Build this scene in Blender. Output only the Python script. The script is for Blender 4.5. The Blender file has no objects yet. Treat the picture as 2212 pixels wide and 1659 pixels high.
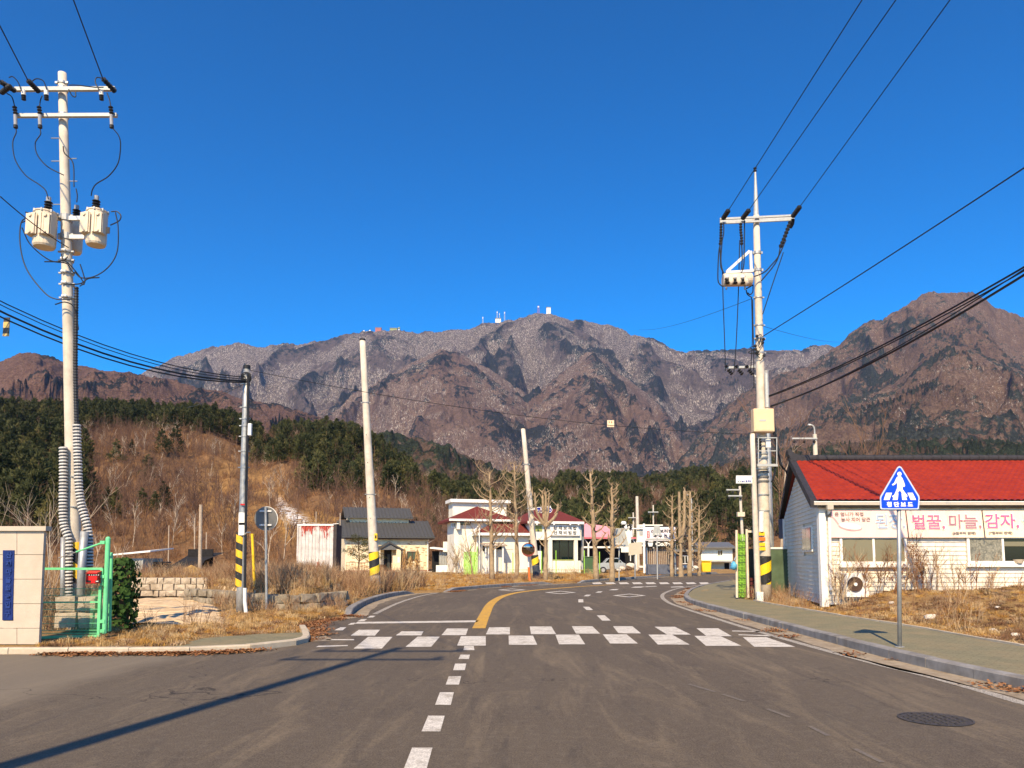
import bpy, bmesh, math, random
import numpy as np
from mathutils import Vector, Matrix, Euler
from mathutils.geometry import tessellate_polygon
R = math.radians
random.seed(7); rng = np.random.default_rng(7)
SC = bpy.context.scene
COL = SC.collection
# ---------------------------------------------------------------- camera
F, CY, HC, PT = 1639.7, 1050.4, 1.55, R(5.5)
cam_d = bpy.data.cameras.new('camera'); cam = bpy.data.objects.new('camera', cam_d); COL.objects.link(cam)
cam.location = (0, 0, HC); cam.rotation_euler = (R(90) + PT, 0, 0)
cam_d.sensor_width = 36.0; cam_d.lens = 26.685; cam_d.shift_y = 0.0999
cam_d.clip_start = 0.1; cam_d.clip_end = 30000
SC.camera = cam
# ---------------------------------------------------------------- sky and sun
SUN_EL, SUN_AZ = R(42), R(13.5)          # sun stands behind the camera, a little to the left
world = bpy.data.worlds.new('World'); SC.world = world; world.use_nodes = True
wn, wl = world.node_tree.nodes, world.node_tree.links
wn.clear()
sky = wn.new('ShaderNodeTexSky'); sky.sky_type = 'NISHITA'; sky.sun_disc = False
sky.sun_elevation = SUN_EL; sky.sun_rotation = R(180) + SUN_AZ
sky.altitude = 600; sky.air_density = 1.0; sky.dust_density = 1.0; sky.ozone_density = 3.0
hs = wn.new('ShaderNodeHueSaturation'); hs.inputs['Saturation'].default_value = 1.72; hs.inputs['Hue'].default_value = 0.490
bg = wn.new('ShaderNodeBackground'); bg.inputs['Strength'].default_value = 0.135
wo = wn.new('ShaderNodeOutputWorld')
wl.new(sky.outputs[0], hs.inputs['Color']); sm = wn.new('ShaderNodeVectorMath'); sm.operation = 'SCALE'; sm.inputs['Scale'].default_value = 0.11; gm = wn.new('ShaderNodeGamma'); gm.inputs['Gamma'].default_value = 1.35; s2 = wn.new('ShaderNodeVectorMath'); s2.operation = 'SCALE'; s2.inputs['Scale'].default_value = 12.0
wl.new(hs.outputs[0], sm.inputs[0]); wl.new(sm.outputs[0], gm.inputs[0]); wl.new(gm.outputs[0], s2.inputs[0]); wl.new(s2.outputs[0], bg.inputs['Color']); wl.new(bg.outputs[0], wo.inputs['Surface'])
sun_d = bpy.data.lights.new('sun', 'SUN'); sun = bpy.data.objects.new('sun', sun_d); COL.objects.link(sun)
sun_d.energy = 5.0; sun_d.angle = R(0.53); sun_d.color = (1.0, 0.80, 0.52)
sv = Vector((-math.sin(SUN_AZ) * math.cos(SUN_EL), -math.cos(SUN_AZ) * math.cos(SUN_EL), math.sin(SUN_EL)))
sun.rotation_euler = sv.to_track_quat('Z', 'Y').to_euler(); sun.location = (-20, -20, 40)
SC.view_settings.view_transform = 'Standard'; SC.view_settings.look = 'None'
SC.view_settings.exposure = 0.62; SC.view_settings.gamma = 1.0; SC.view_settings.use_curve_mapping = False

# ---------------------------------------------------------------- helpers
def ray(u, v):
    du, dv = (u - 1106) / F, (CY - v) / F
    return du, math.cos(PT) - dv * math.sin(PT), math.sin(PT) + dv * math.cos(PT)
def P(u, v, D):                       # world point D metres ahead
    a, b, c = ray(u, v); t = D / b
    return Vector((a * t, D, HC + c * t))
def G(u, v, z=0.0):                   # world point on level z
    a, b, c = ray(u, v); t = (z - HC) / c
    return Vector((a * t, b * t, z))
def prop(o, label=None, cat=None, group=None, kind=None):
    if label: o['label'] = label
    if cat: o['category'] = cat
    if group: o['group'] = group
    if kind: o['kind'] = kind
    return o
def thing(name, label, cat, loc=(0, 0, 0), rz=0.0, group=None):
    o = bpy.data.objects.new(name, None); COL.objects.link(o)
    o.location = loc; o.rotation_euler = (0, 0, rz); o.empty_display_size = 0.2
    WM[o.name] = Matrix.Translation(Vector(loc)) @ Matrix.Rotation(rz, 4, 'Z')
    return prop(o, label, cat, group)
WM = {}
class MB:
    def __init__(s): s.v, s.f = [], []
    def add(s, vs, fs):
        n = len(s.v); s.v += [tuple(p) for p in vs]; s.f += [tuple(i + n for i in f) for f in fs]; return s
    def box(s, a, b, M=None):
        x0, y0, z0 = a; x1, y1, z1 = b
        vs = [(x0, y0, z0), (x1, y0, z0), (x1, y1, z0), (x0, y1, z0), (x0, y0, z1), (x1, y0, z1), (x1, y1, z1), (x0, y1, z1)]
        if M is not None: vs = [M @ Vector(p) for p in vs]
        return s.add(vs, [(3, 2, 1, 0), (4, 5, 6, 7), (0, 1, 5, 4), (1, 2, 6, 5), (2, 3, 7, 6), (3, 0, 4, 7)])
    def tube(s, pts, r, n=8, cap=True):
        pts = [Vector(p) for p in pts]; m = len(pts)
        rs = r if isinstance(r, (list, tuple)) else [r] * m
        vs, fs = [], []
        t0 = next(((q - p) for p, q in zip(pts, pts[1:]) if (q - p).length > 1e-6), Vector((0, 0, 1))).normalized()
        a = t0.orthogonal().normalized()
        if abs(t0.z) > .9: a = Vector((1, 0, 0)); a = (a - t0 * a.dot(t0)).normalized()
        for i in range(m):
            t = (pts[min(i + 1, m - 1)] - pts[max(i - 1, 0)])
            t = t.normalized() if t.length > 1e-6 else t0
            a = (a - t * a.dot(t)).normalized(); b = t.cross(a)
            for k in range(n):
                w = 2 * math.pi * k / n
                vs.append(pts[i] + (a * math.cos(w) + b * math.sin(w)) * rs[i])
        for i in range(m - 1):
            for k in range(n):
                k2 = (k + 1) % n
                fs.append((i * n + k, i * n + k2, (i + 1) * n + k2, (i + 1) * n + k))
        if cap: fs.append(tuple(range(n - 1, -1, -1))); fs.append(tuple((m - 1) * n + k for k in range(n)))
        return s.add(vs, fs)
    def bar(s, p, q, w, h=None):       # rectangular bar from p to q
        p, q = Vector(p), Vector(q); h = h or w
        t = (q - p).normalized(); up = Vector((0, 0, 1)) if abs(t.z) < .95 else Vector((0, 1, 0))
        a = t.cross(up).normalized(); b = a.cross(t).normalized()
        vs = [o + a * i * w / 2 + b * j * h / 2 for o in (p, q) for i, j in ((-1, -1), (1, -1), (1, 1), (-1, 1))]
        return s.add(vs, [(0, 1, 2, 3), (7, 6, 5, 4), (4, 5, 1, 0), (5, 6, 2, 1), (6, 7, 3, 2), (7, 4, 0, 3)])
    def prism(s, poly, y0, y1, M=None):   # polygon in x,z extruded along y
        n = len(poly)
        vs = [(x, y0, z) for x, z in poly] + [(x, y1, z) for x, z in poly]
        if M is not None: vs = [M @ Vector(p) for p in vs]
        tris = tessellate_polygon([[Vector((x, z, 0)) for x, z in poly]])
        fs = [tuple(t) for t in tris] + [tuple(n + i for i in reversed(t)) for t in tris]
        fs += [(i, (i + 1) % n, n + (i + 1) % n, n + i) for i in range(n)]
        return s.add(vs, fs)
    def disc(s, c, r, axis, th, n=24):
        c, axis = Vector(c), Vector(axis).normalized()
        return s.tube([c - axis * th / 2, c + axis * th / 2], r, n)
    def ball(s, c, r, n=10, m=6, sz=1.0):
        c = Vector(c); vs, fs = [c + Vector((0, 0, r * sz))], []
        for i in range(1, m):
            p = math.pi * i / m
            for k in range(n):
                w = 2 * math.pi * k / n
                vs.append(c + Vector((r * math.sin(p) * math.cos(w), r * math.sin(p) * math.sin(w), r * math.cos(p) * sz)))
        vs.append(c - Vector((0, 0, r * sz)))
        for k in range(n): fs.append((0, 1 + k, 1 + (k + 1) % n))
        for i in range(m - 2):
            for k in range(n):
                a, b = 1 + i * n + k, 1 + i * n + (k + 1) % n
                fs.append((a, a + n, b + n, b))
        L = 1 + (m - 2) * n
        for k in range(n): fs.append((L + k, len(vs) - 1, L + (k + 1) % n))
        return s.add(vs, fs)
    def build(s, name, mat, parent=None, smooth=False, local=False, bevel=0):
        me = bpy.data.meshes.new(name)
        vs = s.v
        if parent is not None and not local:
            Mi = WM.get(parent.name, Matrix()).inverted(); vs = [Mi @ Vector(p) for p in vs]
        me.from_pydata([tuple(p) for p in vs], [], s.f)
        bm = bmesh.new(); bm.from_mesh(me); bmesh.ops.recalc_face_normals(bm, faces=bm.faces)
        if bevel: bmesh.ops.bevel(bm, geom=bm.edges[:], offset=bevel, segments=1, affect='EDGES')
        bm.to_mesh(me); bm.free()
        if smooth: me.shade_smooth()
        me.materials.append(mat)
        o = bpy.data.objects.new(name, me); COL.objects.link(o)
        if parent is not None:
            o.parent = parent; WM[o.name] = WM.get(parent.name, Matrix())
        return o
def copy_tree(o, parent=None):
    c = o.copy(); COL.objects.link(c)
    if parent is not None: c.parent = parent
    for ch in list(o.children): copy_tree(ch, c)
    return c
def spline(pts, n=10):
    pts = [Vector(p) for p in pts]; out = []
    q = [pts[0] * 2 - pts[1]] + pts + [pts[-1] * 2 - pts[-2]]
    for i in range(1, len(q) - 2):
        for k in range(n):
            t = k / n; a, b, c, d = q[i - 1], q[i], q[i + 1], q[i + 2]
            out.append(0.5 * ((2 * b) + (c - a) * t + (2 * a - 5 * b + 4 * c - d) * t * t + (3 * b - a - 3 * c + d) * t ** 3))
    out.append(pts[-1]); return out
def catenary(a, b, sag, n=24):
    a, b = Vector(a), Vector(b)
    return [a.lerp(b, i / n) - Vector((0, 0, sag * 4 * (i / n) * (1 - i / n))) for i in range(n + 1)]

# ---------------------------------------------------------------- numpy noise
_perm = np.random.default_rng(11).permutation(4096)
_ang = np.random.default_rng(12).uniform(0, 2 * np.pi, 4096)
def pnoise(x, y, seed=0):
    xi, yi = np.floor(x).astype(int), np.floor(y).astype(int); xf, yf = x - xi, y - yi
    u, v = xf ** 3 * (xf * (xf * 6 - 15) + 10), yf ** 3 * (yf * (yf * 6 - 15) + 10)
    def g(i, j, dx, dy):
        h = _perm[(_perm[(i + seed * 57) & 4095] + j * 7 + seed) & 4095]; a = _ang[h]
        return np.cos(a) * dx + np.sin(a) * dy
    n00, n10 = g(xi, yi, xf, yf), g(xi + 1, yi, xf - 1, yf)
    n01, n11 = g(xi, yi + 1, xf, yf - 1), g(xi + 1, yi + 1, xf - 1, yf - 1)
    return ((n00 * (1 - u) + n10 * u) * (1 - v) + (n01 * (1 - u) + n11 * u) * v) * 1.5
def fbm(x, y, o=4, seed=0, g=.5):
    s, a, f = 0, 1.0, 1.0
    for k in range(o): s = s + a * pnoise(x * f, y * f, seed + k); a *= g; f *= 2.03
    return s
def ridged(x, y, o=5, seed=0, g=.5):
    s, a, f, w = 0, 1.0, 1.0, 1.0
    for k in range(o):
        n = 1 - np.abs(pnoise(x * f, y * f, seed + k)) * 1.6; n = np.clip(n, 0, 1) ** 2
        s = s + a * n * w; w = np.clip(n * 1.6, 0, 1); a *= g; f *= 2.1
    return s
def sstep(a, b, x):
    t = np.clip((x - a) / (b - a), 0, 1); return t * t * (3 - 2 * t)
def inpoly(x, y, poly):
    x, y = np.asarray(x, float), np.asarray(y, float); c = np.zeros(x.shape, bool); n = len(poly)
    for i in range(n):
        x0, y0 = poly[i][:2]; x1, y1 = poly[(i + 1) % n][:2]
        if y0 == y1: continue
        c ^= ((y0 > y) != (y1 > y)) & (x < (x1 - x0) * (y - y0) / (y1 - y0) + x0)
    return c
def dpoly(x, y, poly, closed=True):
    x, y = np.asarray(x, float), np.asarray(y, float); d = np.full(x.shape, 1e9); n = len(poly)
    for i in range(n if closed else n - 1):
        x0, y0 = poly[i][:2]; x1, y1 = poly[(i + 1) % n][:2]
        L = (x1 - x0) ** 2 + (y1 - y0) ** 2 + 1e-12
        t = np.clip(((x - x0) * (x1 - x0) + (y - y0) * (y1 - y0)) / L, 0, 1)
        d = np.minimum(d, np.hypot(x - x0 - t * (x1 - x0), y - y0 - t * (y1 - y0)))
    return d
def np_mesh(name, V, Fq, mat, smooth=True, attrs=None, parent=None):
    me = bpy.data.meshes.new(name); k = Fq.shape[1]
    me.vertices.add(len(V)); me.vertices.foreach_set('co', np.asarray(V, np.float32).ravel())
    me.loops.add(Fq.size); me.loops.foreach_set('vertex_index', Fq.ravel().astype(np.int32))
    me.polygons.add(len(Fq)); me.polygons.foreach_set('loop_start', np.arange(0, Fq.size, k, dtype=np.int32))
    me.polygons.foreach_set('loop_total', np.full(len(Fq), k, np.int32))
    me.update(calc_edges=True)
    if smooth: me.polygons.foreach_set('use_smooth', np.ones(len(Fq), bool))
    for an, av in (attrs or {}).items():
        at = me.attributes.new(an, 'FLOAT', 'POINT'); at.data.foreach_set('value', np.asarray(av, np.float32).ravel())
    me.materials.append(mat)
    o = bpy.data.objects.new(name, me); COL.objects.link(o)
    if parent: o.parent = parent
    return o
def grid_faces(nr, nc):
    i = np.arange((nr - 1) * (nc - 1)); r, c = i // (nc - 1), i % (nc - 1); a = r * nc + c
    return np.stack([a, a + 1, a + nc + 1, a + nc], 1)

# ---------------------------------------------------------------- materials
class NT:
    def __init__(s, name):
        s.m = bpy.data.materials.new(name); s.m.use_nodes = True
        s.n, s.l = s.m.node_tree.nodes, s.m.node_tree.links
        s.b = s.n['Principled BSDF']; s.tc = s.n.new('ShaderNodeTexCoord')
    def node(s, t, **k):
        x = s.n.new(t)
        for a, b in k.items(): setattr(x, a, b)
        return x
    def set(s, inp, val):
        if isinstance(val, bpy.types.NodeSocket): s.l.new(val, inp)
        elif val is not None: inp.default_value = val
    def mapping(s, scale=(1, 1, 1), rot=(0, 0, 0), vec=None):
        m = s.node('ShaderNodeMapping'); m.inputs['Scale'].default_value = scale; m.inputs['Rotation'].default_value = rot
        s.l.new(vec or s.tc.outputs['Object'], m.inputs['Vector']); return m.outputs[0]
    def noise(s, scale, detail=4, rough=.55, vec=None, dist=0):
        x = s.node('ShaderNodeTexNoise'); x.inputs['Scale'].default_value = scale; x.inputs['Detail'].default_value = detail
        x.inputs['Roughness'].default_value = rough; x.inputs['Distortion'].default_value = dist
        s.l.new(vec or s.tc.outputs['Object'], x.inputs['Vector']); return x.outputs[0]
    def voro(s, scale, vec=None, feature='F1', rnd=1.0):
        x = s.node('ShaderNodeTexVoronoi', feature=feature); x.inputs['Scale'].default_value = scale; x.inputs['Randomness'].default_value = rnd
        s.l.new(vec or s.tc.outputs['Object'], x.inputs['Vector']); return x
    def ramp(s, fac, stops, interp='LINEAR'):
        x = s.node('ShaderNodeValToRGB'); x.color_ramp.interpolation = interp; e = x.color_ramp.elements
        while len(e) < len(stops): e.new(.5)
        for k, (p, c) in enumerate(stops):
            e[k].position = p; e[k].color = (c, c, c, 1) if not hasattr(c, '__len__') else (*c[:3], 1)
        s.l.new(fac, x.inputs[0]); return x.outputs[0]
    def mix(s, fac, a, b, blend='MIX'):
        x = s.node('ShaderNodeMix', data_type='RGBA', blend_type=blend)
        s.set(x.inputs[0], fac)
        for i, c in ((6, a), (7, b)):
            s.set(x.inputs[i], (*c, 1) if isinstance(c, (tuple, list)) and len(c) == 3 else c)
        return x.outputs[2]
    def math(s, op, a, b=None, c=None):
        x = s.node('ShaderNodeMath', operation=op); s.set(x.inputs[0], a)
        if b is not None: s.set(x.inputs[1], b)
        if c is not None: s.set(x.inputs[2], c)
        return x.outputs[0]
    def attr(s, name):
        x = s.node('ShaderNodeAttribute', attribute_name=name); return x.outputs['Fac']
    def bump(s, h, strength=.3, dist=.02, normal=None):
        x = s.node('ShaderNodeBump'); x.inputs['Strength'].default_value = strength; x.inputs['Distance'].default_value = dist
        s.l.new(h, x.inputs['Height'])
        if normal: s.l.new(normal, x.inputs['Normal'])
        s.l.new(x.outputs[0], s.b.inputs['Normal']); return x.outputs[0]
    def base(s, c): s.set(s.b.inputs['Base Color'], (*c, 1) if isinstance(c, (tuple, list)) and len(c) == 3 else c)
    def fin(s, rough=.8, metal=0.0, spec=None):
        s.set(s.b.inputs['Roughness'], rough); s.set(s.b.inputs['Metallic'], metal)
        if spec is not None: s.b.inputs['Specular IOR Level'].default_value = spec
        return s.m
def pm(name, col, var=.25, scale=6, rough=.75, bump=.15, bscale=None, metal=0.0, dirt=None, dscale=1.5, spec=.3, bdist=.01):
    t = NT(name)
    n = t.noise(scale, 5, .6); k = tuple(c * (1 - var) for c in col); w = tuple(min(1, c * (1 + var * .6)) for c in col)
    c = t.ramp(n, [(.3, k), (.7, w)])
    if dirt:
        n2 = t.noise(dscale, 6, .65, vec=t.mapping((1, 1, .45)))
        c = t.mix(t.ramp(n2, [(.48, 0.0), (.72, .75)]), c, dirt)
    t.base(c)
    if bump: t.bump(t.noise(bscale or scale * 8, 4, .6), bump, bdist)
    return t.fin(rough, metal, spec)
M = {}
M['concrete'] = pm('pole_concrete', (.62, .54, .43), .16, 5, .85, .25, 60, dirt=(.40, .34, .27), dscale=2.5)
M['galv'] = pm('galvanised_steel', (.42, .42, .40), .22, 9, .5, .06, 40, metal=.55, dirt=(.3, .28, .25), dscale=3)
M['galv_flat'] = pm('weathered_zinc', (.46, .46, .43), .15, 12, .6, .05, 60, metal=.25)
M['black'] = pm('black_rubber', (.018, .018, .02), .3, 20, .5, .1, 60)
M['wire'] = pm('wire_insulation', (.012, .014, .018), .2, 5, .55, 0)
M['porc'] = pm('grey_porcelain', (.33, .33, .34), .2, 12, .35, 0)
M['steelwhite'] = pm('white_bracket', (.68, .66, .62), .12, 10, .5, .05, 60)
M['tank'] = pm('cream_enamel', (.70, .58, .42), .1, 6, .42, .04, 50, dirt=(.45, .36, .25), dscale=4)
M['tankshade'] = pm('shaded_enamel', (.52, .42, .30), .12, 6, .5, .04, 50)  # darker copy of the tank enamel, shade put into its colour
M['boxcream'] = pm('orange_cream_enamel', (.78, .55, .32), .06, 5, .45, .04, 50)
M['yellow'] = pm('yellow_paint', (.85, .52, .02), .12, 15, .5, .05, 40)
M['green'] = pm('mint_green_paint', (.16, .62, .28), .12, 12, .42, .06, 60, dirt=(.12, .42, .2), dscale=6)
M['red'] = pm('red_enamel', (.62, .02, .02), .12, 9, .4, .05, 50)
M['white'] = pm('white_paint', (.78, .76, .70), .06, 6, .5, .05, 50)
M['glass'] = NT('dark_glass').fin(.06); M['glass'].node_tree.nodes['Principled BSDF'].inputs['Base Color'].default_value = (.012, .016, .018, 1)
def mat_stripe(z_per=2.3, slant=1.0, name='warning_stripes', y=(.85, .50, .02)):
    t = NT(name); sp = t.node('ShaderNodeSeparateXYZ'); t.l.new(t.tc.outputs['Object'], sp.inputs[0])
    ang = t.math('ARCTAN2', sp.outputs[1], sp.outputs[0])
    k = t.math('MULTIPLY_ADD', sp.outputs[2], z_per, t.math('MULTIPLY', ang, slant / (2 * math.pi)))
    fr = t.math('GREATER_THAN', t.math('FRACT', k), .5)
    n = t.noise(25, 4)
    c = t.mix(fr, (.02, .018, .016), t.ramp(n, [(.3, tuple(q * .75 for q in y)), (.6, y)]))
    c = t.mix(t.ramp(t.noise(9, 5, .7), [(.6, 0.0), (.72, .5)]), c, (.3, .26, .2))
    t.base(c); return t.fin(.5)
M['stripe'] = mat_stripe()
# ---------------------------------------------------------------- road plan (metres, from surveyed positions)
def gl(pts, z=0.0): return [(G(u, v, z).x, G(u, v, z).y) for u, v in pts]
near_left = gl([(0, 1413), (190, 1413), (370, 1412), (470, 1410), (560, 1404), (640, 1394), (672, 1386), (668, 1372), (660, 1358), (671, 1347), (757, 1331)])
curbA = gl([(757, 1331), (775, 1316), (800, 1303), (835, 1292), (865, 1286), (895, 1282)])
curbB = gl([(966, 1279), (1028, 1272.6), (1115, 1265.6), (1194, 1261.5)])
curbC = gl([(1253, 1259.6), (1320, 1254), (1400, 1248.6), (1470, 1243.5), (1552, 1238.8)])
left_edge = near_left + curbA[1:] + curbB + curbC
curbR = gl([(2212, 1490), (2100, 1466), (2000, 1443), (1900, 1418), (1800, 1390), (1700, 1362), (1600, 1335), (1530, 1316), (1492, 1304), (1479, 1296), (1479, 1288), (1493, 1277), (1520, 1268), (1574, 1258)])
curbR = [(6.9, -14), (6.45, -3), (6.2, 5)] + curbR
road_poly = [(-70, 12.35)] + left_edge + [(40, 92), (75, 99), (130, 104), (130, 84), (75, 78), (32, 66), (20, 57)] + curbR[::-1] + [(7.0, -16), (-70, -16)]
def offset0(line, d):
    out = []
    for i, p in enumerate(line):
        a, b = Vector(line[max(i - 1, 0)]), Vector(line[min(i + 1, len(line) - 1)])
        tt = (b - a).normalized(); out.append((p[0] - tt.y * d, p[1] + tt.x * d))
    return out
walk_in = [(11.2, -14), (10.6, -3), (9.9, 5)] + gl([(2420, 1432), (2300, 1411), (2134, 1382), (2006, 1359), (1832, 1332), (1659, 1303), (1632, 1298), (1606, 1293), (1598, 1278), (1610, 1262)], .13)
walk_poly = curbR + [(17.5, 56.0)] + walk_in[::-1]
terrace = [(-60, 31), (-15.6, 30.4), (-12, 29.9), (-10.4, 26.4), (-6.2, 21.9), (-5.6, 23), (-6.6, 31), (-8.5, 40), (-12, 55), (-60, 58)]
left_walk = offset0(near_left[2:8], .12) + gl([(655, 1366), (560, 1369), (440, 1378), (375, 1396)], .085)
yard = walk_in[:-1] + [(18, 45), (60, 50), (60, -14)]
def land(x, y):
    x, y = np.asarray(x, float), np.asarray(y, float)
    rd = dpoly(x, y, road_poly); inside = inpoly(x, y, road_poly)
    z = -0.05 + .15 * sstep(0.0, .45, rd)
    z = z + .22 * sstep(45, 85, y) * sstep(0, 4, rd)
    z = z + .05 * fbm(x * .5, y * .5, 4, 3) * sstep(.2, 1.5, rd) + .10 * fbm(x * .12, y * .12, 3, 5) * sstep(1, 5, rd)
    td = dpoly(x, y, terrace); ti = inpoly(x, y, terrace)
    front = (y < 30.5) & (x < -5.5)
    z = z + np.where(ti, .62 * sstep(0.02, np.where(front, .28, 1.3), td), 0)
    yd = dpoly(x, y, yard); yi = inpoly(x, y, yard)
    mound = .42 * sstep(.3, 3.6, yd) + .30 * sstep(1, 3.5, yd) * np.clip(fbm(x * .35 + 4, y * .45, 3, 9) + .25, 0, 1.1) + .07 * fbm(x * 1.6, y * 2.2, 3, 21) * sstep(.1, 1, yd)
    z = z + np.where(yi, mound, 0)
    z = z + np.where((x > 8.5) & (y > 22.3) & yi, -(.25 * sstep(22.3, 22.8, y)) * np.clip(fbm(x * .35 + 4, y * .45, 3, 9) + .25, 0, 1.1), 0)
    wi = inpoly(x, y, walk_poly) | inpoly(x, y, left_walk)
    z = np.where(wi & ~inside, np.minimum(z, .06), z)
    return np.where(inside, -0.06, z)
def landz(x, y): return float(land(np.array([x]), np.array([y]))[0])

# soil / dry turf
t = NT('dry_turf')
n1 = t.noise(.35, 5, .6); n2 = t.noise(3.5, 6, .7); n3 = t.noise(28, 4, .7)
c = t.ramp(n1, [(.34, (.20, .115, .045)), (.5, (.33, .19, .07)), (.62, (.42, .245, .085)), (.75, (.28, .19, .10))])
c = t.mix(.55, c, t.ramp(n2, [(.3, (.12, .07, .03)), (.5, (.30, .17, .065)), (.7, (.46, .29, .12))]))
c = t.mix(.45, c, t.ramp(n3, [(.3, (.10, .06, .028)), (.7, (.46, .31, .14))]))
t.base(c); t.bump(t.math('ADD', t.noise(9, 6, .75), t.math('MULTIPLY', n3, .5)), .9, .07)
M['turf'] = t.fin(.95, spec=.1)
xs = np.concatenate([np.arange(-70, -22, .8), np.arange(-22, 24, .25), np.arange(24, 90, .9)])
ys = np.concatenate([np.arange(-14, 8, .8), np.arange(8, 34, .25), np.arange(34, 60, .45), np.arange(60, 131, 1.0)])
XX, YY = np.meshgrid(xs, ys); ZZ = land(XX, YY)
o = np_mesh('ground', np.stack([XX, YY, ZZ], -1).reshape(-1, 3), grid_faces(len(ys), len(xs)), M['turf'])
prop(o, kind='structure')
t = NT('far_plain'); t.base(t.ramp(t.noise(.01, 6, .6), [(.35, (.09, .06, .035)), (.65, (.24, .16, .08))])); M['plain'] = t.fin(.95, spec=.1)
o = MB().add([(-9000, -3000, -.25), (9000, -3000, -.25), (9000, 9000, -.25), (-9000, 9000, -.25)], [(0, 1, 2, 3)]).build('terrain', M['plain']); prop(o, kind='structure')

# asphalt
def flat(name, poly, z, mat, kind='structure'):
    me = bpy.data.meshes.new(name)
    tr = tessellate_polygon([[Vector((p[0], p[1], 0)) for p in poly]])
    me.from_pydata([(p[0], p[1], z) for p in poly], [], [tuple(q) for q in tr])
    bm = bmesh.new(); bm.from_mesh(me); bmesh.ops.recalc_face_normals(bm, faces=bm.faces)
    if sum(f.normal.z for f in bm.faces) < 0: bmesh.ops.reverse_faces(bm, faces=bm.faces)
    bm.to_mesh(me); bm.free(); me.materials.append(mat)
    o = bpy.data.objects.new(name, me); COL.objects.link(o)
    if kind: o['kind'] = kind
    return o
t = NT('asphalt')
agg = t.noise(70, 4, .8); fine = t.noise(260, 2, .6)
c = t.ramp(agg, [(.34, (.036, .029, .022)), (.5, (.088, .068, .048)), (.68, (.21, .160, .108))])
big = t.noise(.28, 5, .6); c = t.mix(t.ramp(big, [(.35, 0.0), (.7, .42)]), c, (.135, .108, .075), 'MIX')
# wheel-worn dusty streaks running along the lanes
st = t.noise(1.0, 6, .65, vec=t.mapping((1.9, .26, 1), (0, 0, R(-4))), dist=1.2)
c = t.mix(t.math('MULTIPLY', t.ramp(st, [(.50, 0.0), (.70, .8)]), t.ramp(t.noise(18, 4, .8), [(.35, .25), (.65, 1.0)])), c, (.23, .175, .11))
st2 = t.noise(1.0, 6, .7, vec=t.mapping((3.2, .5, 1), (0, 0, R(9))), dist=1.4)
c = t.mix(t.ramp(st2, [(.54, 0.0), (.7, .42)]), c, (.032, .028, .026))
c = t.mix(t.ramp(t.noise(9, 5, .85), [(.50, 0.0), (.62, .38)]), c, (.165, .135, .10)); c = t.mix(t.ramp(t.noise(23, 4, .85), [(.56, 0.0), (.66, .6)]), c, (.022, .019, .017))
# paler side road on the left: older surface, with sun-lit sheen in its colour
sp = t.node('ShaderNodeSeparateXYZ'); t.l.new(t.tc.outputs['Object'], sp.inputs[0])
k = t.math('ADD', t.math('MULTIPLY', sp.outputs[0], -1.0), t.math('MULTIPLY', t.noise(.6, 4), 1.1))
k = t.math('ADD', k, t.math('MULTIPLY', sp.outputs[1], .05))
sd = t.ramp(t.math('MULTIPLY', k, .1), [(.615, 0.0), (.68, .62)])
c = t.mix(sd, c, (.20, .165, .12))
k2 = t.ramp(t.noise(2.3, 6, .7, vec=t.mapping((1, .7, 1))), [(.62, 0.0), (.75, .35)])
c = t.mix(k2, c, (.03, .028, .027))
# thin sealed cracks
vo = t.voro(.22, feature='DISTANCE_TO_EDGE', vec=t.mapping((1, .5, 1)))
t.l.new(t.math('MULTIPLY', t.noise(1.2, 5, .7), 1.0), vo.inputs['W']) if 'W' in vo.inputs and vo.inputs['W'].enabled else None
crk = t.math('LESS_THAN', vo.outputs['Distance'], .0022)
for q, w_, tt in (((.5, 2.2), .0045, .6),):
    nz = t.node('ShaderNodeTexNoise'); nz.inputs['Scale'].default_value = 1.6; nz.inputs['Detail'].default_value = 5; t.l.new(t.tc.outputs['Object'], nz.inputs[0]); va = t.node('ShaderNodeVectorMath', operation='MULTIPLY_ADD'); t.l.new(nz.outputs[1], va.inputs[0]); va.inputs[1].default_value = (1.6, 1.6, 0); t.l.new(t.tc.outputs['Object'], va.inputs[2]); v2 = t.voro(.16, feature='DISTANCE_TO_EDGE', vec=va.outputs[0]); c = t.mix(t.math('MULTIPLY', t.math('LESS_THAN', v2.outputs['Distance'], .0016), t.ramp(t.noise(.7, 3), [(.5, 0.0), (.56, .7)])), c, (.018, .015, .013))
t.base(c); t.bump(t.math('ADD', agg, t.math('MULTIPLY', fine, .5)), .55, .006)
M['asphalt'] = t.fin(.82, spec=.25)
flat('road', road_poly, 0.0, M['asphalt'])

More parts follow.
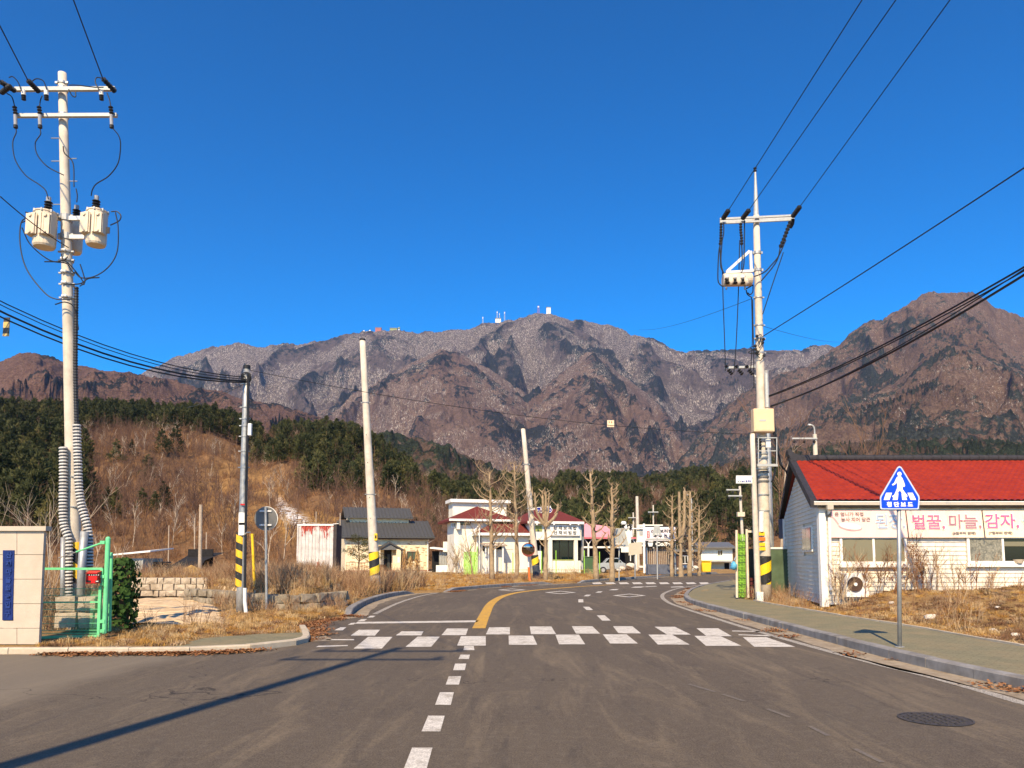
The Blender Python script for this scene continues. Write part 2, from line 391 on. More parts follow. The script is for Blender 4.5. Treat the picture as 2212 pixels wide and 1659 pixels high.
# gutter strips of pale concrete beside the kerbs
t = NT('gutter_concrete')
c = t.ramp(t.noise(3, 6, .7), [(.3, (.20, .155, .105)), (.7, (.40, .33, .24))])
c = t.mix(t.ramp(t.noise(14, 5, .7), [(.5, 0.0), (.7, .7)]), c, (.16, .10, .055))
t.base(c); t.bump(t.noise(60, 4, .7), .4, .01); M['gutter'] = t.fin(.9, spec=.15)
def offset(line, d):
    out = []
    for i, p in enumerate(line):
        a, b = Vector(line[max(i - 1, 0)]), Vector(line[min(i + 1, len(line) - 1)])
        tt = (b - a).normalized(); out.append((p[0] - tt.y * d, p[1] + tt.x * d))
    return out
def resample(line, step):
    L = [0.0]
    for a, b in zip(line, line[1:]): L.append(L[-1] + math.dist(a, b))
    n = max(2, int(round(L[-1] / step)) + 1); out = []; j = 0
    for i in range(n):
        s = L[-1] * i / (n - 1)
        while j < len(L) - 2 and L[j + 1] < s: j += 1
        k = (s - L[j]) / max(1e-9, L[j + 1] - L[j]); a, b = line[j], line[j + 1]
        out.append((a[0] + (b[0] - a[0]) * k, a[1] + (b[1] - a[1]) * k))
    return out
def smooth2(line, n=6): return [(p.x, p.y) for p in spline([(a, b, 0) for a, b in line], n)]
def strip(name, line, w, z, mat, kind='structure', both=False, jit=0):
    a = offset(line, -w / 2 if both else 0); b = offset(line, w / 2 if both else w)
    if jit: b = [(p[0] + random.uniform(-jit, jit), p[1] + random.uniform(-jit, jit)) for p in b]
    vs = [(p[0], p[1], z) for p in a] + [(p[0], p[1], z) for p in b]; n = len(a)
    o = MB().add(vs, [(i, i + 1, n + i + 1, n + i) for i in range(n - 1)]).build(name, mat)
    if kind: o['kind'] = kind
    return o
crs = resample(smooth2(curbR), .5)
strip('gutter', crs, .48, .004, M['gutter'], jit=.05)
strip('gutter', resample(smooth2(curbA + [((curbA[-1][0] + curbB[0][0]) / 2, (curbA[-1][1] + curbB[0][1]) / 2)] + curbB + curbC), .5), -.42, .004, M['gutter'], jit=.05)
strip('gutter', resample(near_left[6:], .4), -.35, .004, M['gutter'], jit=.06)
strip('gutter', resample([(-30, 12.4)] + near_left[:5], .5), -.12, .004, M['gutter'], jit=.03)

# kerbs: one stone after another
M['granite'] = pm('kerb_granite', (.25, .235, .22), .35, 4, .85, .4, 70, dirt=(.14, .115, .09), dscale=1.2)
M['palecurb'] = pm('pale_kerb_concrete', (.50, .42, .31), .2, 4, .85, .3, 60, dirt=(.3, .23, .15), dscale=2)
def curb(name, label, line, h, w, mat, side=1, step=1.0, taper=False, z0=-.05):
    root = thing(name, label, 'kerb'); root['kind'] = 'structure'; del root['category']
    pts = resample(line, step); n = len(pts) - 1
    for i in range(n):
        a, b = Vector((*pts[i], 0)), Vector((*pts[i + 1], 0)); tt = (b - a).normalized(); nn = Vector((-tt.y, tt.x, 0)) * side
        a = a + tt * .006; b = b - tt * .006; dz = random.uniform(-.006, .006); dn = nn * random.uniform(-.006, .006)
        h0 = h1 = h + dz
        if taper and i == 0: h0 = .03
        if taper and i == n - 1: h1 = .03
        c = .02
        vs = [a + dn, b + dn, b + dn + nn * w, a + dn + nn * w]
        V = [(p.x, p.y, z0) for p in vs] + [(vs[0].x, vs[0].y, h0 - c), (vs[1].x, vs[1].y, h1 - c)]
        q0, q1 = vs[0] + nn * c, vs[1] + nn * c
        V += [(q0.x, q0.y, h0), (q1.x, q1.y, h1), (vs[2].x, vs[2].y, h1), (vs[3].x, vs[3].y, h0)]
        m = MB().add(V, [(3, 2, 1, 0), (0, 1, 5, 4), (4, 5, 7, 6), (6, 7, 8, 9), (9, 8, 2, 3), (1, 2, 8, 7, 5), (0, 4, 6, 9, 3)])
        m.build('curb_stone', mat, root)
    return root
curb('kerb', 'grey kerb along the right pavement', smooth2(curbR), .15, .17, M['granite'], side=-1)
curb('kerb', 'short raised kerb at the left bend', smooth2(curbA), .17, .20, M['granite'], side=1, taper=True)
curb('kerb', 'long raised kerb in front of the pollarded trees', smooth2(curbB), .17, .2, M['granite'], side=1, taper=True)
curb('kerb', 'far kerb along the left side of the bend', smooth2(curbC), .17, .2, M['granite'], side=1, taper=True)
curb('kerb', 'pale kerb in front of the beige entrance wall', [(-22, 12.4)] + near_left[:6], .10, .14, M['palecurb'], side=1)
curb('kerb', 'pale kerb corner around the pavement end', near_left[5:9], .095, .14, M['palecurb'], side=1, step=.5)
# pavement
t = NT('green_pavers')
br = t.node('ShaderNodeTexBrick'); br.inputs['Scale'].default_value = 1; br.inputs['Brick Width'].default_value = .22; br.inputs['Row Height'].default_value = .11
br.inputs['Mortar Size'].default_value = .006; br.inputs['Color1'].default_value = (.21, .195, .115, 1); br.inputs['Color2'].default_value = (.155, .15, .092, 1); br.inputs['Mortar'].default_value = (.11, .09, .06, 1)
t.l.new(t.mapping((1, 1, 1), (0, 0, R(40))), br.inputs[0])
c = t.mix(t.ramp(t.noise(1.3, 5, .65), [(.42, 0.0), (.72, .7)]), br.outputs[0], (.29, .215, .12))
c = t.mix(.3, c, t.ramp(t.noise(22, 4, .7), [(.3, (.09, .08, .05)), (.7, (.34, .29, .18))]))
t.base(c); t.bump(t.math('SUBTRACT', t.noise(40, 3), t.math('MULTIPLY', br.outputs['Fac'], .5)), .4, .008)
M['paver'] = t.fin(.9, spec=.15)
flat('pavement', offset(curbR, -.16) + [(17.5, 56)] + walk_in[::-1], .13, M['paver'])
flat('pavement', offset(near_left[2:8], .12) + gl([(655, 1366), (560, 1369), (440, 1378), (375, 1396)], .085), .085, M['paver'])
curb('kerb', 'low pale edging between right pavement and grass', [p for p in walk_in[2:-3]], .165, .09, M['palecurb'], side=1, step=1.0, z0=.0)
# road markings -------------------------------------------------
def paint(name, col, worn=.35):
    t = NT(name); n = t.noise(9, 6, .75); n2 = t.noise(70, 3, .6)
    c = t.ramp(n, [(.3, tuple(q * .62 for q in col)), (.65, col)])
    c = t.mix(t.ramp(n2, [(.42, min(1, worn * 1.3)), (.62, 0.0)]), c, (.16, .14, .12))
    n3 = t.noise(3.0, 6, .8); c = t.mix(t.ramp(n3, [(.50, 0.0), (.68, .7)]), c, (.2, .160, .11))
    t.base(c); t.bump(n2, .3, .004); return t.fin(.75, spec=.2)
M['pw'] = paint('white_road_paint', (.82, .76, .66)); M['py'] = paint('yellow_road_paint', (.78, .42, .03))
M['pe'] = paint('edge_line_paint', (.66, .60, .50), .8); M['pf'] = paint('worn_white_road_paint', (.13, .105, .078), .95)
Z = .004
def mark(pts, mat='pw', z=Z):
    q = gl(pts); return q
mk = thing('crosswalk_marking', 'near crosswalk', 'x'); mk['kind'] = 'structure'; del mk['category']; del mk['label']
far = [(371, 404, 487, 506, 285, 262), (549, 572, 658, 642, 284, 268), (728, 750, 833, 824, 283, 257), (903, 916, 997, 994, 280, 252), (1080, 1075, 1160, 1171, 279, 249), (1257, 1240, 1321, 1349, 277, 248), (1424, 1402, 1478, 1529, 276, 248), (1615, 1565, 1645, 1705, 281, 250), (1770, 1730, 1815, 1888, 287, 256)]
near = [(383, 440, 536, 480, 336, 290), (587, 635, 722, 680, 329, 289), (790, 805, 902, 893, 324, 287), (993, 992, 1088, 1093, 321, 285), (1190, 1176, 1268, 1293, 319, 281), (1391, 1362, 1455, 1500, 316, 280), (1578, 1541, 1634, 1703, 320, 281), (1767, 1722, 1822, 1907, 325, 286), (1957, 1912, 2003, 2118, 329, 291)]
def z6(x, y): return ((1000 + x * .9946) / 1.8083, (2200 + y * .9946) / 1.8083)
def quad(parent, name, pts, mat, z=Z):
    q = gl(pts); m = MB().add([(x, y, z) for x, y in q], [tuple(range(len(q)))]); o = m.build(name, mat, parent)
    if o.data.polygons[0].normal.z < 0: o.data.flip_normals()
    return o
for a, b, c_, d, y1, y0 in far: quad(mk, 'crosswalk_bar', [z6(a, y1), z6(d if False else a + (c_ - b) + (a - a), y1), z6(c_, y0), z6(b, y0)] if False else [z6(a, y1), z6(max(c_, d) if a > 1000 else c_, y1) if False else z6((a + (c_ - b) * 1.16) , y1), z6(c_, y0), z6(b, y0)], M['pw'])
for a, b, c_, d, y1, y0 in near: quad(mk, 'crosswalk_bar', [z6(a, y1), z6(a + (c_ - b) * 1.16 if a < 1000 else d, y1), z6(c_, y0), z6(b, y0)], M['pw'])
def dash(name, *quads, mat='pw', single=True):
    r = thing(name, None, None); r['kind'] = 'structure'
    for q in quads: quad(r, name + '_bar', q, M[mat])
    return r
D_ = [(815, 858, 818, 855, 342, 326), (795, 836, 803, 840, 377, 360), (774, 820, 782, 826, 421, 395), (745, 797, 757, 806, 478, 445), (703, 765, 722, 777, 558, 508), (650, 724, 676, 741, 662, 600), (570, 663, 613, 693, 835, 726)]
D_ += [(520, 625, 553, 643, 990, 905)]
dash('lane_marking', *[[z6(a, y1), z6(b, y1), z6(d, y0), z6(c, y0)] for a, b, c, d, y1, y0 in D_])
E_ = [(1360, 1393, 1338, 1370, 226, 205), (1298, 1324, 1284, 1308, 184, 171), (1266, 1286, 1266, 1285, 154, 142), (1286, 1306, 1298, 1316, 130, 124), (1332, 1352, 1344, 1362, 116, 111), (1385, 1415, 1400, 1426, 106, 102), (1470, 1510, 1490, 1530, 96, 92)]
dash('lane_marking', *[[z6(a, y1), z6(b, y1), z6(d, y0), z6(c, y0)] for a, b, c, d, y1, y0 in E_])
dash('stop_line', [z6(386, 238), z6(866, 232), z6(876, 225), z6(400, 231)])
dash('edge_marking', [z6(360, 243), z6(384, 241), z6(390, 234), z6(374, 235)], [z6(306, 264), z6(340, 264), z6(355, 252), z6(332, 252)], [z6(398, 229), z6(425, 228), z6(436, 220), z6(414, 220)], [z6(436, 214), z6(460, 213), z6(470, 207), z6(450, 207)],
     [z6(270, 303), z6(385, 303), z6(385, 299), z6(280, 299)], [z6(235, 330), z6(360, 326), z6(360, 322), z6(245, 325)], [z6(1870, 268), z6(1985, 271), z6(1975, 267), z6(1870, 265)], [z6(1895, 283), z6(2030, 288), z6(2010, 283), z6(1895, 280)])
def diamond(cx, cy, hw, hh, w=.3):
    o_ = [z6(cx - hw, cy), z6(cx, cy + hh), z6(cx + hw, cy), z6(cx, cy - hh)]; q = gl(o_); c = (sum(p[0] for p in q) / 4, sum(p[1] for p in q) / 4)
    i_ = [(c[0] + (p[0] - c[0]) * (1 - w), c[1] + (p[1] - c[1]) * (1 - w)) for p in q]
    m = MB().add([(x, y, Z) for x, y in q + i_], [(k, (k + 1) % 4, 4 + (k + 1) % 4, 4 + k) for k in range(4)])
    prop(m.build('diamond_marking', M['pw']), kind='structure')
diamond(1466, 127, 66, 7); diamond(1196, 115, 62, 6); diamond(1005, 105, 56, 5)
yl = smooth2(gl([z6(875, 256), z6(888, 225), z6(903, 193), z6(918, 165), z6(940, 145), z6(975, 128), z6(1030, 115), z6(1100, 106), z6(1180, 99), z6(1270, 92), z6(1400, 84)]), 6)
strip('center_line', yl, .30, Z, M['py'], both=True)
strip('edge_line', smooth2(gl([z6(466, 200), z6(500, 183), z6(550, 160), z6(610, 139), z6(680, 122), z6(760, 112), z6(860, 104), z6(960, 96), z6(1060, 90), z6(1180, 84), z6(1290, 77), z6(1400, 69), z6(1530, 60), z6(1700, 52)]), 6), .15, Z, M['pe'], both=True)
rl = smooth2(gl([(2212, 1520), (2100, 1487), (2000, 1460), (1900, 1436), (1790, 1407), (1700, 1382), (1610, 1356), (1530, 1331), (1480, 1315), (1447, 1303), (1432, 1292), (1432, 1284), (1445, 1277), (1470, 1270), (1510, 1264), (1560, 1258.5)]), 6)
strip('edge_line', rl, .16, Z, M['pe'], both=True)
strip('edge_line', [(7.4, -3), (6.15, 2), (5.95, 6)] + [gl([(2212, 1520)])[0]], .15, Z, M['pe'], both=True)
ll_ = smooth2(gl([(1487, 1478), (1560, 1500), (1640, 1526), (1720, 1556), (1790, 1590), (1860, 1625), (1940, 1664)]), 5)
for i_ in (0, 5, 11, 17, 24): strip('worn_lane_line', ll_[i_:i_ + (4 if i_ % 2 else 5)], .05, Z, M['pf'], both=True)
strip('center_line', smooth2(gl([(1300, 1249.3), (1370, 1246.6), (1440, 1244.8), (1520, 1243.6), (1600, 1243)]), 6), .35, Z, M['py'], both=True)
strip('edge_line', smooth2(gl([(1300, 1252.5), (1400, 1249.5), (1480, 1246.5), (1560, 1243.8)]), 6), .18, Z, M['pe'], both=True) if False else None
fc = thing('crosswalk_marking', None, None); fc['kind'] = 'structure'
for k in range(9):
    x = 1282 + k * 29; quad(fc, 'crosswalk_bar', [(x, 1262), (x + 20, 1261.4), (x + 14, 1257.8), (x - 4, 1258.3)], M['pw'])
dash('lane_marking', [(1450, 1269), (1478, 1268), (1474, 1266.6), (1449, 1267.6)], [(1395, 1268), (1420, 1266.8), (1416, 1265.8), (1394, 1266.8)])
# dust, patch repairs, manhole
mh = G(2020, 1554)
m = MB().tube([(mh.x, mh.y, -.02), (mh.x, mh.y, .006)], .31, 28)
M['iron'] = pm('cast_iron', (.075, .064, .052), .4, 30, .6, .5, 25, metal=.4)
mo = m.build('manhole_cover', M['iron']); prop(mo, 'dark round manhole cover in the right lane', 'manhole cover')
fr = MB()
for k in range(28):
    a, b = 2 * math.pi * k / 28, 2 * math.pi * (k + 1) / 28
    fr.add([(mh.x + r * math.cos(w), mh.y + r * math.sin(w), .008) for r in (.315, .335) for w in (a, b)], [(0, 1, 3, 2)])
fr.build('rim', M['iron'], mo)
bumps = MB()
for i in range(-4, 5):
    for j in range(-4, 5):
        if i * i + j * j < 13: bumps.box((mh.x + i * .08 - .022, mh.y + j * .08 - .022, .005), (mh.x + i * .08 + .022, mh.y + j * .08 + .022, .011))
b_ = bumps.build('tread', M['iron'], mo); b_['kind'] = 'stuff'
# ---------------------------------------------------------------- mountains: every range at its own distance
def forest_mat(name, brown, brown2, pine, rock, rock_amt, scale, pine_lo=.52):
    t = NT(name); cell = t.noise(scale, 3, .7); det = t.noise(scale * 4, 3, .75)
    c = t.ramp(cell, [(.34, brown), (.66, brown2)])
    c = t.mix(t.ramp(det, [(.35, .55), (.6, 0.0)]), c, tuple(q * .45 for q in brown))
    pz = t.math('ADD', t.attr('pine'), t.math('MULTIPLY', t.math('SUBTRACT', t.noise(scale * .8, 5, .7), .5), 1.5))
    c = t.mix(t.ramp(pz, [(pine_lo, 0.0), (pine_lo + .09, .93)]), c, t.mix(t.ramp(det, [(.4, 0.0), (.65, 1.0)]), tuple(q * .6 for q in pine), tuple(q * 1.5 for q in pine)))
    if rock_amt > -1:
        rk = t.noise(scale * 2.9, 5, .82, vec=t.mapping((1.7, 1.0, .5), (0, .35, 0)), dist=.8)
        rr = t.math('MULTIPLY', t.ramp(rk, [(.585 - rock_amt, 0.0), (.645 - rock_amt, 1.0)]), t.ramp(t.math('ADD', t.attr('rock'), t.math('MULTIPLY', t.math('SUBTRACT', t.noise(scale * .16, 4, .65, vec=t.mapping((1, 1, .6))), .5), 3.4)), [(.38, .04), (.62, 1.0)]))
        c = t.mix(rr, c, rock)
    t.base(c); t.bump(t.math('ADD', t.noise(scale * 1.3, 5, .8), t.math('MULTIPLY', det, .4)), 1.0, .55 / scale)
    return t.fin(1.0, spec=.05)
def ridge_layer(name, prof, D0, D1, D2, mat, seed, amp, sx, sy, nc=600, nr=90, conv=.9, rock_hi=True, fine=1.0, base=0.0, u0=None, u1=None, jag=1.0):
    us = [p[0] for p in prof]; u0 = u0 or us[0]; u1 = u1 or us[-1]
    pr = [P(u, v, 1.0) for u, v in prof]; S_ = np.array([p.x for p in pr]); E_ = np.array([p.z - HC for p in pr])
    s = np.linspace(S_[0], S_[-1], nc)
    e = np.interp(s, S_, E_)
    k = max(3, nc // 90); ker = np.hanning(k + 2)[1:-1]; ker /= ker.sum(); e = np.convolve(np.pad(e, k // 2, mode='edge'), ker, mode='valid')[:nc]; e = e + jag * .0016 * fbm(s * 34, s * 0 + seed, 4, seed, .6)
    t1 = np.linspace(0, 1, int(nr * .86)); t2 = np.linspace(1, 2, nr - len(t1) + 1)[1:]; tt = np.concatenate([t1, t2])
    SS, TT = np.meshgrid(s, tt)
    DD = np.where(TT <= 1, D0 + (D1 - D0) * TT, D1 + (D2 - D1) * (TT - 1))
    X, Y = SS * DD, DD; H = np.interp(SS, s, e) * D1 + HC
    Tc = np.clip(TT, 0, 1)
    warp = .9 * fbm(X / sx * .45, Y / sx * .45, 3, seed + 30); warp2 = .9 * fbm(X / sx * .45 + 9, Y / sx * .45, 3, seed + 37)
    rg = ridged(X / sx + warp, Y / sy + warp2, 6, seed, .45)
    rg = (rg - .75)
    shape = np.where(TT <= 1, Tc ** conv, 1 - .35 * (TT - 1) ** 1.5)
    wgt = np.where(TT <= 1, np.sin(np.pi * Tc ** 1.1) * .9 + .10 * Tc, .15)
    z = H * shape + amp * sx * .42 * rg * wgt
    z = z + fine * D1 * .0011 * fbm(X / (D1 * .006), Y / (D1 * .012), 3, seed + 50, .6) * np.clip(Tc * 4, 0, 1)
    z = np.where(TT <= 0.001, base - 2, np.maximum(z, base - 2 + TT * 2))
    edge = sstep(0, .03, (SS - s[0]) / (s[-1] - s[0])) * sstep(0, .03, (s[-1] - SS) / (s[-1] - s[0]))
    z = (z - base) * (edge * .96 + .04) + base if False else z
    pine = .37 + .38 * (rg + .1) + .22 * fbm(X / (sx * .8), Y / (sy * .8), 3, seed + 80)
    rock = .5 + .35 * (Tc - .55) + .35 * fbm(X / (sx * .9), Y / (sy * 1.2), 3, seed + 90) - .6 * rg
    o = np_mesh(name, np.stack([X, Y, z], -1).reshape(-1, 3), grid_faces(len(tt), nc), mat, attrs={'pine': pine, 'rock': rock if rock_hi else rock * 0 + .4})
    prop(o, kind='structure'); return o, (s, e, D0, D1)
BR1, BR2, PN, RK = (.084, .063, .058), (.150, .114, .102), (.018, .023, .024), (.48, .42, .36)
m_far = forest_mat('far_forest', BR1, BR2, PN, RK, .066, .034, .53)
m_mid = forest_mat('mid_forest', (.12, .075, .058), (.20, .13, .098), PN, RK, .045, .045, .52)
m_left = forest_mat('reddish_forest', (.125, .068, .050), (.20, .118, .085), PN, RK, -.03, .055, .62)
m_right = forest_mat('right_forest', (.13, .08, .06), (.20, .13, .09), (.032, .040, .034), RK, .012, .05, .50)
m_low = forest_mat('low_forest', (.10, .065, .045), (.165, .11, .075), (.03, .042, .025), RK, -.07, .08, .46)
ridge_layer('mountain', [(180, 900), (250, 840), (330, 792), (365, 776), (400, 764), (450, 750), (500, 745), (560, 743), (600, 745), (640, 741), (700, 735), (730, 729), (760, 722), (785, 717), (817, 714), (850, 712), (900, 715), (960, 715), (1000, 711), (1030, 705), (1060, 697), (1090, 691), (1120, 687), (1140, 683), (1165, 675), (1185, 675), (1205, 681), (1225, 690), (1240, 693), (1265, 694), (1290, 695), (1310, 695), (1330, 703), (1355, 716), (1380, 723), (1400, 734), (1430, 741), (1450, 748), (1475, 757), (1500, 758), (1530, 761), (1560, 757), (1590, 755), (1640, 756), (1700, 754), (1740, 752), (1765, 745), (1785, 746), (1810, 756), (1850, 770), (1950, 800)],
            2600, 5200, 6000, m_far, 3, .85, 520, 760, 1000, 260, 1.05, jag=1.5)
ridge_layer('mountain', [(560, 960), (640, 915), (719, 876), (809, 824), (850, 802), (899, 776), (950, 751), (998, 767), (1049, 789), (1090, 816), (1115, 838), (1139, 858), (1160, 848), (1199, 818), (1244, 778), (1262, 764), (1280, 760), (1307, 772), (1334, 803), (1383, 836), (1430, 880), (1470, 930), (1500, 975)],
            1900, 3900, 4500, m_mid, 14, .8, 380, 560, 620, 190, 1.05)
ridge_layer('mountain', [(1380, 1080), (1450, 1030), (1488, 975), (1525, 922), (1560, 890), (1600, 850), (1640, 822), (1700, 800), (1740, 790), (1770, 770), (1800, 752), (1830, 726), (1850, 711), (1880, 694), (1905, 690), (1925, 678), (1950, 665), (1975, 651), (1990, 636), (2003, 630), (2030, 632), (2050, 629), (2075, 631), (2100, 631), (2120, 642), (2150, 660), (2180, 674), (2212, 682), (2300, 700), (2420, 730)],
            1700, 3300, 3900, m_right, 25, .95, 330, 500, 620, 220, 1.1, jag=2.4)
ridge_layer('mountain', [(1600, 1010), (1640, 975), (1687, 937), (1767, 897), (1847, 869), (1890, 850), (1927, 829), (1960, 803), (1987, 781), (2027, 750), (2059, 742), (2087, 750), (2130, 772), (2212, 800), (2300, 820), (2420, 860)],
            900, 2300, 2700, m_right, 36, .9, 250, 380, 520, 160, 1.05)
ridge_layer('mountain', [(-120, 800), (0, 780), (30, 770), (60, 763), (85, 766), (120, 776), (150, 788), (170, 795), (210, 796), (250, 801), (300, 809), (360, 818), (420, 835), (500, 853), (560, 868), (640, 890), (720, 915), (800, 940), (900, 975)],
            800, 2100, 2600, m_left, 47, .75, 230, 360, 600, 140, 1.0)
ridge_layer('hill', [(700, 990), (780, 950), (839, 934), (880, 942), (929, 955), (974, 964), (1019, 990), (1070, 1015), (1150, 1035), (1250, 1042), (1350, 1040), (1420, 1035), (1500, 1020), (1580, 1000), (1660, 975), (1760, 960), (1900, 950), (2060, 950), (2300, 960)],
            420, 1150, 1400, m_low, 58, .9, 90, 200, 700, 90, 1.0)
# ---------------------------------------------------------------- vegetation prototypes and scatter
def raw_mesh(name, V, Fc, mats, mi=None, smooth=False):
    me = bpy.data.meshes.new(name); me.from_pydata([tuple(p) for p in V], [], Fc)
    for m in mats: me.materials.append(m)
    if mi is not None: me.polygons.foreach_set('material_index', mi)
    if smooth: me.shade_smooth()
    return me
def proto(name, me): return bpy.data.objects.new(name, me)      # not linked: only instanced
def scatter(name, protos, pts, rots, scl, idx, label, cat, parent=None):
    me = bpy.data.meshes.new(name); n = len(pts)
    me.vertices.add(n); me.vertices.foreach_set('co', np.asarray(pts, np.float32).ravel())
    a = me.attributes.new('rot', 'FLOAT_VECTOR', 'POINT'); a.data.foreach_set('vector', np.asarray(rots, np.float32).ravel())
    a = me.attributes.new('scl', 'FLOAT_VECTOR', 'POINT'); a.data.foreach_set('vector', np.asarray(scl, np.float32).ravel())
    a = me.attributes.new('pick', 'INT', 'POINT'); a.data.foreach_set('value', np.asarray(idx, np.int32))
    o = bpy.data.objects.new(name, me); COL.objects.link(o)
    ng = bpy.data.node_groups.new(name + '_scatter', 'GeometryNodeTree')
    ng.interface.new_socket('Geometry', in_out='INPUT', socket_type='NodeSocketGeometry'); ng.interface.new_socket('Geometry', in_out='OUTPUT', socket_type='NodeSocketGeometry')
    N, L = ng.nodes, ng.links; gi, go = N.new('NodeGroupInput'), N.new('NodeGroupOutput'); j = N.new('GeometryNodeJoinGeometry')
    def att(nm, ty):
        x = N.new('GeometryNodeInputNamedAttribute'); x.data_type = ty; x.inputs[0].default_value = nm; return x.outputs[0]
    ra, sa, pa = att('rot', 'FLOAT_VECTOR'), att('scl', 'FLOAT_VECTOR'), att('pick', 'INT')
    er = N.new('FunctionNodeEulerToRotation'); L.new(ra, er.inputs[0])
    for k, p in enumerate(protos):
        oi = N.new('GeometryNodeObjectInfo'); oi.inputs['Object'].default_value = p; oi.inputs['As Instance'].default_value = True
        ip = N.new('GeometryNodeInstanceOnPoints'); cm = N.new('FunctionNodeCompare'); cm.data_type = 'INT'; cm.operation = 'EQUAL'
        L.new(pa, cm.inputs[2]); cm.inputs[3].default_value = k
        L.new(gi.outputs[0], ip.inputs['Points']); L.new(cm.outputs[0], ip.inputs['Selection'])
        L.new(oi.outputs['Geometry'], ip.inputs['Instance']); L.new(er.outputs[0], ip.inputs['Rotation']); L.new(sa, ip.inputs['Scale'])
        L.new(ip.outputs[0], j.inputs[0])
    L.new(j.outputs[0], go.inputs[0])
    mo = o.modifiers.new('scatter', 'NODES'); mo.node_group = ng
    if parent: o.parent = parent; o['kind'] = 'stuff'
    else: prop(o, label, cat, kind='stuff')
    return o
def leafmat(name, cols, rough=.85, trans=.0, scale=3):
    t = NT(name); oi = t.node('ShaderNodeObjectInfo'); n = t.noise(scale, 3, .6)
    k = t.math('ADD', t.math('MULTIPLY', oi.outputs['Random'], .65), t.math('MULTIPLY', n, .5))
    t.base(t.ramp(k, [(.15 + .7 * i / (len(cols) - 1), c) for i, c in enumerate(cols)])); return t.fin(rough, spec=.15)
M['straw'] = leafmat('straw', [(.20, .11, .045), (.36, .21, .08), (.50, .32, .13), (.58, .42, .22)])
M['turfblade'] = leafmat('orange_turf', [(.30, .145, .035), (.46, .235, .055), (.56, .32, .08)])
M['deadstalk'] = leafmat('dead_stalk', [(.11, .055, .03), (.22, .115, .06), (.34, .20, .105), (.46, .33, .19)])
M['brushfar'] = leafmat('bare_brush', [(.075, .042, .032), (.125, .070, .048), (.18, .105, .066)])
M['brushwarm'] = leafmat('rust_brush', [(.14, .064, .030), (.24, .115, .048), (.34, .18, .08)])
M['needle'] = leafmat('pine_needles', [(.018, .025, .012), (.046, .055, .022), (.095, .095, .036)], scale=1.2)
M['needle2'] = leafmat('pine_needles_warm', [(.04, .044, .016), (.085, .082, .028), (.15, .13, .045)], scale=1.2)
M['bark'] = pm('pine_bark', (.20, .12, .07), .35, 6, .9, .5, 30)
M['palebark'] = pm('pale_bark', (.42, .33, .24), .3, 8, .9, .3, 30)
M['leafbrown'] = leafmat('fallen_leaves', [(.12, .045, .02), (.22, .09, .035), (.32, .16, .07)])
M['ivy'] = leafmat('ivy_leaves', [(.02, .045, .012), (.05, .10, .02), (.12, .20, .04), (.22, .28, .07)])
def blades(n, h, spread, w, lean=.5, seed=0, curl=.5):
    rn = random.Random(seed); V, Fc = [], []
    for i in range(n):
        a = rn.uniform(0, 6.283); r = spread * math.sqrt(rn.random()); x, y = r * math.cos(a), r * math.sin(a)
        b = rn.uniform(0, 6.283); hh = h * rn.uniform(.45, 1.0); le = lean * rn.uniform(.2, 1.3) * hh; dx, dy = math.cos(b), math.sin(b)
        ww = w * rn.uniform(.6, 1.3); px, py = -dy * ww / 2, dx * ww / 2; k = len(V)
        m = .55; V += [(x - px, y - py, -.02), (x + px, y + py, -.02),
                       (x + dx * le * m * .5 - px * .8, y + dy * le * m * .5 - py * .8, hh * m), (x + dx * le * m * .5 + px * .8, y + dy * le * m * .5 + py * .8, hh * m),
                       (x + dx * le, y + dy * le, hh * (1 - curl * rn.random() * .5))]
        Fc += [(k, k + 1, k + 3, k + 2), (k + 2, k + 3, k + 4)]
    return V, Fc
def twigs(n, h, spread, w, subs=4, seed=0, lean=.35, lv=2):
    rn = random.Random(seed); V, Fc = [], []
    def seg(p, q, w0, w1):
        d = (q - p).normalized(); a = d.orthogonal().normalized(); a.rotate(Matrix.Rotation(rn.uniform(0, 3.14), 3, d)); k = len(V)
        b = d.cross(a)
        V.extend([p + a * w0, p - a * w0 * .5 + b * w0 * .8, p - a * w0 * .5 - b * w0 * .8, q + a * w1, q - a * w1 * .5 + b * w1 * .8, q - a * w1 * .5 - b * w1 * .8])
        Fc.extend([(k, k + 1, k + 4, k + 3), (k + 1, k + 2, k + 5, k + 4), (k + 2, k, k + 3, k + 5)])
    def grow(p, d, L, w0, lev):
        m = p + d * L * .5 + Vector((rn.uniform(-1, 1), rn.uniform(-1, 1), rn.uniform(-1, 1))) * L * .07
        d2 = (d + Vector((rn.uniform(-1, 1), rn.uniform(-1, 1), rn.uniform(-.4, .6))) * .25).normalized(); q = m + d2 * L * .5
        seg(p, m, w0, w0 * .75); seg(m, q, w0 * .75, w0 * .35)
        if lev > 0:
            for j in range(subs):
                t = rn.uniform(.25, .95); s = p.lerp(m, t * 2) if t < .5 else m.lerp(q, t * 2 - 1)
                dd = (d2 + Vector((rn.uniform(-1, 1), rn.uniform(-1, 1), rn.uniform(-.2, .8))) * .8).normalized()
                grow(s, dd, L * rn.uniform(.3, .5), w0 * .5, lev - 1)
    for i in range(n):
        a = rn.uniform(0, 6.283); r = spread * math.sqrt(rn.random()); b = rn.uniform(0, 6.283)
        d = Vector((math.cos(b) * lean * rn.random(), math.sin(b) * lean * rn.random(), 1)).normalized()
        grow(Vector((r * math.cos(a), r * math.sin(a), -.05)), d, h * rn.uniform(.6, 1), w, lv)
    return V, Fc
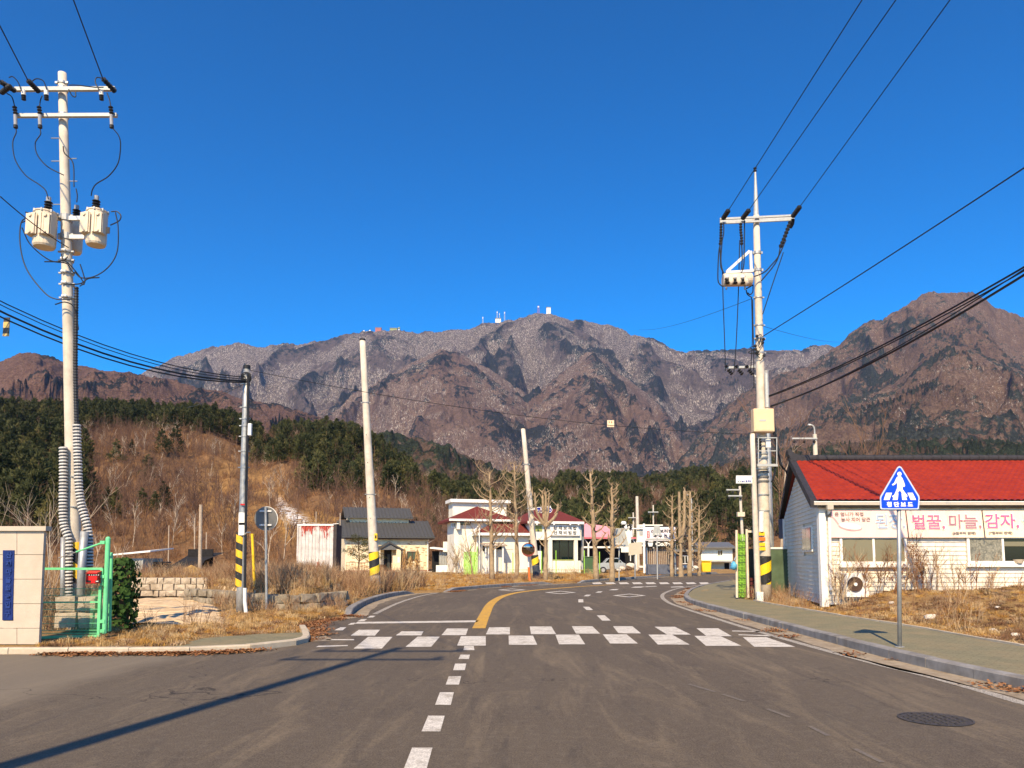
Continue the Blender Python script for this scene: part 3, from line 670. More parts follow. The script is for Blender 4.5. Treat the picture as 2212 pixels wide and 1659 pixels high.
def pine_mesh(name, h, cr, n, seed, mats, leaf=.55, trunk=True, lo=.3):
    rn = random.Random(seed); V, Fc, mi = [], [], []
    if trunk:
        m = MB().tube([(0, 0, -1), (rn.uniform(-.1, .1), 0, h * .5), (0, rn.uniform(-.1, .1), h * .95)], [h * .02, h * .014, h * .004], 5); V += m.v; Fc += m.f; mi += [1] * len(m.f)
    pads = []
    nl = 14
    for i in range(nl):
        t = i / (nl - 1); z = h * (lo + (1 - lo) * t); rr = cr * (1 - t) ** .75 * rn.uniform(.65, 1.15) + cr * .08
        for k in range(rn.choice((3, 4, 5)) if t < .9 else 2):
            a = rn.uniform(0, 6.283); pads.append((math.cos(a) * rr * rn.uniform(.45, .9), math.sin(a) * rr * rn.uniform(.45, .9), z + rn.uniform(-.3, .3) - rr * .1, rr * rn.uniform(.32, .55) + .12))
    for i in range(n):
        x, y, z, r = rn.choice(pads); a = rn.uniform(0, 6.283); q = r * math.sqrt(rn.random())
        c = Vector((x + q * math.cos(a), y + q * math.sin(a), z + rn.gauss(0, r * .28)))
        d = Vector((c.x, c.y, rn.uniform(-.1, .8) * cr)).normalized() + Vector((rn.uniform(-.6, .6), rn.uniform(-.6, .6), rn.uniform(-.2, .6)))
        d.normalize(); s = Vector((-d.y, d.x, rn.uniform(-.8, .8))).normalized(); L = leaf * rn.uniform(.5, 1.2); k = len(V)
        V += [c - s * L * .28, c + s * L * .28, c + d * L]; Fc.append((k, k + 1, k + 2)); mi.append(0)
        u2 = d.cross(s); V += [c - u2 * L * .25, c + u2 * L * .25, c + d * L * .9]; Fc.append((k + 3, k + 4, k + 5)); mi.append(0)
    return raw_mesh(name, V, Fc, mats, mi)
def euler_rand(n, tilt=.15): return np.stack([rng.uniform(-tilt, tilt, n), rng.uniform(-tilt, tilt, n), rng.uniform(0, 6.283, n)], 1)
PB = [proto('pine_source', pine_mesh('pine_source', 8.5, 2.5, 420, k, [M['needle'], M['bark']], .75)) for k in range(3)]
PW = [proto('warm_pine_source', pine_mesh('warm_pine_source', 7.5, 2.3, 360, k + 9, [M['needle2'], M['bark']], .7)) for k in range(2)]
BT = []
for k in range(3):
    V, Fc = twigs(1, 6.0, .1, .055, 7, k + 3, .2, 2); BT.append(proto('bare_tree_source', raw_mesh('bare_tree_source', V, Fc, [M['brushfar']])))
BP = []
for k in range(2):
    V, Fc = twigs(1, 7.0, .1, .08, 6, k + 13, .15, 2); BP.append(proto('pale_tree_source', raw_mesh('pale_tree_source', V, Fc, [M['palebark']])))
BS = []
for k in range(3):
    V, Fc = twigs(10, 2.2, .9, .028, 4, k + 23, .9, 1); BS.append(proto('bush_source', raw_mesh('bush_source', V, Fc, [M['brushwarm']])))
for k in range(2):
    V, Fc = twigs(10, 2.6, 1.0, .03, 4, k + 33, .8, 1); BS.append(proto('bush_source', raw_mesh('bush_source', V, Fc, [M['brushfar']])))

# the wooded hill on the left, rising behind the houses
t = NT('hill_soil'); n = t.noise(.05, 5, .65); n2 = t.noise(.6, 6, .75)
c = t.ramp(n, [(.35, (.13, .07, .038)), (.55, (.23, .12, .055)), (.7, (.33, .19, .08))]); c = t.mix(.5, c, t.ramp(n2, [(.3, (.08, .045, .028)), (.7, (.33, .20, .10))]))
gz = t.attr('ochre'); c = t.mix(gz, c, t.ramp(n2, [(.3, (.24, .12, .04)), (.7, (.42, .25, .085))]))
sn = t.math('MULTIPLY', t.attr('snow'), t.ramp(t.noise(.9, 5, .7), [(.47, 0.0), (.55, 1.0)])); c = t.mix(sn, c, (.72, .68, .64))
t.base(c); t.bump(n2, 1, .6); M['hillsoil'] = t.fin(1, spec=.05)
HP = [(-260, 880), (-100, 872), (0, 886), (60, 893), (110, 893), (165, 894), (200, 893), (230, 890), (300, 893), (400, 896), (460, 902), (500, 912), (520, 922), (545, 936), (580, 940), (640, 935), (690, 932), (735, 934), (770, 945), (800, 960), (830, 975), (862, 1000), (900, 1025), (940, 1050), (985, 1070), (1040, 1082), (1100, 1100), (1200, 1140), (1300, 1200)]
HP = [(u, v + 6) for u, v in HP]
def hill_h(s, D, prof, D0, D1, D2, base=.2, seed=3, namp=1.0):
    pr = [P(u, v, 1.0) for u, v in prof]; e = np.interp(s, [p.x for p in pr], [p.z - HC for p in pr]); H = np.maximum(e * D1, .2)
    T = (D - D0) / (D1 - D0); Tc = np.clip(T, 0, 1); X = s * D
    sh = np.where(T <= 1, Tc ** .95 * (.75 + .25 * Tc), 1 - .25 * np.clip(T - 1, 0, 2))
    return base + (H + HC - base) * sh + namp * H * .10 * np.sin(np.pi * Tc) * fbm(X / 38, D / 50, 4, seed) + .5 * fbm(X / 6, D / 6, 3, seed + 4) * np.clip(Tc * 20, 0, 1)
s_ = np.linspace(P(-260, 900, 1).x, P(1300, 900, 1).x, 420); d_ = np.concatenate([np.linspace(98, 380, 130), np.linspace(384, 520, 20)])
SS, DD = np.meshgrid(s_, d_); ZZ = hill_h(SS, DD, HP, 98, 380, 520)
def uof(s, D, z):   # photo coordinates of a world point, used to place soil patches where the photograph has them
    y, zz = D, z - HC; w = y * math.cos(PT) + zz * math.sin(PT); up = -y * math.sin(PT) + zz * math.cos(PT)
    return 1106 + F * s * D / w, CY - F * up / w
UU, VV = uof(SS, DD, ZZ)
och = sstep(75, 30, np.hypot((UU - 660) / 1.3, (VV - 1140) * 1.6)) + .9 * sstep(60, 20, np.hypot((UU - 705) / .8, (VV - 1135))) + .5 * sstep(130, 60, np.hypot((UU - 520) * .9, (VV - 1075) * 1.2))
snw = sstep(26, 8, np.abs((VV - 1120) - (UU - 640) * .75)) * sstep(70, 40, np.abs(UU - 655)) + sstep(30, 12, np.hypot(UU - 690, (VV - 1150) * 1.3)) + .6 * sstep(25, 8, np.hypot((UU - 275) * .8, VV - 1095)) + .6 * sstep(20, 6, np.hypot(UU - 415, VV - 1130))
o = np_mesh('hill', np.stack([SS * DD, DD, ZZ], -1).reshape(-1, 3), grid_faces(len(d_), len(s_)), M['hillsoil'], attrs={'ochre': np.clip(och, 0, 1), 'snow': np.clip(snw, 0, 1)}); prop(o, kind='structure')
n = 26000
D = 98 + (400 - 98) * rng.random(n) ** .8; s = rng.uniform(s_[0], s_[-1], n); z = hill_h(s, D, HP, 98, 380, 520); U, Vv = uof(s, D, z)
crest = np.interp(U, [p[0] for p in HP], [p[1] for p in HP])
noi = fbm(U / 60, Vv / 45, 3, 77)
pm_ = np.zeros(n)
pm_ = np.maximum(pm_, (Vv < crest + 34 + 10 * noi) * .9 * (U < 560))                             # band along the crest
pm_ = np.maximum(pm_, ((U < 175 + 25 * noi) & (Vv < 1190)) * np.where(Vv < 1000, .8, .55))          # dark pines on the left
pm_ = np.maximum(pm_, ((U > 545) & (U < 830) & (Vv < 1005 + 12 * noi) & (noi > -.15)) * .75)
pm_ = np.maximum(pm_, ((U > 650) & (Vv < 1070 + 15 * noi)) * np.where(noi > .05, .55, .12))
pm_ = np.maximum(pm_, ((U > 930) & (Vv < crest + 40)) * .6)
bare = (och + snw * 1.0)  # open ground
oo = sstep(75, 30, np.hypot((U - 660) / 1.3, (Vv - 1140) * 1.6)) + sstep(30, 10, np.abs((Vv - 1120) - (U - 640) * .75)) * (np.abs(U - 655) < 65)
isp = rng.random(n) < pm_
gold = sstep(130, 60, np.hypot((U - 520) * .9, (Vv - 1075) * 1.2)) * .5
keep = (rng.random(n) > gold) & (U > -60) & (U < 1280) & (rng.random(n) > oo * .9)
kp = isp & keep & (rng.random(n) < .42)
pts = np.stack([s * D, D, z - .3], 1)
q = rng.uniform(.7, 1.2, n)
m = kp; k = m.sum(); print('pines', k)
scatter('pine_forest', PB + PW, pts[m], euler_rand(k, .06), np.repeat(q[m][:, None], 3, 1), rng.choice(5, k, p=[.25, .25, .2, .15, .15]), 'dark pine wood covering the crest and left flank of the near brown hill', 'forest')
m = (~isp) & keep & (Vv > crest - 5); sel = rng.random(n); mt = m & (sel < .26) & (och_ if False else True); k = mt.sum(); print('bare', k)
scatter('bare_wood', BT + BP, pts[mt], euler_rand(k, .1), np.stack([q[mt] * rng.uniform(.8, 1.3, k)] * 2 + [q[mt] * 1.0], 1), rng.choice(5, k, p=[.31, .31, .3, .04, .04]), 'leafless brown wood on the slope of the near hill', 'bare wood')
mb = m & (sel >= .26) & (sel < .85); k = mb.sum(); print('bush', k)
scatter('brush', BS, pts[mb], euler_rand(k, .15), np.repeat((q[mb] * 1.0)[:, None], 3, 1), rng.integers(0, 5, k), 'rust brown brushwood carpeting the near hill slope', 'brushwood')
# pines one can tell apart on the slope
PT_ = thing  # alias kept short
def pine_tree(u, v, D, h, cr, seed, label, warm=False, n=900):
    s0 = P(u, v, D); base = Vector((s0.x, D, float(hill_h(np.array([s0.x / D]), np.array([D]), HP, 98, 380, 520)[0]) - .2)) if D > 98 else s0
    r = thing('pine_tree', label, 'pine tree', base, rng.uniform(0, 6), 'single pines on the brown slope')
    me = pine_mesh('crown', h, cr, n, seed, [M['needle2'] if warm else M['needle'], M['bark']], .55 * h / 8, trunk=False, lo=.16)
    c = bpy.data.objects.new('crown', me); COL.objects.link(c); c.parent = r
    tr = MB().tube([(0, 0, -1), (.1, 0, h * .5), (0, 0, h * .93)], [h * .022, h * .015, .03], 7).build('trunk', M['bark'], r, local=True)
    return r
def hill_D(u, v):    # distance at which the hill surface is seen at u,v
    best = 105
    for D in np.arange(100, 379, 3.0):
        a = P(u, v, D); z = float(hill_h(np.array([a.x / D]), np.array([D]), HP, 98, 380, 520)[0])
        if z >= a.z: return float(D)
    return 370.0
for u, v, hp, lab in [(250, 1006, 46, 'dark round pine highest left on the bare slope'), (283, 990, 34, 'small dark pine just right of the highest left pine'), (348, 985, 52, 'left tree of the dense pine pair below the crest'), (378, 985, 58, 'right and fuller tree of the dense pine pair below the crest'), (318, 1042, 50, 'slim dark pine standing mid slope below the pine pair'),
                      (228, 1112, 52, 'lower slope pine close to the tall transformer pole'), (250, 1122, 58, 'lower slope pine, right one of the two beside the transformer pole'), (305, 1112, 50, 'bushy pine low on the slope above the grey shed'), (333, 1120, 42, 'short pine between two bushy pines low on the slope'), (352, 1105, 56, 'tallest pine low on the slope above the black shelter')]:
    D = hill_D(u, v); h = hp * D / F; pine_tree(u, v, D, h * 1.1, h * .38, int(u), lab)

# darker pine belt in the valley behind the village
VP = [(780, 1075), (860, 1056), (950, 1056), (1030, 1052), (1100, 1050), (1180, 1052), (1240, 1048), (1300, 1050), (1360, 1052), (1400, 1060), (1450, 1050), (1500, 1038), (1560, 1028), (1620, 1020), (1680, 1012), (1760, 1012), (1850, 1016), (1950, 1020), (2060, 1020), (2300, 1020)]
s_ = np.linspace(P(780, 1000, 1).x, P(2300, 1000, 1).x, 300); d_ = np.linspace(150, 560, 90)
SS, DD = np.meshgrid(s_, d_); ZZ = hill_h(SS, DD, VP, 150, 460, 560, seed=19, namp=1.3)
o = np_mesh('hill', np.stack([SS * DD, DD, ZZ], -1).reshape(-1, 3), grid_faces(len(d_), len(s_)), M['hillsoil'], attrs={'ochre': ZZ * 0, 'snow': ZZ * 0}); prop(o, kind='structure')
n = 9000; D = 150 + 330 * rng.random(n) ** .7; s = rng.uniform(s_[0], s_[-1], n); z = hill_h(s, D, VP, 150, 460, 560, seed=19, namp=1.3); U, Vv = uof(s, D, z)
noi = fbm(U / 90, Vv / 40, 3, 99); pts = np.stack([s * D, D, z - .3], 1); q = rng.uniform(.75, 1.25, n)
isp = (noi > -.02 + sstep(1600, 1800, U) * .75) & (rng.random(n) < .9); k = isp.sum(); print('valley pines', k)
scatter('pine_forest', PB + PW, pts[isp], euler_rand(k, .06), np.repeat(q[isp][:, None], 3, 1), rng.choice(5, k, p=[.27, .27, .26, .1, .1]), 'dark pine belt across the valley behind the houses', 'forest')
m = ~isp & (rng.random(n) > .72 * sstep(1620, 1740, U)); k = m.sum()
scatter('bare_wood', BT + BP, pts[m], euler_rand(k, .1), np.repeat((q[m] * 1.1)[:, None], 3, 1), rng.choice(5, k, p=[.32, .32, .3, .03, .03]), 'leafless purplish brown wood between the valley pines', 'bare wood')
# ---------------------------------------------------------------- utility poles and wires
def pole_shaft(root, base, top, r0, r1, mat, name='pole', n=20, segs=6):
    base, top = Vector(base), Vector(top); b2 = base - (top - base).normalized() * .5
    pts = [b2.lerp(top, i / segs) for i in range(segs + 1)]; rs = [r0 + (r1 - r0) * i / segs for i in range(segs + 1)]
    return MB().tube(pts, rs, n).build(name, mat, root, smooth=True)
def clamp(root, c, r, axis=(0, 0, 1), h=.07, name='clamp', ear=True):
    c = Vector(c); m = MB().tube([c - Vector(axis) * h / 2, c + Vector(axis) * h / 2], r + .014, 18)
    if ear:
        for s in (-1, 1): m.box((c.x + s * (r + .01) - .045, c.y - r * .3 - .02, c.z - h * .45), (c.x + s * (r + .01) + .045, c.y - r * .3 + .02, c.z + h * .45))
    return m.build(name, M['galv'], root)
def insul(m, p, q, r=.055, k=5):
    p, q = Vector(p), Vector(q); pts, rs = [], []
    for i in range(k):
        for t, f in ((.1, .45), (.45, 1), (.6, 1), (.95, .45)): pts.append(p.lerp(q, (i + t) / k)); rs.append(r * f)
    return m.tube(pts, rs, 9)
def Uv(pts, D, dd=0): return [P(u, v, D + (p[2] if (p := (u, v, 0)) and False else 0)) for u, v in pts]
def wire(name, label, a, b, r, sag=0, group='overhead wires', parent=None, n=24):
    o = MB().tube(catenary(a, b, sag, n), r, 6).build(name, M['wire'], parent)
    if parent is None: prop(o, label, 'wire', group)
    return o
def jumper(root, pts, D, r=.012, name='jumper_wire', mat='wire', n=8):
    q = [P(p[0], p[1], D + (p[2] if len(p) > 2 else 0)) for p in pts]
    return MB().tube(spline(q, n), r, 6).build(name, M[mat], root)

# ---- tall transformer pole at the left
D1_ = 16.0
b0 = P(166, 1330, D1_); b0 = Vector((b0.x, D1_, landz(b0.x, D1_))); tp = P(134.5, 158, D1_)
def z1(x, y): return (.3666 * x, 110.6 + .3666 * y)
def ax1(v): return 134.5 + (v - 158) * (166 - 134.5) / (1330 - 158)
L_ = thing('utility_pole', 'tall concrete pole with two cream transformers behind the green gate', 'utility pole', b0)
pole_shaft(L_, b0, tp, .150, .086, M['concrete'])
def lp(u, v, dd=0): return P(u, v, D1_ + dd)
# cross-arms
for v, x0, x1, h in ((193, 33, 249, .085), (250, 36, 253, .075)):
    a, b = lp(x0, v, -.18), lp(x1, v - 1, -.18); m = MB(); m.bar(a, b, .075, h); m.build('crossarm', M['galv_flat'], L_)
    c = lp(ax1(v), v); clamp(L_, (c.x, c.y, c.z), .095, h=.09, ear=False)
c = lp(ax1(180), 180); clamp(L_, c, .09, h=.05)
br = MB(); br.bar(lp(ax1(262), 262, -.12), lp(85, 252, -.18), .03); 
# dead-end insulators on the upper arm
for (x, y), (x2, y2) in (((90, 235), (4, 180)), ((230, 240), (165, 172)), ((680, 240), (605, 160)), ((8, 245), (60, 205))):
    a, b = lp(*z1(x, y), -.2), lp(*z1(x2, y2), -.6); m = MB(); insul(m, a, b, .058, 6); m.build('insulator', M['black'], L_)
for x in (138, 272, 596):
    a, b = lp(*z1(x, 228), -.22), lp(*z1(x + 2, 290), -.22); m = MB(); insul(m, a.lerp(b, .45), b, .05, 3); m.build('insulator', M['black'], L_, smooth=True)
    MB().tube([a, a.lerp(b, .5)], .045, 10).build('insulator_cap', M['white'], L_)
# fused cut-outs on the lower arm
for x in (88, 232, 654):
    a, b = lp(*z1(x - 3, 322), -.28), lp(*z1(x + 4, 372), -.28); m = MB(); insul(m, a, b, .05, 3); m.build('fuse_cutout', M['black'], L_)
    MB().tube([lp(*z1(x + 2, 375), -.3), lp(*z1(x + 4, 440), -.3)], .036, 10).build('fuse_tube', M['porc'], L_)
    MB().tube([lp(*z1(x + 4, 436), -.3), lp(*z1(x + 4, 452), -.3)], .045, 10).build('fuse_cap', M['black'], L_)
for pts in ([(92, 452), (95, 480), (75, 540), (90, 640), (150, 730), (230, 785), (268, 820), (284, 868)], [(236, 455), (238, 490), (208, 540), (220, 610), (280, 680), (375, 730)], [(660, 448), (700, 500), (710, 560), (695, 660), (640, 735), (570, 780), (545, 815), (537, 852)],
            [(40, 248), (70, 270), (86, 322)], [(248, 262), (238, 290), (233, 325)], [(630, 245), (645, 285), (652, 322)], [(52, 155), (75, 150), (105, 180), (125, 230)], [(185, 180), (215, 162), (255, 175), (275, 225)], [(605, 160), (570, 155), (562, 185), (585, 228)],
            [(405, 225), (425, 262), (445, 268), (445, 240)], [(405, 200), (450, 200), (560, 212), (610, 212)]):
    jumper(L_, [z1(*p) for p in pts], D1_ - .3, .012)
# transformers
def can(cx, cy, w, h, dd, name='transformer', fins=True, side=1):
    c = P(*z1(cx, cy), D1_ + dd); s = D1_ / F * .3666 * 1.02; r = w * s / 2 * .84; hh = h * s * .97; Mx = Matrix.Translation(c)
    pts = [(0, -hh * .5), (r * .74, -hh * .5), (r * .82, -hh * .45), (r * .84, -hh * .3), (r * .84, hh * .43), (r * .90, hh * .44), (r * .90, hh * .47), (r * .72, hh * .5), (0, hh * .5)]
    m = MB(); m.tube([c + Vector((0, 0, z)) for _, z in pts], [max(x, .002) for x, _ in pts], 22); o = m.build(name, M['tank'], L_)
    if fins:
        for sx in (-1, 1):
            fm = MB()
            for k in range(5):
                x = c.x + sx * r * (.26 + .16 * k); yy = c.y - r * (.98 - .06 * k)
                fm.box((x - .02, yy - .03, c.z - hh * .24), (x + .02, c.y - r * .2, c.z + hh * .33))
            x0, x1 = sorted((c.x + sx * r * .07, c.x + sx * r * .93))
            fm.box((x0, c.y - r * 1.0, c.z - hh * .25), (x1, c.y - r * .93, c.z + hh * .31))
            fm.build('radiator', M['tank'], o)
            for zz in (-.2, .26): MB().tube([(c.x + sx * r * .6, c.y - r * 1.0, c.z + hh * zz), (c.x + sx * r * .6, c.y - r * 1.12, c.z + hh * zz)], .035, 12).build('bolt', M['tank'], o)
    for k in range(8):
        a = k * math.pi / 4 + .2; MB().box((c.x + r * .86 * math.cos(a) - .018, c.y + r * .86 * math.sin(a) - .018, c.z + hh * .42), (c.x + r * .86 * math.cos(a) + .018, c.y + r * .86 * math.sin(a) + .018, c.z + hh * .49)).build('lid_clip', M['galv'], o)
    bx = c + Vector((side * .04, 0, hh * .5)); m = MB(); insul(m, bx, bx + Vector((0, 0, .24)), .085, 4); m.build('bushing', M['black'], o)
    MB().tube([bx + Vector((0, 0, .23)), bx + Vector((0, 0, .33))], .05, 10).build('bushing_cap', M['porc'], o)
    return o
can(265, 1052, 176, 226, -.25, side=1); can(570, 1042, 160, 222, -.2, side=-1); can(432, 1090, 150, 220, .48, fins=False)
pl = P(*z1(632, 1055), D1_ - .52); MB().box((pl.x - .035, pl.y, pl.z - .07), (pl.x + .05, pl.y + .012, pl.z + .07)).build('nameplate', M['black'], L_)
for y in (985, 1095):
    a, b = lp(*z1(345, y), -.05), lp(*z1(500, y), -.05); MB().bar(a, b, .06, .09).build('bracket', M['steelwhite'], L_)
    c = lp(ax1(z1(0, y)[1]), z1(0, y)[1]); clamp(L_, c, .115, h=.14)
for y in (1185, 1235, 1310, 1375, 1455):
    c = lp(ax1(z1(0, y)[1]), z1(0, y)[1]); clamp(L_, c, .118, h=.035)
    rk = MB(); 
    for k in (-1, 1): rk.ball(c + Vector((k * .03, -.15, 0)), .035, 8, 5)
    rk.build('spool_insulator', M['white'], L_)
for k, y in enumerate((515, 635, 650, 768, 905)):
    v = z1(0, y)[1]; c = lp(ax1(v), v); s = -1 if k % 2 == 0 else 1; MB().tube([c + Vector((s * .1, -.02, 0)), c + Vector((s * .28, -.02, .0))], .011, 6).build('step_bolt', M['galv'], L_)
for pts in ([(180, 975), (125, 1010), (120, 1150), (160, 1290), (260, 1420), (330, 1460), (420, 1462)], [(150, 948), (200, 968), (130, 1010)], [(130, 1040), (180, 1140), (290, 1230), (390, 1250), (420, 1290), (440, 1310)], [(262, 1240), (330, 1240), (390, 1240), (460, 1315), (495, 1370), (480, 1372)],
            [(650, 1025), (700, 1000), (712, 970), (690, 945), (655, 945)], [(680, 950), (696, 1040), (690, 1180), (640, 1270), (560, 1325), (480, 1335), (440, 1300)], [(585, 1333), (520, 1340), (470, 1370), (378, 1372)], [(325, 1492), (380, 1478), (430, 1500), (450, 1560), (462, 1640)], [(472, 1255), (490, 1310), (500, 1360), (470, 1385)],
            [(360, 1195), (375, 1230), (400, 1210)], [(448, 810), (455, 850), (452, 890)], [(372, 560), (380, 600), (430, 660), (436, 800)]):
    jumper(L_, [z1(*p) for p in pts], D1_ - .28, .013)
# ribbed cable conduits down the pole
def z2(x, y): return (.25 * x, 774.3 + .25 * y)
def z3(x, y): return (.2167 * x, 1078.5 + .2167 * y)
t = NT('ribbed_conduit_black'); t.base((.02, .02, .022)); M['rib'] = t.fin(.45)
t = NT('ribbed_conduit_grey'); t.base(t.ramp(t.noise(5), [(.3, (.50, .47, .42)), (.7, (.66, .62, .56))])); M['rib2'] = t.fin(.5)
def ribbed(root, name, path, r, pitch, mat, D):
    q = [P(u, v, D) for u, v in path]; L = sum((b - a).length for a, b in zip(q, q[1:])); q = spline(q, 8)
    n = int(L / pitch) * 4; ln = resample3(q, n); rs = [r * (1.0 if i % 4 in (1, 2) else .80) for i in range(len(ln))]
    return MB().tube(ln, rs, 12).build(name, mat, root)
def resample3(q, n):
    L = [0]
    for a, b in zip(q, q[1:]): L.append(L[-1] + (b - a).length)
    out = []; j = 0
    for i in range(n + 1):
        s = L[-1] * i / n
        while j < len(L) - 2 and L[j + 1] < s: j += 1
        out.append(q[j].lerp(q[j + 1], (s - L[j]) / max(1e-9, L[j + 1] - L[j])))
    return out
ribbed(L_, 'thin_conduit', [(165, 620), z2(652, 0), z2(655, 300), z2(662, 570)], .048, .06, M['rib'], D1_ - .16)
ribbed(L_, 'conduit', [z2(662, 570), z2(672, 900), z2(690, 1200), z3(880, 330), z3(888, 680)], .085, .068, M['rib2'], D1_ - .22)
ribbed(L_, 'conduit', [z2(546, 765), z2(548, 1000), z2(548, 1400), z3(680, 400), z3(684, 700), z3(682, 1080)], .085, .068, M['rib2'], D1_ - .22)
for r_ in range(0, 1): pass
def gaps(path, D, r, pitch):      # dark grooves of the conduit, a core tube
    return MB().tube(spline([P(u, v, D) for u, v in path], 6), r * .86, 12).build('conduit_core', M['rib'], L_)
gaps([z2(662, 570), z2(672, 900), z2(690, 1200), z3(880, 330), z3(888, 680)], D1_ - .22, .085, 0); gaps([z2(546, 765), z2(548, 1000), z2(548, 1400), z3(680, 400), z3(684, 700), z3(682, 1080)], D1_ - .22, .085, 0)
MB().tube([P(*z3(842, 320), D1_ - .42), P(*z3(812, 720), D1_ - .42), P(*z3(800, 1180), D1_ - .42)], .078, 14).build('steel_guard_pipe', M['galv'], L_, smooth=True)
MB().tube([P(*z3(630, 380), D1_ - .30), P(*z3(622, 1200), D1_ - .30)], .048, 14).build('steel_guard_pipe', M['galv'], L_, smooth=True)
bc = MB(); zc = b0.z + .75; axv = (tp - b0).normalized()
pa = P(*z3(765, 430), D1_); pb = P(*z3(762, 830), D1_)
MB().tube([pa, pb], .155, 24).build('warning_band', mat_stripe(1.7, 1.2), L_)
for v in (1030, 1095): c = lp(ax1(v) + 3, v); MB().tube([c - Vector((0, 0, .012)), c + Vector((0, 0, .012))], .145, 18).build('strap', M['galv'], L_)

# ---- pole beside the camera, outside the frame: its shadow lies across the road
pb0 = Vector((-5.4, -.7, 0)); Q = thing('utility_pole', 'concrete pole standing beside the road at the left of the camera', 'utility pole', pb0)
pole_shaft(Q, pb0, pb0 + Vector((0, 0, 13.2)), .16, .09, M['concrete'])
for z in (12.9, 11.9): MB().bar(pb0 + Vector((-1.3, -.15, z)), pb0 + Vector((1.25, -.15, z)), .08).build('crossarm', M['galv_flat'], Q)
for x, z in ((-1.2, 13.), (-.5, 13.), (1.1, 13.), (-1.2, 12.), (1.1, 12.)):
    m = MB(); insul(m, pb0 + Vector((x, -.15, z)), pb0 + Vector((x, -.15, z + .25)), .06, 3); m.build('insulator', M['black'], Q)

# ---- wires at the left
pl_z = 13.15
for (s, x), lab in zip([((4, 180), -1.2), ((165, 172), -.5), ((605, 160), 1.1)], ['leftmost high wire running off the top left corner', 'second high wire from the left meeting the upper crossarm', 'high wire running from the right end of the upper crossarm to the top edge']):
    a = P(*z1(*s), D1_ - .6); wire('power_line', lab, a, pb0 + Vector((x, 0, pl_z)), .0125, .12, 'high wires at the transformer pole')
wire('power_line', 'thin wire slanting down from the left edge across the transformers', P(0, 424, 13), P(148, 535, 15.7), .010, .05, 'high wires at the transformer pole')

# ---- steel pole at the left carrying the communication cables
D2_ = 20.8; sb = P(519.5, 1330, D2_); sb.z = landz(sb.x, sb.y); st_ = P(533, 797, D2_)
Sx = thing('steel_pole', 'slim galvanised pole with black yellow band and bundled cables', 'utility pole', sb)
pole_shaft(Sx, sb, st_, .125, .085, M['galv'], n=18)
MB().tube([st_, st_ + Vector((0, 0, .10))], .10, 14).build('pole_cap', M['black'], Sx)
m = MB(); c = P(521, 1150, D2_); d = P(519, 1267, D2_ ); MB().tube([c, d], .131, 24).build('warning_band', mat_stripe(2.55, 1.0), Sx)
# rotate stripes origin: pole axis is the object's origin, so bands follow it
for v in (1115, 1137):
    a = P(525, v, D2_ - .14); MB().box((a.x - .12, a.y, a.z - .24), (a.x + .10, a.y + .012, a.z + .10)).build('notice', M['white'], Sx)
a = P(526, 1088, D2_ - .155); MB().box((a.x - .085, a.y, a.z - .04), (a.x + .085, a.y + .01, a.z + .0)).build('notice_stripe', M['red'], Sx)
a = P(539, 928, D2_ - .1); MB().box((a.x - .055, a.y - .05, a.z - .17), (a.x + .06, a.y + .05, a.z + .17)).build('white_box', M['white'], Sx, bevel=.01)
MB().tube([P(536, 806, D2_ - .1), P(536, 900, D2_ - .12), P(534, 960, D2_ - .12), P(531, 1100, D2_ - .14), P(529, 1290, D2_ - .15)], .035, 8).build('cable_bundle', M['black'], Sx)
MB().tube([P(529, 1270, D2_ - .17), P(529, 1300, D2_ - .17), P(532, 1330, D2_ - .2)], .05, 10).build('cable_guard', M['white'], Sx)
for v in (812, 830, 880, 905, 920, 943, 975, 1010): clamp(Sx, P(519.5 + (1330 - v) * 13.5 / 533, v, D2_), .09 + (v - 797) / 533 * .04, h=.03, ear=True)
coil = MB()
for k in range(3):
    cc = P(531, 812 + k * 3, D2_ - .12)
    coil.tube([cc + Vector((.13 * math.cos(w), .02 * k, .10 * math.sin(w))) for w in np.linspace(0, 6.283, 18)], .018, 6)
coil.build('cable_coil', M['black'], Sx)
c = P(541, 1150, D2_ - .15); MB().tube([P(527, 1156, D2_ - .15), P(534, 1150, D2_ - .25), c], .02, 6).build('bracket', M['galv'], Sx)
ends = [(815, 650, .022), (819, 658, .018), (823, 672, .038), (826, 684, .03)]
for k, (v1, v0, r) in enumerate(ends):
    a = P(530, v1, D2_ - .1); b = P(0, v0, 15.2); b.z += 4 * (2.0 + .1 * k) * .385 * .615; b2 = a + (b - a) * 2.6
    wire('communication_cable', ['topmost thin cable of the bundle sagging to the slim steel pole', 'second thin cable of the bundle sagging to the slim steel pole', 'thickest black cable sagging to the slim steel pole', 'lowest black cable sagging to the slim steel pole'][k], a, b2, r * .62, 2.0 + .1 * k, 'cables sagging to the slim steel pole')
sgn = P(13, 706, 15.5); m = MB().box((sgn.x - .055, sgn.y - .01, sgn.z - .2), (sgn.x + .07, sgn.y + .01, sgn.z + .2)); so = m.build('hanging_sign', mat_stripe(4, 0, 'cable_marker', (.7, .45, .12))); prop(so, 'small yellow and black marker hanging under the left cables', 'sign')

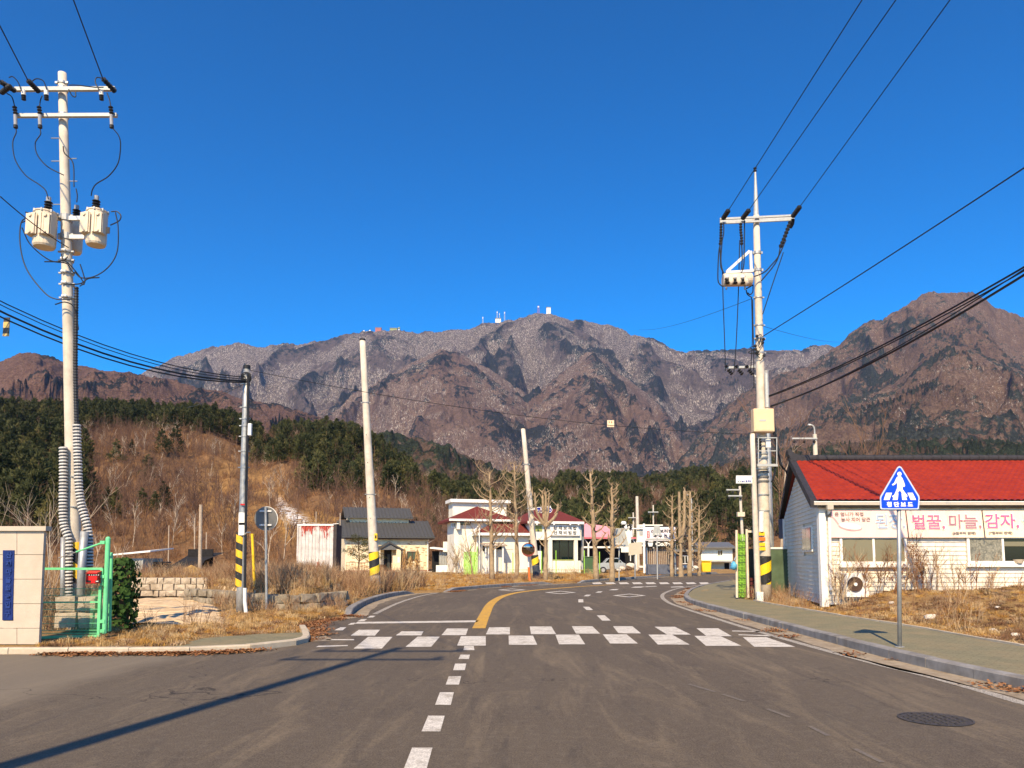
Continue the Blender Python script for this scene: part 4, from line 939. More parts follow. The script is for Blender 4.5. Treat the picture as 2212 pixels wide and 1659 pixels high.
# ---- small yellow marker pole, back of the round sign
yb = P(549, 1312, 24.5); yb.z = landz(yb.x, yb.y); yr = thing('marker_pole', 'thin bright yellow pole beside the slim steel pole', 'pole', yb)
MB().tube([yb - Vector((0, 0, .2)), P(545, 1156, 24.5)], .043, 12).build('pole', M['yellow'], yr)
MB().tube([P(545, 1156, 24.5), P(545, 1155, 24.5) + Vector((0, 0, .03))], .047, 12).build('cap', M['yellow'], yr)
Ds = 21.5; rb = P(576, 1332, Ds); rb.z = landz(rb.x, rb.y); rs = thing('road_sign', 'back of a round road sign on a thin post', 'road sign', rb)
MB().tube([rb - Vector((0, 0, .2)), P(574, 1095, Ds)], .036, 12).build('post', M['galv'], rs)
c = P(574, 1120, Ds + .09); M['signback'] = pm('sign_back_aluminium', (.17, .165, .155), .15, 5, .55, .03, 50, metal=.3)
MB().disc(c, .335, (0.10, 1, .05), .012, 40).build('sign_plate', M['signback'], rs)
MB().disc(c + Vector((0.01, .014, 0.0)), .345, (.10, 1, .05), .008, 40).build('sign_face', M['white'], rs)
for v in (1104, 1134): a = P(574, v, Ds + .05); MB().box((a.x - .17, a.y - .02, a.z - .022), (a.x + .17, a.y + .02, a.z + .022)).build('clamp', M['steelwhite'], rs)

# ---- leaning concrete poles
def lean_pole(label, ub, vb, ut, vt, D, r0, r1, band=None, cap=True):
    b = P(ub, vb, D); b.z = landz(b.x, b.y); tpp = P(ut, vt, D); r = thing('utility_pole', label, 'utility pole', b); pole_shaft(r, b, tpp, r0, r1, M['concrete'])
    if cap: MB().tube([tpp, tpp + Vector((0, 0, .08))], r1 + .01, 14).build('pole_cap', M['black'], r)
    return r, b, tpp
r, b, tpp = lean_pole('leaning bare concrete pole in front of the yellow brick house', 812, 1285, 783, 736, 33, .23, .125)
def along(b, t, v, D): # point of the pole axis seen at height v
    lo, hi = 0.0, 1.0
    for _ in range(30):
        m = (lo + hi) / 2; p = b.lerp(t, m); _, vv = uof(p.x / p.y, p.y, p.z)
        if vv > v: lo = m
        else: hi = m
    return b.lerp(t, lo)
MB().tube([along(b, tpp, 1243, 33), along(b, tpp, 1192, 33)], .225, 24).build('warning_band', mat_stripe(1.55, -.9, y=(.88, .62, .01)), r)
a = along(b, tpp, 1160, 33); MB().box((a.x + .10, a.y - .21, a.z - .15), (a.x + .22, a.y - .1, a.z + .15)).build('pole_number_plate', M['yellow'], r)
MB().box((a.x + .125, a.y - .215, a.z - .07), (a.x + .195, a.y - .205, a.z + .07)).build('plate_mark', M['black'], r)
for v in (1068, 870): clamp(r, along(b, tpp, v, 33), .14 + (v - 736) * .00015, h=.03)
for v in (940, 1000, 1075, 1120): a = along(b, tpp, v, 33); MB().ball(a + Vector((-.02, -.2, 0)), .018, 6, 4).build('hole_plug', M['black'], r)
r, b, tpp = lean_pole('leaning concrete pole with blue street nameplate by the round mirror', 1160, 1254, 1130, 926, 54, .25, .15)
MB().tube([along(b, tpp, 1254, 54), along(b, tpp, 1222, 54)], .27, 20).build('dark_sleeve', pm('dark_sleeve', (.045, .055, .075), .2, 6, .6, .1), r)
MB().tube([along(b, tpp, 1221, 54), along(b, tpp, 1199, 54)], .262, 22).build('warning_band', mat_stripe(1.1, -1, y=(.85, .60, .02)), r)
for v in (1003, 1098): clamp(r, along(b, tpp, v, 54), .2, h=.07)
a, b2 = P(1146, 1100, 53.6), P(1190, 1094.5, 53.6); MB().bar(a, b2, .12, .14).build('sign_arm', M['steelwhite'], r)

# text helper -----------------------------------------------------
def text(s, name, mat, parent, loc, size, rot=(R(90), 0, 0), bold=0.0, ext=.002, sx=1.0, align='LEFT', spacing=1.0):
    cu = bpy.data.curves.new(name, 'FONT'); cu.body = s; cu.size = size; cu.extrude = ext; cu.offset = bold; cu.align_x = align; cu.align_y = 'CENTER'; cu.space_character = spacing; cu.resolution_u = 3
    o = bpy.data.objects.new(name, cu); COL.objects.link(o); bpy.context.view_layer.update()
    me = bpy.data.meshes.new_from_object(o.evaluated_get(bpy.context.evaluated_depsgraph_get())); bpy.data.objects.remove(o); me.name = name
    me.materials.clear(); me.materials.append(mat); o = bpy.data.objects.new(name, me); COL.objects.link(o)
    Mx = WM.get(parent.name, Matrix()).inverted() @ (Matrix.Translation(Vector(loc)) @ Euler(rot).to_matrix().to_4x4() @ Matrix.Diagonal((sx, 1, 1, 1)))
    o.parent = parent; o.matrix_parent_inverse = Matrix(); o.matrix_local = Mx; return o
M['signblue'] = pm('sign_blue', (.005, .012, .26), .08, 6, .35, 0)
M['signblue2'] = pm('bright_sign_blue', (.004, .06, .62), .05, 6, .35, 0)
def nameplate(root, p, w, h, txt, sub):
    n = 10; poly = []
    for sgnx in (1, -1):
        for k in range(n + 1):
            a = -math.pi / 2 + math.pi * k / n; poly.append((sgnx * (w / 2 - h / 2 + h / 2 * math.cos(a)), sgnx * h / 2 * math.sin(a)))
    MB().prism([(p.x + x, p.z + z) for x, z in poly], p.y, p.y + .03).build('nameplate_rim', M['white'], root)
    MB().prism([(p.x + x * .94, p.z + z * .80) for x, z in poly], p.y - .008, p.y + .01).build('nameplate_face', M['signblue'], root)
    text(txt, 'lettering', M['white'], root, (p.x, p.y - .012, p.z + h * .12), h * .36, bold=.008, align='CENTER')
    text(sub, 'lettering', M['white'], root, (p.x, p.y - .012, p.z - h * .24), h * .17, bold=.003, align='CENTER')
    for s in (-1, 1): text('\u25C4' if s < 0 else '\u25BA', 'arrow_mark', M['white'], root, (p.x + s * w * .38, p.y - .012, p.z - h * .05), h * .3, align='CENTER')
nameplate(r, P(1175, 1101.5, 53.4), 1.18, .42, '\uC720\uD604\uC548\uB85C', 'Yuhyeonan-ro')

# ---- round mirror on an orange post
mb = P(1145, 1256, 52.0); mb.z = landz(mb.x, mb.y); mr = thing('traffic_mirror', 'round convex traffic mirror on an orange post', 'mirror', mb)
M['orange'] = pm('orange_post_paint', (.85, .17, .03), .12, 8, .5, .05); M['mirror'] = NT('convex_mirror').fin(.04, 1.0); M['mirror'].node_tree.nodes['Principled BSDF'].inputs['Base Color'].default_value = (.32, .30, .30, 1)
MB().tube([mb - Vector((0, 0, .2)), P(1142, 1225, 52)], .075, 12).build('post', M['orange'], mr); MB().tube([P(1142, 1226, 52), P(1141, 1200, 52)], .06, 12).build('post_top', M['white'], mr)
c = P(1141, 1188, 51.6); vs, fs = [], []; n, k = 28, 6
mm = MB(); pts, rs = [], []
for i in range(k + 1):
    a = i / k; pts.append(c + Vector((.03 * 0, -.09 * (1 - a * a) - .03, 0))); rs.append(max(.005, .42 * a))
mm.tube(pts, rs, n, cap=False); mm.v = [tuple(c + Matrix.Rotation(R(12), 3, 'X') @ (Vector(p) - c) + Vector((0, -.05, 0))) for p in mm.v]; mm.build('mirror_face', M['mirror'], mr, smooth=True)
MB().tube([c + Vector((0, -.05, 0)), c + Vector((0, .06, 0))], .45, n, cap=True).build('mirror_back', pm('mirror_rim', (.25, .05, .03), .3, 6, .5, 0), mr)
hood = MB()
for i in range(13):
    a0, a1 = math.pi * (.08 + .84 * i / 13), math.pi * (.08 + .84 * (i + 1) / 13)
    q = [c + Vector((.47 * math.cos(a), y, .47 * math.sin(a))) for a in (a0, a1) for y in (-.22, .05)]
    q2 = [c + Vector((.455 * math.cos(a), y, .455 * math.sin(a))) for a in (a0, a1) for y in (-.22, .05)]
    hood.add(q + q2, [(0, 1, 3, 2), (4, 6, 7, 5), (0, 2, 6, 4)])
hood.build('hood', M['red'], mr)

# ---- switch pole at the right
D3_ = 27.5
def za(x, y): return (1493.4 + .26675 * x, 331.9 + .26675 * y)
def zb(x, y): return (1548.7 + .3667 * x, 719 + .3667 * y)
base = P(1655, 1296, D3_); base.z = .1; topp = P(1633.5, 466, D3_)
Rp = thing('utility_pole', 'tall concrete pole with switchgear beside the red roofed shop', 'utility pole', base)
pole_shaft(Rp, base, topp, .215, .112, M['concrete'], n=22)
def rax(v): return 1633.5 + (v - 466) * 21.5 / 830
MB().tube([topp - Vector((0, 0, .15)), P(631, 366, 1) if False else P(1631.5, 372, D3_)], [.105, .035], 12).build('pole_extension', M['galv_flat'], Rp)
m = MB(); insul(m, P(1631, 372, D3_), P(1631, 361, D3_), .07, 2); m.build('insulator', M['black'], Rp)
for dy in (-.11, .11):
    for vz in (0, 9): MB().bar(P(1555, 473 + vz, D3_ + dy * 1.6), P(1715, 465.5 + vz, D3_ + dy * 1.6), .06, .07).build('crossarm', M['galv_flat'], Rp) if dy < 0 else None
MB().bar(P(1555, 478, D3_ + .18), P(1715, 470, D3_ + .18), .06, .14).build('crossarm', M['galv_flat'], Rp)
deads = [((258, 525), (300, 460)), ((415, 525), (466, 458)), ((820, 510), (880, 428))]
vecs = []
for a, b in deads:
    p, q = P(*za(*a), D3_ - .2), P(*za(*b), D3_ - 1.0); m = MB(); insul(m, p, q, .095, 5); m.build('insulator', M['black'], Rp); vecs.append(q)
for k, (q, (u0, lab)) in enumerate(zip(vecs, [(1862, 'left one of the three high wires rising from the switch pole to the top edge'), (1935, 'middle one of the three high wires rising from the switch pole to the top edge'), (2052, 'right one of the three high wires rising from the switch pole to the top edge')])):
    e = P(u0, 0, 16.5); d = e - q; wire('power_line', lab, q, q + d * 3.4 - Vector((0, 0, .0)), .0135, .0, 'three high wires rising from the switch pole')
# arrester columns and drops
for path, r in [([(242, 560), (240, 600), (238, 700), (232, 740)], .065), ([(400, 560), (400, 620), (407, 690), (408, 740)], .065), ([(805, 545), (780, 610), (750, 690), (720, 760)], .085), ([(825, 530), (818, 570), (800, 600)], .07)]:
    q = [P(*za(*p), D3_ - .25) for p in path]; ln = resample3(spline(q, 5), 16); MB().tube(ln, [r * (1 if i % 2 else .55) for i in range(len(ln))], 9).build('cable_termination', M['black'], Rp)
for path in ([(262, 560), (262, 640), (250, 700), (225, 780), (215, 960), (220, 1040), (250, 1075)], [(250, 700), (240, 860), (255, 950), (292, 1003)], [(232, 740), (236, 860), (240, 920), (262, 972)], [(430, 540), (430, 640), (428, 780), (425, 900), (405, 965), (360, 1000)], [(408, 740), (412, 830), (408, 940)],
             [(765, 700), (735, 770), (700, 840), (650, 900), (590, 960), (500, 996), (425, 994)], [(720, 760), (700, 850), (650, 930), (566, 1030)], [(500, 1062), (470, 1080), (435, 1100)], [(445, 1105), (455, 1140), (490, 1165)], [(455, 1125), (475, 1140), (497, 1120), (500, 1062)]):
    jumper(Rp, [za(*p) for p in path], D3_ - .35, .022)
for path in ([(745, 800), (660, 1050), (578, 1300)], [(252, 960), (258, 1200), (272, 1590), (276, 1760)], [(392, 700), (380, 1150), (362, 1560), (345, 1770)], [(497, 1180), (500, 1400), (505, 1600), (508, 1900)], [(488, 1160), (494, 1500), (480, 1760)]):
    jumper(Rp, [za(*p) for p in path], D3_ - .3, .018, name='drop_wire')
# switch tank with bushings on its bracket
tk = [P(*za(262, 1025), D3_ - .35), P(*za(484, 1020), D3_ - .35)]
MB().tube([tk[0] - Vector((.03, 0, 0)), tk[0], tk[1], tk[1] + Vector((.03, 0, 0))], [.2, .24, .24, .2], 18).build('switch_tank', M['tank'], Rp)
for x in (288, 350, 412):
    a = P(*za(x, 1040), D3_ - .62); m = MB(); insul(m, a + Vector((0, 0, .16)), a - Vector((0, .10, .10)), .085, 3); m.build('bushing', M['black'], Rp)
    MB().ball(P(*za(x + 4, 998), D3_ - .7), .075, 8, 6).build('bushing_cap', M['white'], Rp)
    MB().ball(P(*za(x + 31, 1035), D3_ - .64), .12, 10, 6, 1.25).build('tank_rib', M['tank'], Rp)
for x in (283, 435): MB().tube([P(*za(x, 1070), D3_ - .5), P(*za(x, 1100), D3_ - .5)], .035, 8).build('drain_plug', M['galv'], Rp)
MB().bar(P(*za(470, 790), D3_ - .25), P(*za(288, 955), D3_ - .35), .09, .1).build('bracket', M['steelwhite'], Rp); MB().bar(P(*za(478, 790), D3_ - .25), P(*za(485, 955), D3_ - .3), .09, .09).build('bracket', M['steelwhite'], Rp)
MB().bar(P(*za(280, 962), D3_ - .35), P(*za(500, 950), D3_ - .3), .09, .09).build('bracket', M['steelwhite'], Rp)
for y, h in ((805, .10), (945, .10), (1168, .05), (1392, .05), (1500, .06), (1615, .06)):
    v = za(0, y)[1]; c = P(rax(v), v, D3_); clamp(Rp, c, .125 + (v - 466) * .00011, h=h)
rk = MB()
for i in range(7):
    v = 726 + i * 7; c = P(rax(v) + random.choice((-9, 9, -5, 7)), v, D3_ - .2); rk.ball(c, .06, 8, 5); rk.tube(spline([c, c + Vector((random.uniform(-.3, .3), -.05, random.uniform(-.15, .1))), P(rax(v + 12), v + 12, D3_ - .22)], 4), .016, 5)
rk.build('wire_rack', M['black'], Rp)
# small side arm with three hanging insulators
MB().bar(P(*zb(45, 205), D3_ - .25), P(*zb(225, 200), D3_ - .2), .08, .08).build('crossarm', M['galv_flat'], Rp)
MB().bar(P(*zb(190, 225), D3_ - .25), P(*zb(228, 258), D3_ - .2), .05, .05).build('brace', M['steelwhite'], Rp)
for x in (52, 112, 172):
    a = P(*zb(x, 190), D3_ - .28); m = MB(); insul(m, a, a + Vector((.05, 0, -.1)), .08, 2); insul(m, a + Vector((.08, 0, -.16)), a + Vector((.22, -.05, -.36)), .08, 3); m.build('insulator', M['black'], Rp)
# riser pipe, meter cabinet, climbing guard, lower fittings
MB().tube([P(*zb(290, 240), D3_ - .2), P(*zb(296, 440), D3_ - .25)], .075, 12).build('riser_pipe', M['galv_flat'], Rp)
a, b = P(*zb(216, 445), D3_ - .55), P(*zb(322, 592), D3_ - .2)
MB().box((a.x, a.y, b.z), (b.x, b.y, a.z)).build('control_cabinet', M['boxcream'], Rp, bevel=.025)
MB().box((a.x + .05, a.y - .012, b.z + .06), (b.x - .06, a.y - .001, a.z - .08)).build('cabinet_door', M['boxcream'], Rp, bevel=.004)
c_ = P(*zb(270, 515), D3_ - .565); MB().box((c_.x - .12, c_.y - .005, c_.z - .03), (c_.x + .12, c_.y, c_.z + .03)).build('cabinet_label', M['galv_flat'], Rp)
g = MB()
for y, x0, x1 in ((618, 240, 355), (695, 240, 352), (780, 236, 356)): g.bar(P(*zb(x0, y), D3_ - .45), P(*zb(x1, y), D3_ - .45), .03 if y < 780 else .10, .03 if y < 780 else .09)
for x in (244, 352): g.bar(P(*zb(x, 618), D3_ - .45), P(*zb(x, 785), D3_ - .45), .03)
g.build('service_frame', M['galv_flat'], Rp)
for y in (712, 735, 800, 820, 850, 875, 955, 1050): v = zb(0, y)[1]; c = P(rax(v), v, D3_); MB().tube([c - Vector((0, 0, .03)), c + Vector((0, 0, .03))], .215 if y in (800, 820, 850, 875) else .205, 18).build('band', M['signback'] if y in (820, 850, 875) else M['galv'], Rp)
a = P(*zb(300, 652), D3_ - .3); MB().box((a.x - .08, a.y - .05, a.z - .15), (a.x + .09, a.y + .05, a.z + .15)).build('small_box', M['steelwhite'], Rp)
a = P(*zb(250, 655), D3_ - .3); m = MB(); insul(m, a + Vector((0, 0, .25)), a - Vector((0, 0, .3)), .09, 5); m.build('bushing', M['black'], Rp)
for path in ([(325, 440), (332, 560), (355, 690), (385, 790), (400, 800)], [(345, 600), (362, 700), (372, 770), (405, 812), (415, 835)], [(345, 790), (335, 850), (322, 880)], [(230, 620), (225, 700), (232, 880), (238, 1000)], [(318, 450), (330, 480), (345, 610), (350, 780)]):
    jumper(Rp, [zb(*p) for p in path], D3_ - .4, .035, name='cable')
MB().tube([P(*zb(282, 1315), D3_), P(*zb(284, 1480), D3_)], .222, 24).build('warning_band', mat_stripe(1.35, -.8, y=(.92, .62, .01)), Rp)
MB().tube([P(*zb(262, 1052), D3_ - .19), P(*zb(262, 1172), D3_ - .19)], .09, 12).build('notice_sleeve', M['white'], Rp)
a = P(*zb(270, 1230), D3_ - .215)
for dz, w, mm in ((.28, .13, 'yellow'), (.1, .16, 'orange'), (-.1, .13, 'yellow'), (-.25, .15, 'yellow')): MB().box((a.x - w, a.y - .01, a.z + dz - .06), (a.x + w * .6, a.y, a.z + dz + .06)).build('sticker', M[mm], Rp)
# the thinner post in front of it, with street nameplate
b1 = P(1638, 1293, 26.9); b1.z = .1; t1_ = P(1625, 937, 26.9); Rq = thing('concrete_post', 'slimmer concrete post leaning against the switch pole with a street nameplate', 'utility pole', b1)
pole_shaft(Rq, b1, t1_, .11, .085, M['concrete'], n=16)
MB().box((b1.x - .10, b1.y - .2, b1.z), (b1.x + .12, b1.y - .08, b1.z + .32)).build('base_box', M['white'], Rq)
MB().bar(P(1590, 1029, 26.8), P(1626, 1029, 26.8), .05, .06).build('sign_arm', M['steelwhite'], Rq)
a = P(1590, 1032, 26.75); b = P(1625.5, 1044, 26.75)
MB().box((a.x, a.y, b.z), (b.x, a.y + .03, a.z + .02)).build('nameplate', M['white'], Rq)
for k in range(7): MB().box((a.x + .06 + k * .07, a.y - .004, b.z + .05 + (k % 2) * .01), (a.x + .10 + k * .07 + .01 * (k % 3), a.y - .001, b.z + .085 + .02 * (k > 3))).build('worn_print', M['signblue'] if k > 1 else M['signback'], Rq)
MB().box((a.x + .04, a.y - .003, b.z + .03), (b.x - .04, a.y - .001, b.z + .038)).build('worn_print', M['signback'], Rq)
# third, grey pole behind
b2_ = P(1668, 1290, 31); b2_.z = .2; Rr = thing('utility_pole', 'grey steel pole standing directly behind the switch pole', 'utility pole', b2_); pole_shaft(Rr, b2_, P(1655, 800, 31), .13, .09, M['galv'], n=14)
# cables at the right
wire('power_line', 'single thin cable from the switch pole to the right edge of the picture', P(1647, 727, D3_ - .2), P(1647, 727, D3_) + (P(2212, 350, 14.7) - P(1647, 727, D3_)) * 1.9, .017, .12, 'cables right of the switch pole')
for k, (v0, v1, r, u) in enumerate(((855, 577, .022, 1660), (857, 585, .016, 1661), (877, 594, .028, 1665), (879, 582, .014, 1665))):
    a = P(u, v0, D3_ - .2); wire('communication_cable', ['upper thick cable falling from the right edge to the switch pole', 'thin cable twisted along the upper thick one at the right', 'lower thick cable falling from the right edge to the switch pole', 'thin cable above the lower thick one at the right'][k], a, a + (P(2212, v1, 15.1) + Vector((0, 0, .988 * (.6 if k in (0, 1) else .8))) - a) * 1.8, r, .6 if k in (0, 1) else .8, 'cables right of the switch pole')
wire('messenger_wire', 'long thin wire crossing the view from steel pole to switch pole', P(536, 799, D2_), P(1627, 938, 26.9), .008, .35, 'thin wires crossing the view')
hs_ = P(1319, 915, 25.0); hp = thing('hanging_sign', 'small square warning plate hanging from the long thin wire', 'sign', hs_)
MB().box((hs_.x - .115, hs_.y - .008, hs_.z - .115), (hs_.x + .115, hs_.y + .008, hs_.z + .115)).build('plate', pm('cream_plate', (.75, .55, .36), .08, 9, .6), hp)
M['olivep'] = pm('faded_olive_print', (.38, .30, .15), .1, 9, .7, 0); M['letorange'] = pm('faded_red_print', (.42, .09, .03), .1, 9, .7, 0)
for x, z, w, h in ((-.06, .05, .03, .04), (.02, .045, .03, .06), (-.07, -.07, .035, .03), (-.01, -.07, .03, .035), (.045, -.075, .04, .025)): MB().box((hs_.x + x, hs_.y - .011, hs_.z + z - h / 2), (hs_.x + x + w, hs_.y - .009, hs_.z + z + h / 2)).build('worn_print', M['letorange'] if z > 0 else M['olivep'], hp)
wire('messenger_wire', 'faint wire leaving the switch pole to the left', P(1624, 645, D3_), P(1380, 712, 90), .009, .4, 'thin wires crossing the view')
wire('messenger_wire', 'faint wire leaving the switch pole to the right horizon', P(1650, 705, D3_), P(1840, 735, 95), .009, .4, 'thin wires crossing the view')
for k, (u, v) in enumerate(((430, 862), (405, 880))):
    wire('messenger_wire', ['upper of the two thin wires going down left from the steel pole', 'lower of the two thin wires going down left from the steel pole'][k], P(531, 822 + 4 * k, D2_), P(u, v, 34), .010, .1, 'thin wires crossing the view')

# ---- distant poles
def far_pole(label, ub, vb, ut, vt, D, r, arms=(), lamp=False, name='utility_pole', mat='concrete', box=None, cat='utility pole', group='distant poles'):
    b = P(ub, vb, D); tt = P(ut, vt, D); ro = thing(name, label, cat, b, group=group); MB().tube([b - Vector((0, 0, 2)), tt], [r * 1.3, r], 9).build('pole', M[mat], ro)
    for v, u0, u1 in arms:
        MB().bar(P(u0, v, D - .2), P(u1, v, D - .2), .12, .12).build('crossarm', M['galv_flat'], ro)
        for k in range(3): q = P(u0 + (u1 - u0) * (.08 + .4 * k), v, D - .2); MB().ball(q + Vector((0, 0, -.25)), .13, 6, 4).build('insulator', M['black'], ro)
    if box: q = P(box[0], box[1], D - .3); MB().box((q.x - box[2], q.y - .2, q.z - box[3]), (q.x + box[2], q.y + .2, q.z + box[3])).build('transformer_box', M['tank'], ro)
    return ro
r = far_pole('distant pole with crossarm and curved lamp above the red roof', 1762, 1000, 1760, 938, 60, .16, [(947, 1711, 1765)])
q = spline([P(1760, 938, 60), P(1759, 925, 60), P(1755, 919, 60), P(1748, 917, 60)], 5); MB().tube(q, .06, 8).build('lamp_arm', M['galv_flat'], r); MB().bar(P(1750, 917.5, 60), P(1746, 917, 60), .15, .1).build('lamp_head', M['white'], r)
far_pole('distant pole with two short crossarms left of the switch pole', 1604, 1145, 1598, 1050, 75, .12, [(1058, 1569, 1598), (1071, 1573, 1603)], box=(1600, 1111, .35, .22))
far_pole('distant thin pole with a crossarm above the billboard', 1379, 1235, 1376, 1072, 90, .17, [])
far_pole('distant pole with wooden crossarm left of the billboard', 1369, 1235, 1368, 1107, 110, .10, [(1118, 1357, 1378)])
far_pole('distant pole with a crossarm directly above the map board', 1412, 1235, 1411, 1091, 110, .10, [(1106, 1400, 1422)])
far_pole('plain wooden pole standing on the terrace above the stone wall', 433.5, 1230, 434, 1090, 44, .09, mat='palebark', group='thin poles at the foot of the hill')
for u0, v0, v1, D, lab in ((421, 1180, 1118, 70, 'short thin post left of the plain wooden pole'), (365, 1155, 1135, 80, 'stubby pale post low on the slope'), (446, 1170, 1150, 80, 'small pale stub right of the plain wooden pole'), (683, 1130, 1105, 85, 'thin post left above the rusty container'), (735, 1150, 1108, 72, 'thin post right above the rusty container'), (923, 1190, 1150, 82, 'thin post right of the yellow brick house')):
    far_pole(lab, u0, v0 + 40, u0, v1, D, .05, mat='palebark', name='post', cat='post', group='thin poles at the foot of the hill')
r = far_pole('curved street lamp behind the far pollarded trees', 1495, 1234, 1494, 1105, 84, .10, mat='galv_flat', name='street_lamp', cat='street lamp')
MB().tube(spline([P(1494, 1105, 84), P(1493.5, 1080, 84), P(1490, 1070, 84), P(1484, 1069, 84)], 5), .07, 8).build('lamp_arm', M['galv_flat'], r)
# ---------------------------------------------------------------- entrance wall, gate, hedge, sheds at the left
Dw = 13.2
wb = thing('entrance_wall', 'beige panelled entrance wall with a blue name board', 'wall', (P(40, 1390, Dw).x, Dw, .05))
M['beige'] = pm('beige_stone_panel', (.52, .43, .33), .10, 3, .85, .5, 45, dirt=(.48, .38, .27), dscale=1.5, bdist=.006)
M['groove'] = pm('groove_shade_mortar', (.22, .17, .12), .1, 5, .9, .1)
rowsv = [1146.5, 1198, 1251, 1304, 1357, 1392]
def wallx(v): return 95.3 - (v - 1146) * (95.3 - 83.5) / (1390 - 1146)
core = MB(); a, b, c_, d = P(-60, 1145, Dw + .03), P(94, 1145, Dw + .03), P(81.5, 1400, Dw + .03), P(-60, 1400, Dw + .03)
core.add([d, c_, b, a] + [p + Vector((0, .09, 0)) for p in (d, c_, b, a)], [(0, 1, 2, 3), (4, 7, 6, 5), (1, 5, 6, 2), (2, 6, 7, 3), (0, 3, 7, 4), (0, 4, 5, 1)])
core.build('wall_core', M['groove'], wb)
for i in range(5):
    v0, v1 = rowsv[i] + .5, rowsv[i + 1] - .5
    for (xa, xb) in ((-60, 7.5 if i in (1, 2, 3) else 36), (29, None) if i in (1, 2, 3) else (37, None)) :
        xr0 = wallx(v0) if xb is None else xb; xr1 = wallx(v1) if xb is None else xb
        q = [P(xa, v1, Dw), P(xr1, v1, Dw), P(xr0, v0, Dw), P(xa, v0, Dw)]
        q2 = [p + Vector((0, .065, 0)) if k in (1, 2) and xb is None else p + Vector((0, .06, 0)) for k, p in enumerate(q)]
        MB().add(q + q2, [(0, 1, 2, 3), (4, 7, 6, 5), (1, 5, 6, 2), (2, 6, 7, 3), (0, 3, 7, 4), (0, 4, 5, 1)]).build('wall_panel', M['beige'], wb)
for (xa, xb, v0, v1) in ((7.5, 29, 1341, 1357), ): 
    q = [P(xa, v1, Dw), P(xb, v1, Dw), P(xb, v0, Dw), P(xa, v0, Dw)]; MB().add(q + [p + Vector((0, .06, 0)) for p in q], [(0, 1, 2, 3), (4, 7, 6, 5), (1, 5, 6, 2), (2, 6, 7, 3), (0, 3, 7, 4), (0, 4, 5, 1)]).build('wall_panel', M['beige'], wb)
a, b = P(-60, 1136.5, Dw - .05), P(98.5, 1146.5, Dw - .05); MB().box((a.x, a.y, b.z), (b.x, a.y + .17, a.z)).build('coping', M['beige'], wb)
q = [P(4.8, 1339.5, Dw - .01), P(23.5, 1339.5, Dw - .01), P(31, 1188.5, Dw - .01), P(5.5, 1188.5, Dw - .01)]
q = [P(4.8, 1339.5, Dw - .012), P(27, 1339.5, Dw - .012), P(31, 1188.5, Dw - .012), P(6, 1188.5, Dw - .012)]
pb_ = MB().add(q + [p + Vector((0, .04, 0)) for p in q], [(0, 1, 2, 3), (4, 7, 6, 5), (1, 5, 6, 2), (2, 6, 7, 3), (0, 3, 7, 4), (0, 4, 5, 1)]).build('name_board', pm('navy_board', (.008, .022, .13), .3, 4, .35, .0), wb)
M['navylet'] = pm('navy_letters', (.02, .045, .20), .2, 6, .3, 0)
for i, ch in enumerate('\uC0B0\uCC44\uB9C8\uC744\uD68C\uAD00\uC785\uAD6C'):
    p = P(19.5 - i * .5, 1200 + i * 18, Dw - .02); text(ch, 'lettering', M['navylet'], pb_, p, .11, bold=.004, align='CENTER', ext=.006)

# green gate
Dg = 14.3
gt = thing('gate', 'bright green steel gate leaf with wire mesh and brace rod', 'gate', (P(160, 1370, Dg).x, Dg, .05))
def gp(x, y, dd=0): return P(*z3(x, y), Dg + dd)
MB().tube([gp(1078, 395), gp(1040, 1335)], .044, 14).build('gate_post', M['green'], gt); MB().ball(gp(1078, 395), .045, 12, 8).build('post_cap', M['green'], gt)
MB().tube([gp(1110, 545, .3), gp(1092, 1315, .3)], .030, 12).build('gate_post', M['green'], gt); MB().ball(gp(1110, 545, .3), .031, 10, 6).build('post_cap', M['green'], gt)
for (a, b, w) in (((400, 692), (1025, 692), .042), ((395, 1028), (1000, 1024), .028), ((395, 1378), (985, 1362), .045)): MB().bar(gp(*a), gp(*b), w, w).build('rail', M['green'], gt)
MB().bar(gp(1003, 865), gp(983, 1370), .05, .05).build('stile', M['green'], gt); MB().bar(gp(1020, 690), gp(1016, 860), .05).build('stile', M['green'], gt)
MB().tube([gp(760, 525), gp(1045, 425)], .018, 8).build('brace_rod', M['green'], gt); MB().tube([gp(585, 585), gp(760, 525)], .010, 6).build('brace_wire', M['galv'], gt)
for y in (430, 770, 1215, 1310): MB().box((gp(1010, y).x, Dg - .05, gp(0, y).z - .03), (gp(1055, y).x, Dg + .05, gp(0, y).z + .03)).build('hinge', M['green'], gt)
ww = MB()
for k in range(52):
    x = 405 + k * 11.4; y0 = 890 if x < 1010 else 880
    ww.tube([gp(x, y0), gp(x - 12, 1368)], .0022, 4)
ww.build('vertical_wire', M['green'], gt)['kind'] = 'stuff'
for y in (888, 955, 1095, 1165, 1235, 1305, 1335): MB().tube([gp(395, y + 3), gp(995, y)], .0055, 5).build('mesh_wire', M['green'], gt)
mbx = thing('mailbox', 'red metal mailbox hung on the green gate', 'mailbox', gp(928, 780, -.12)); a, b = gp(858, 715, -.16), gp(1005, 838, -.02)
MB().box((a.x, a.y, b.z), (b.x, b.y + .1, a.z - .03)).build('body', M['red'], mbx, bevel=.008)
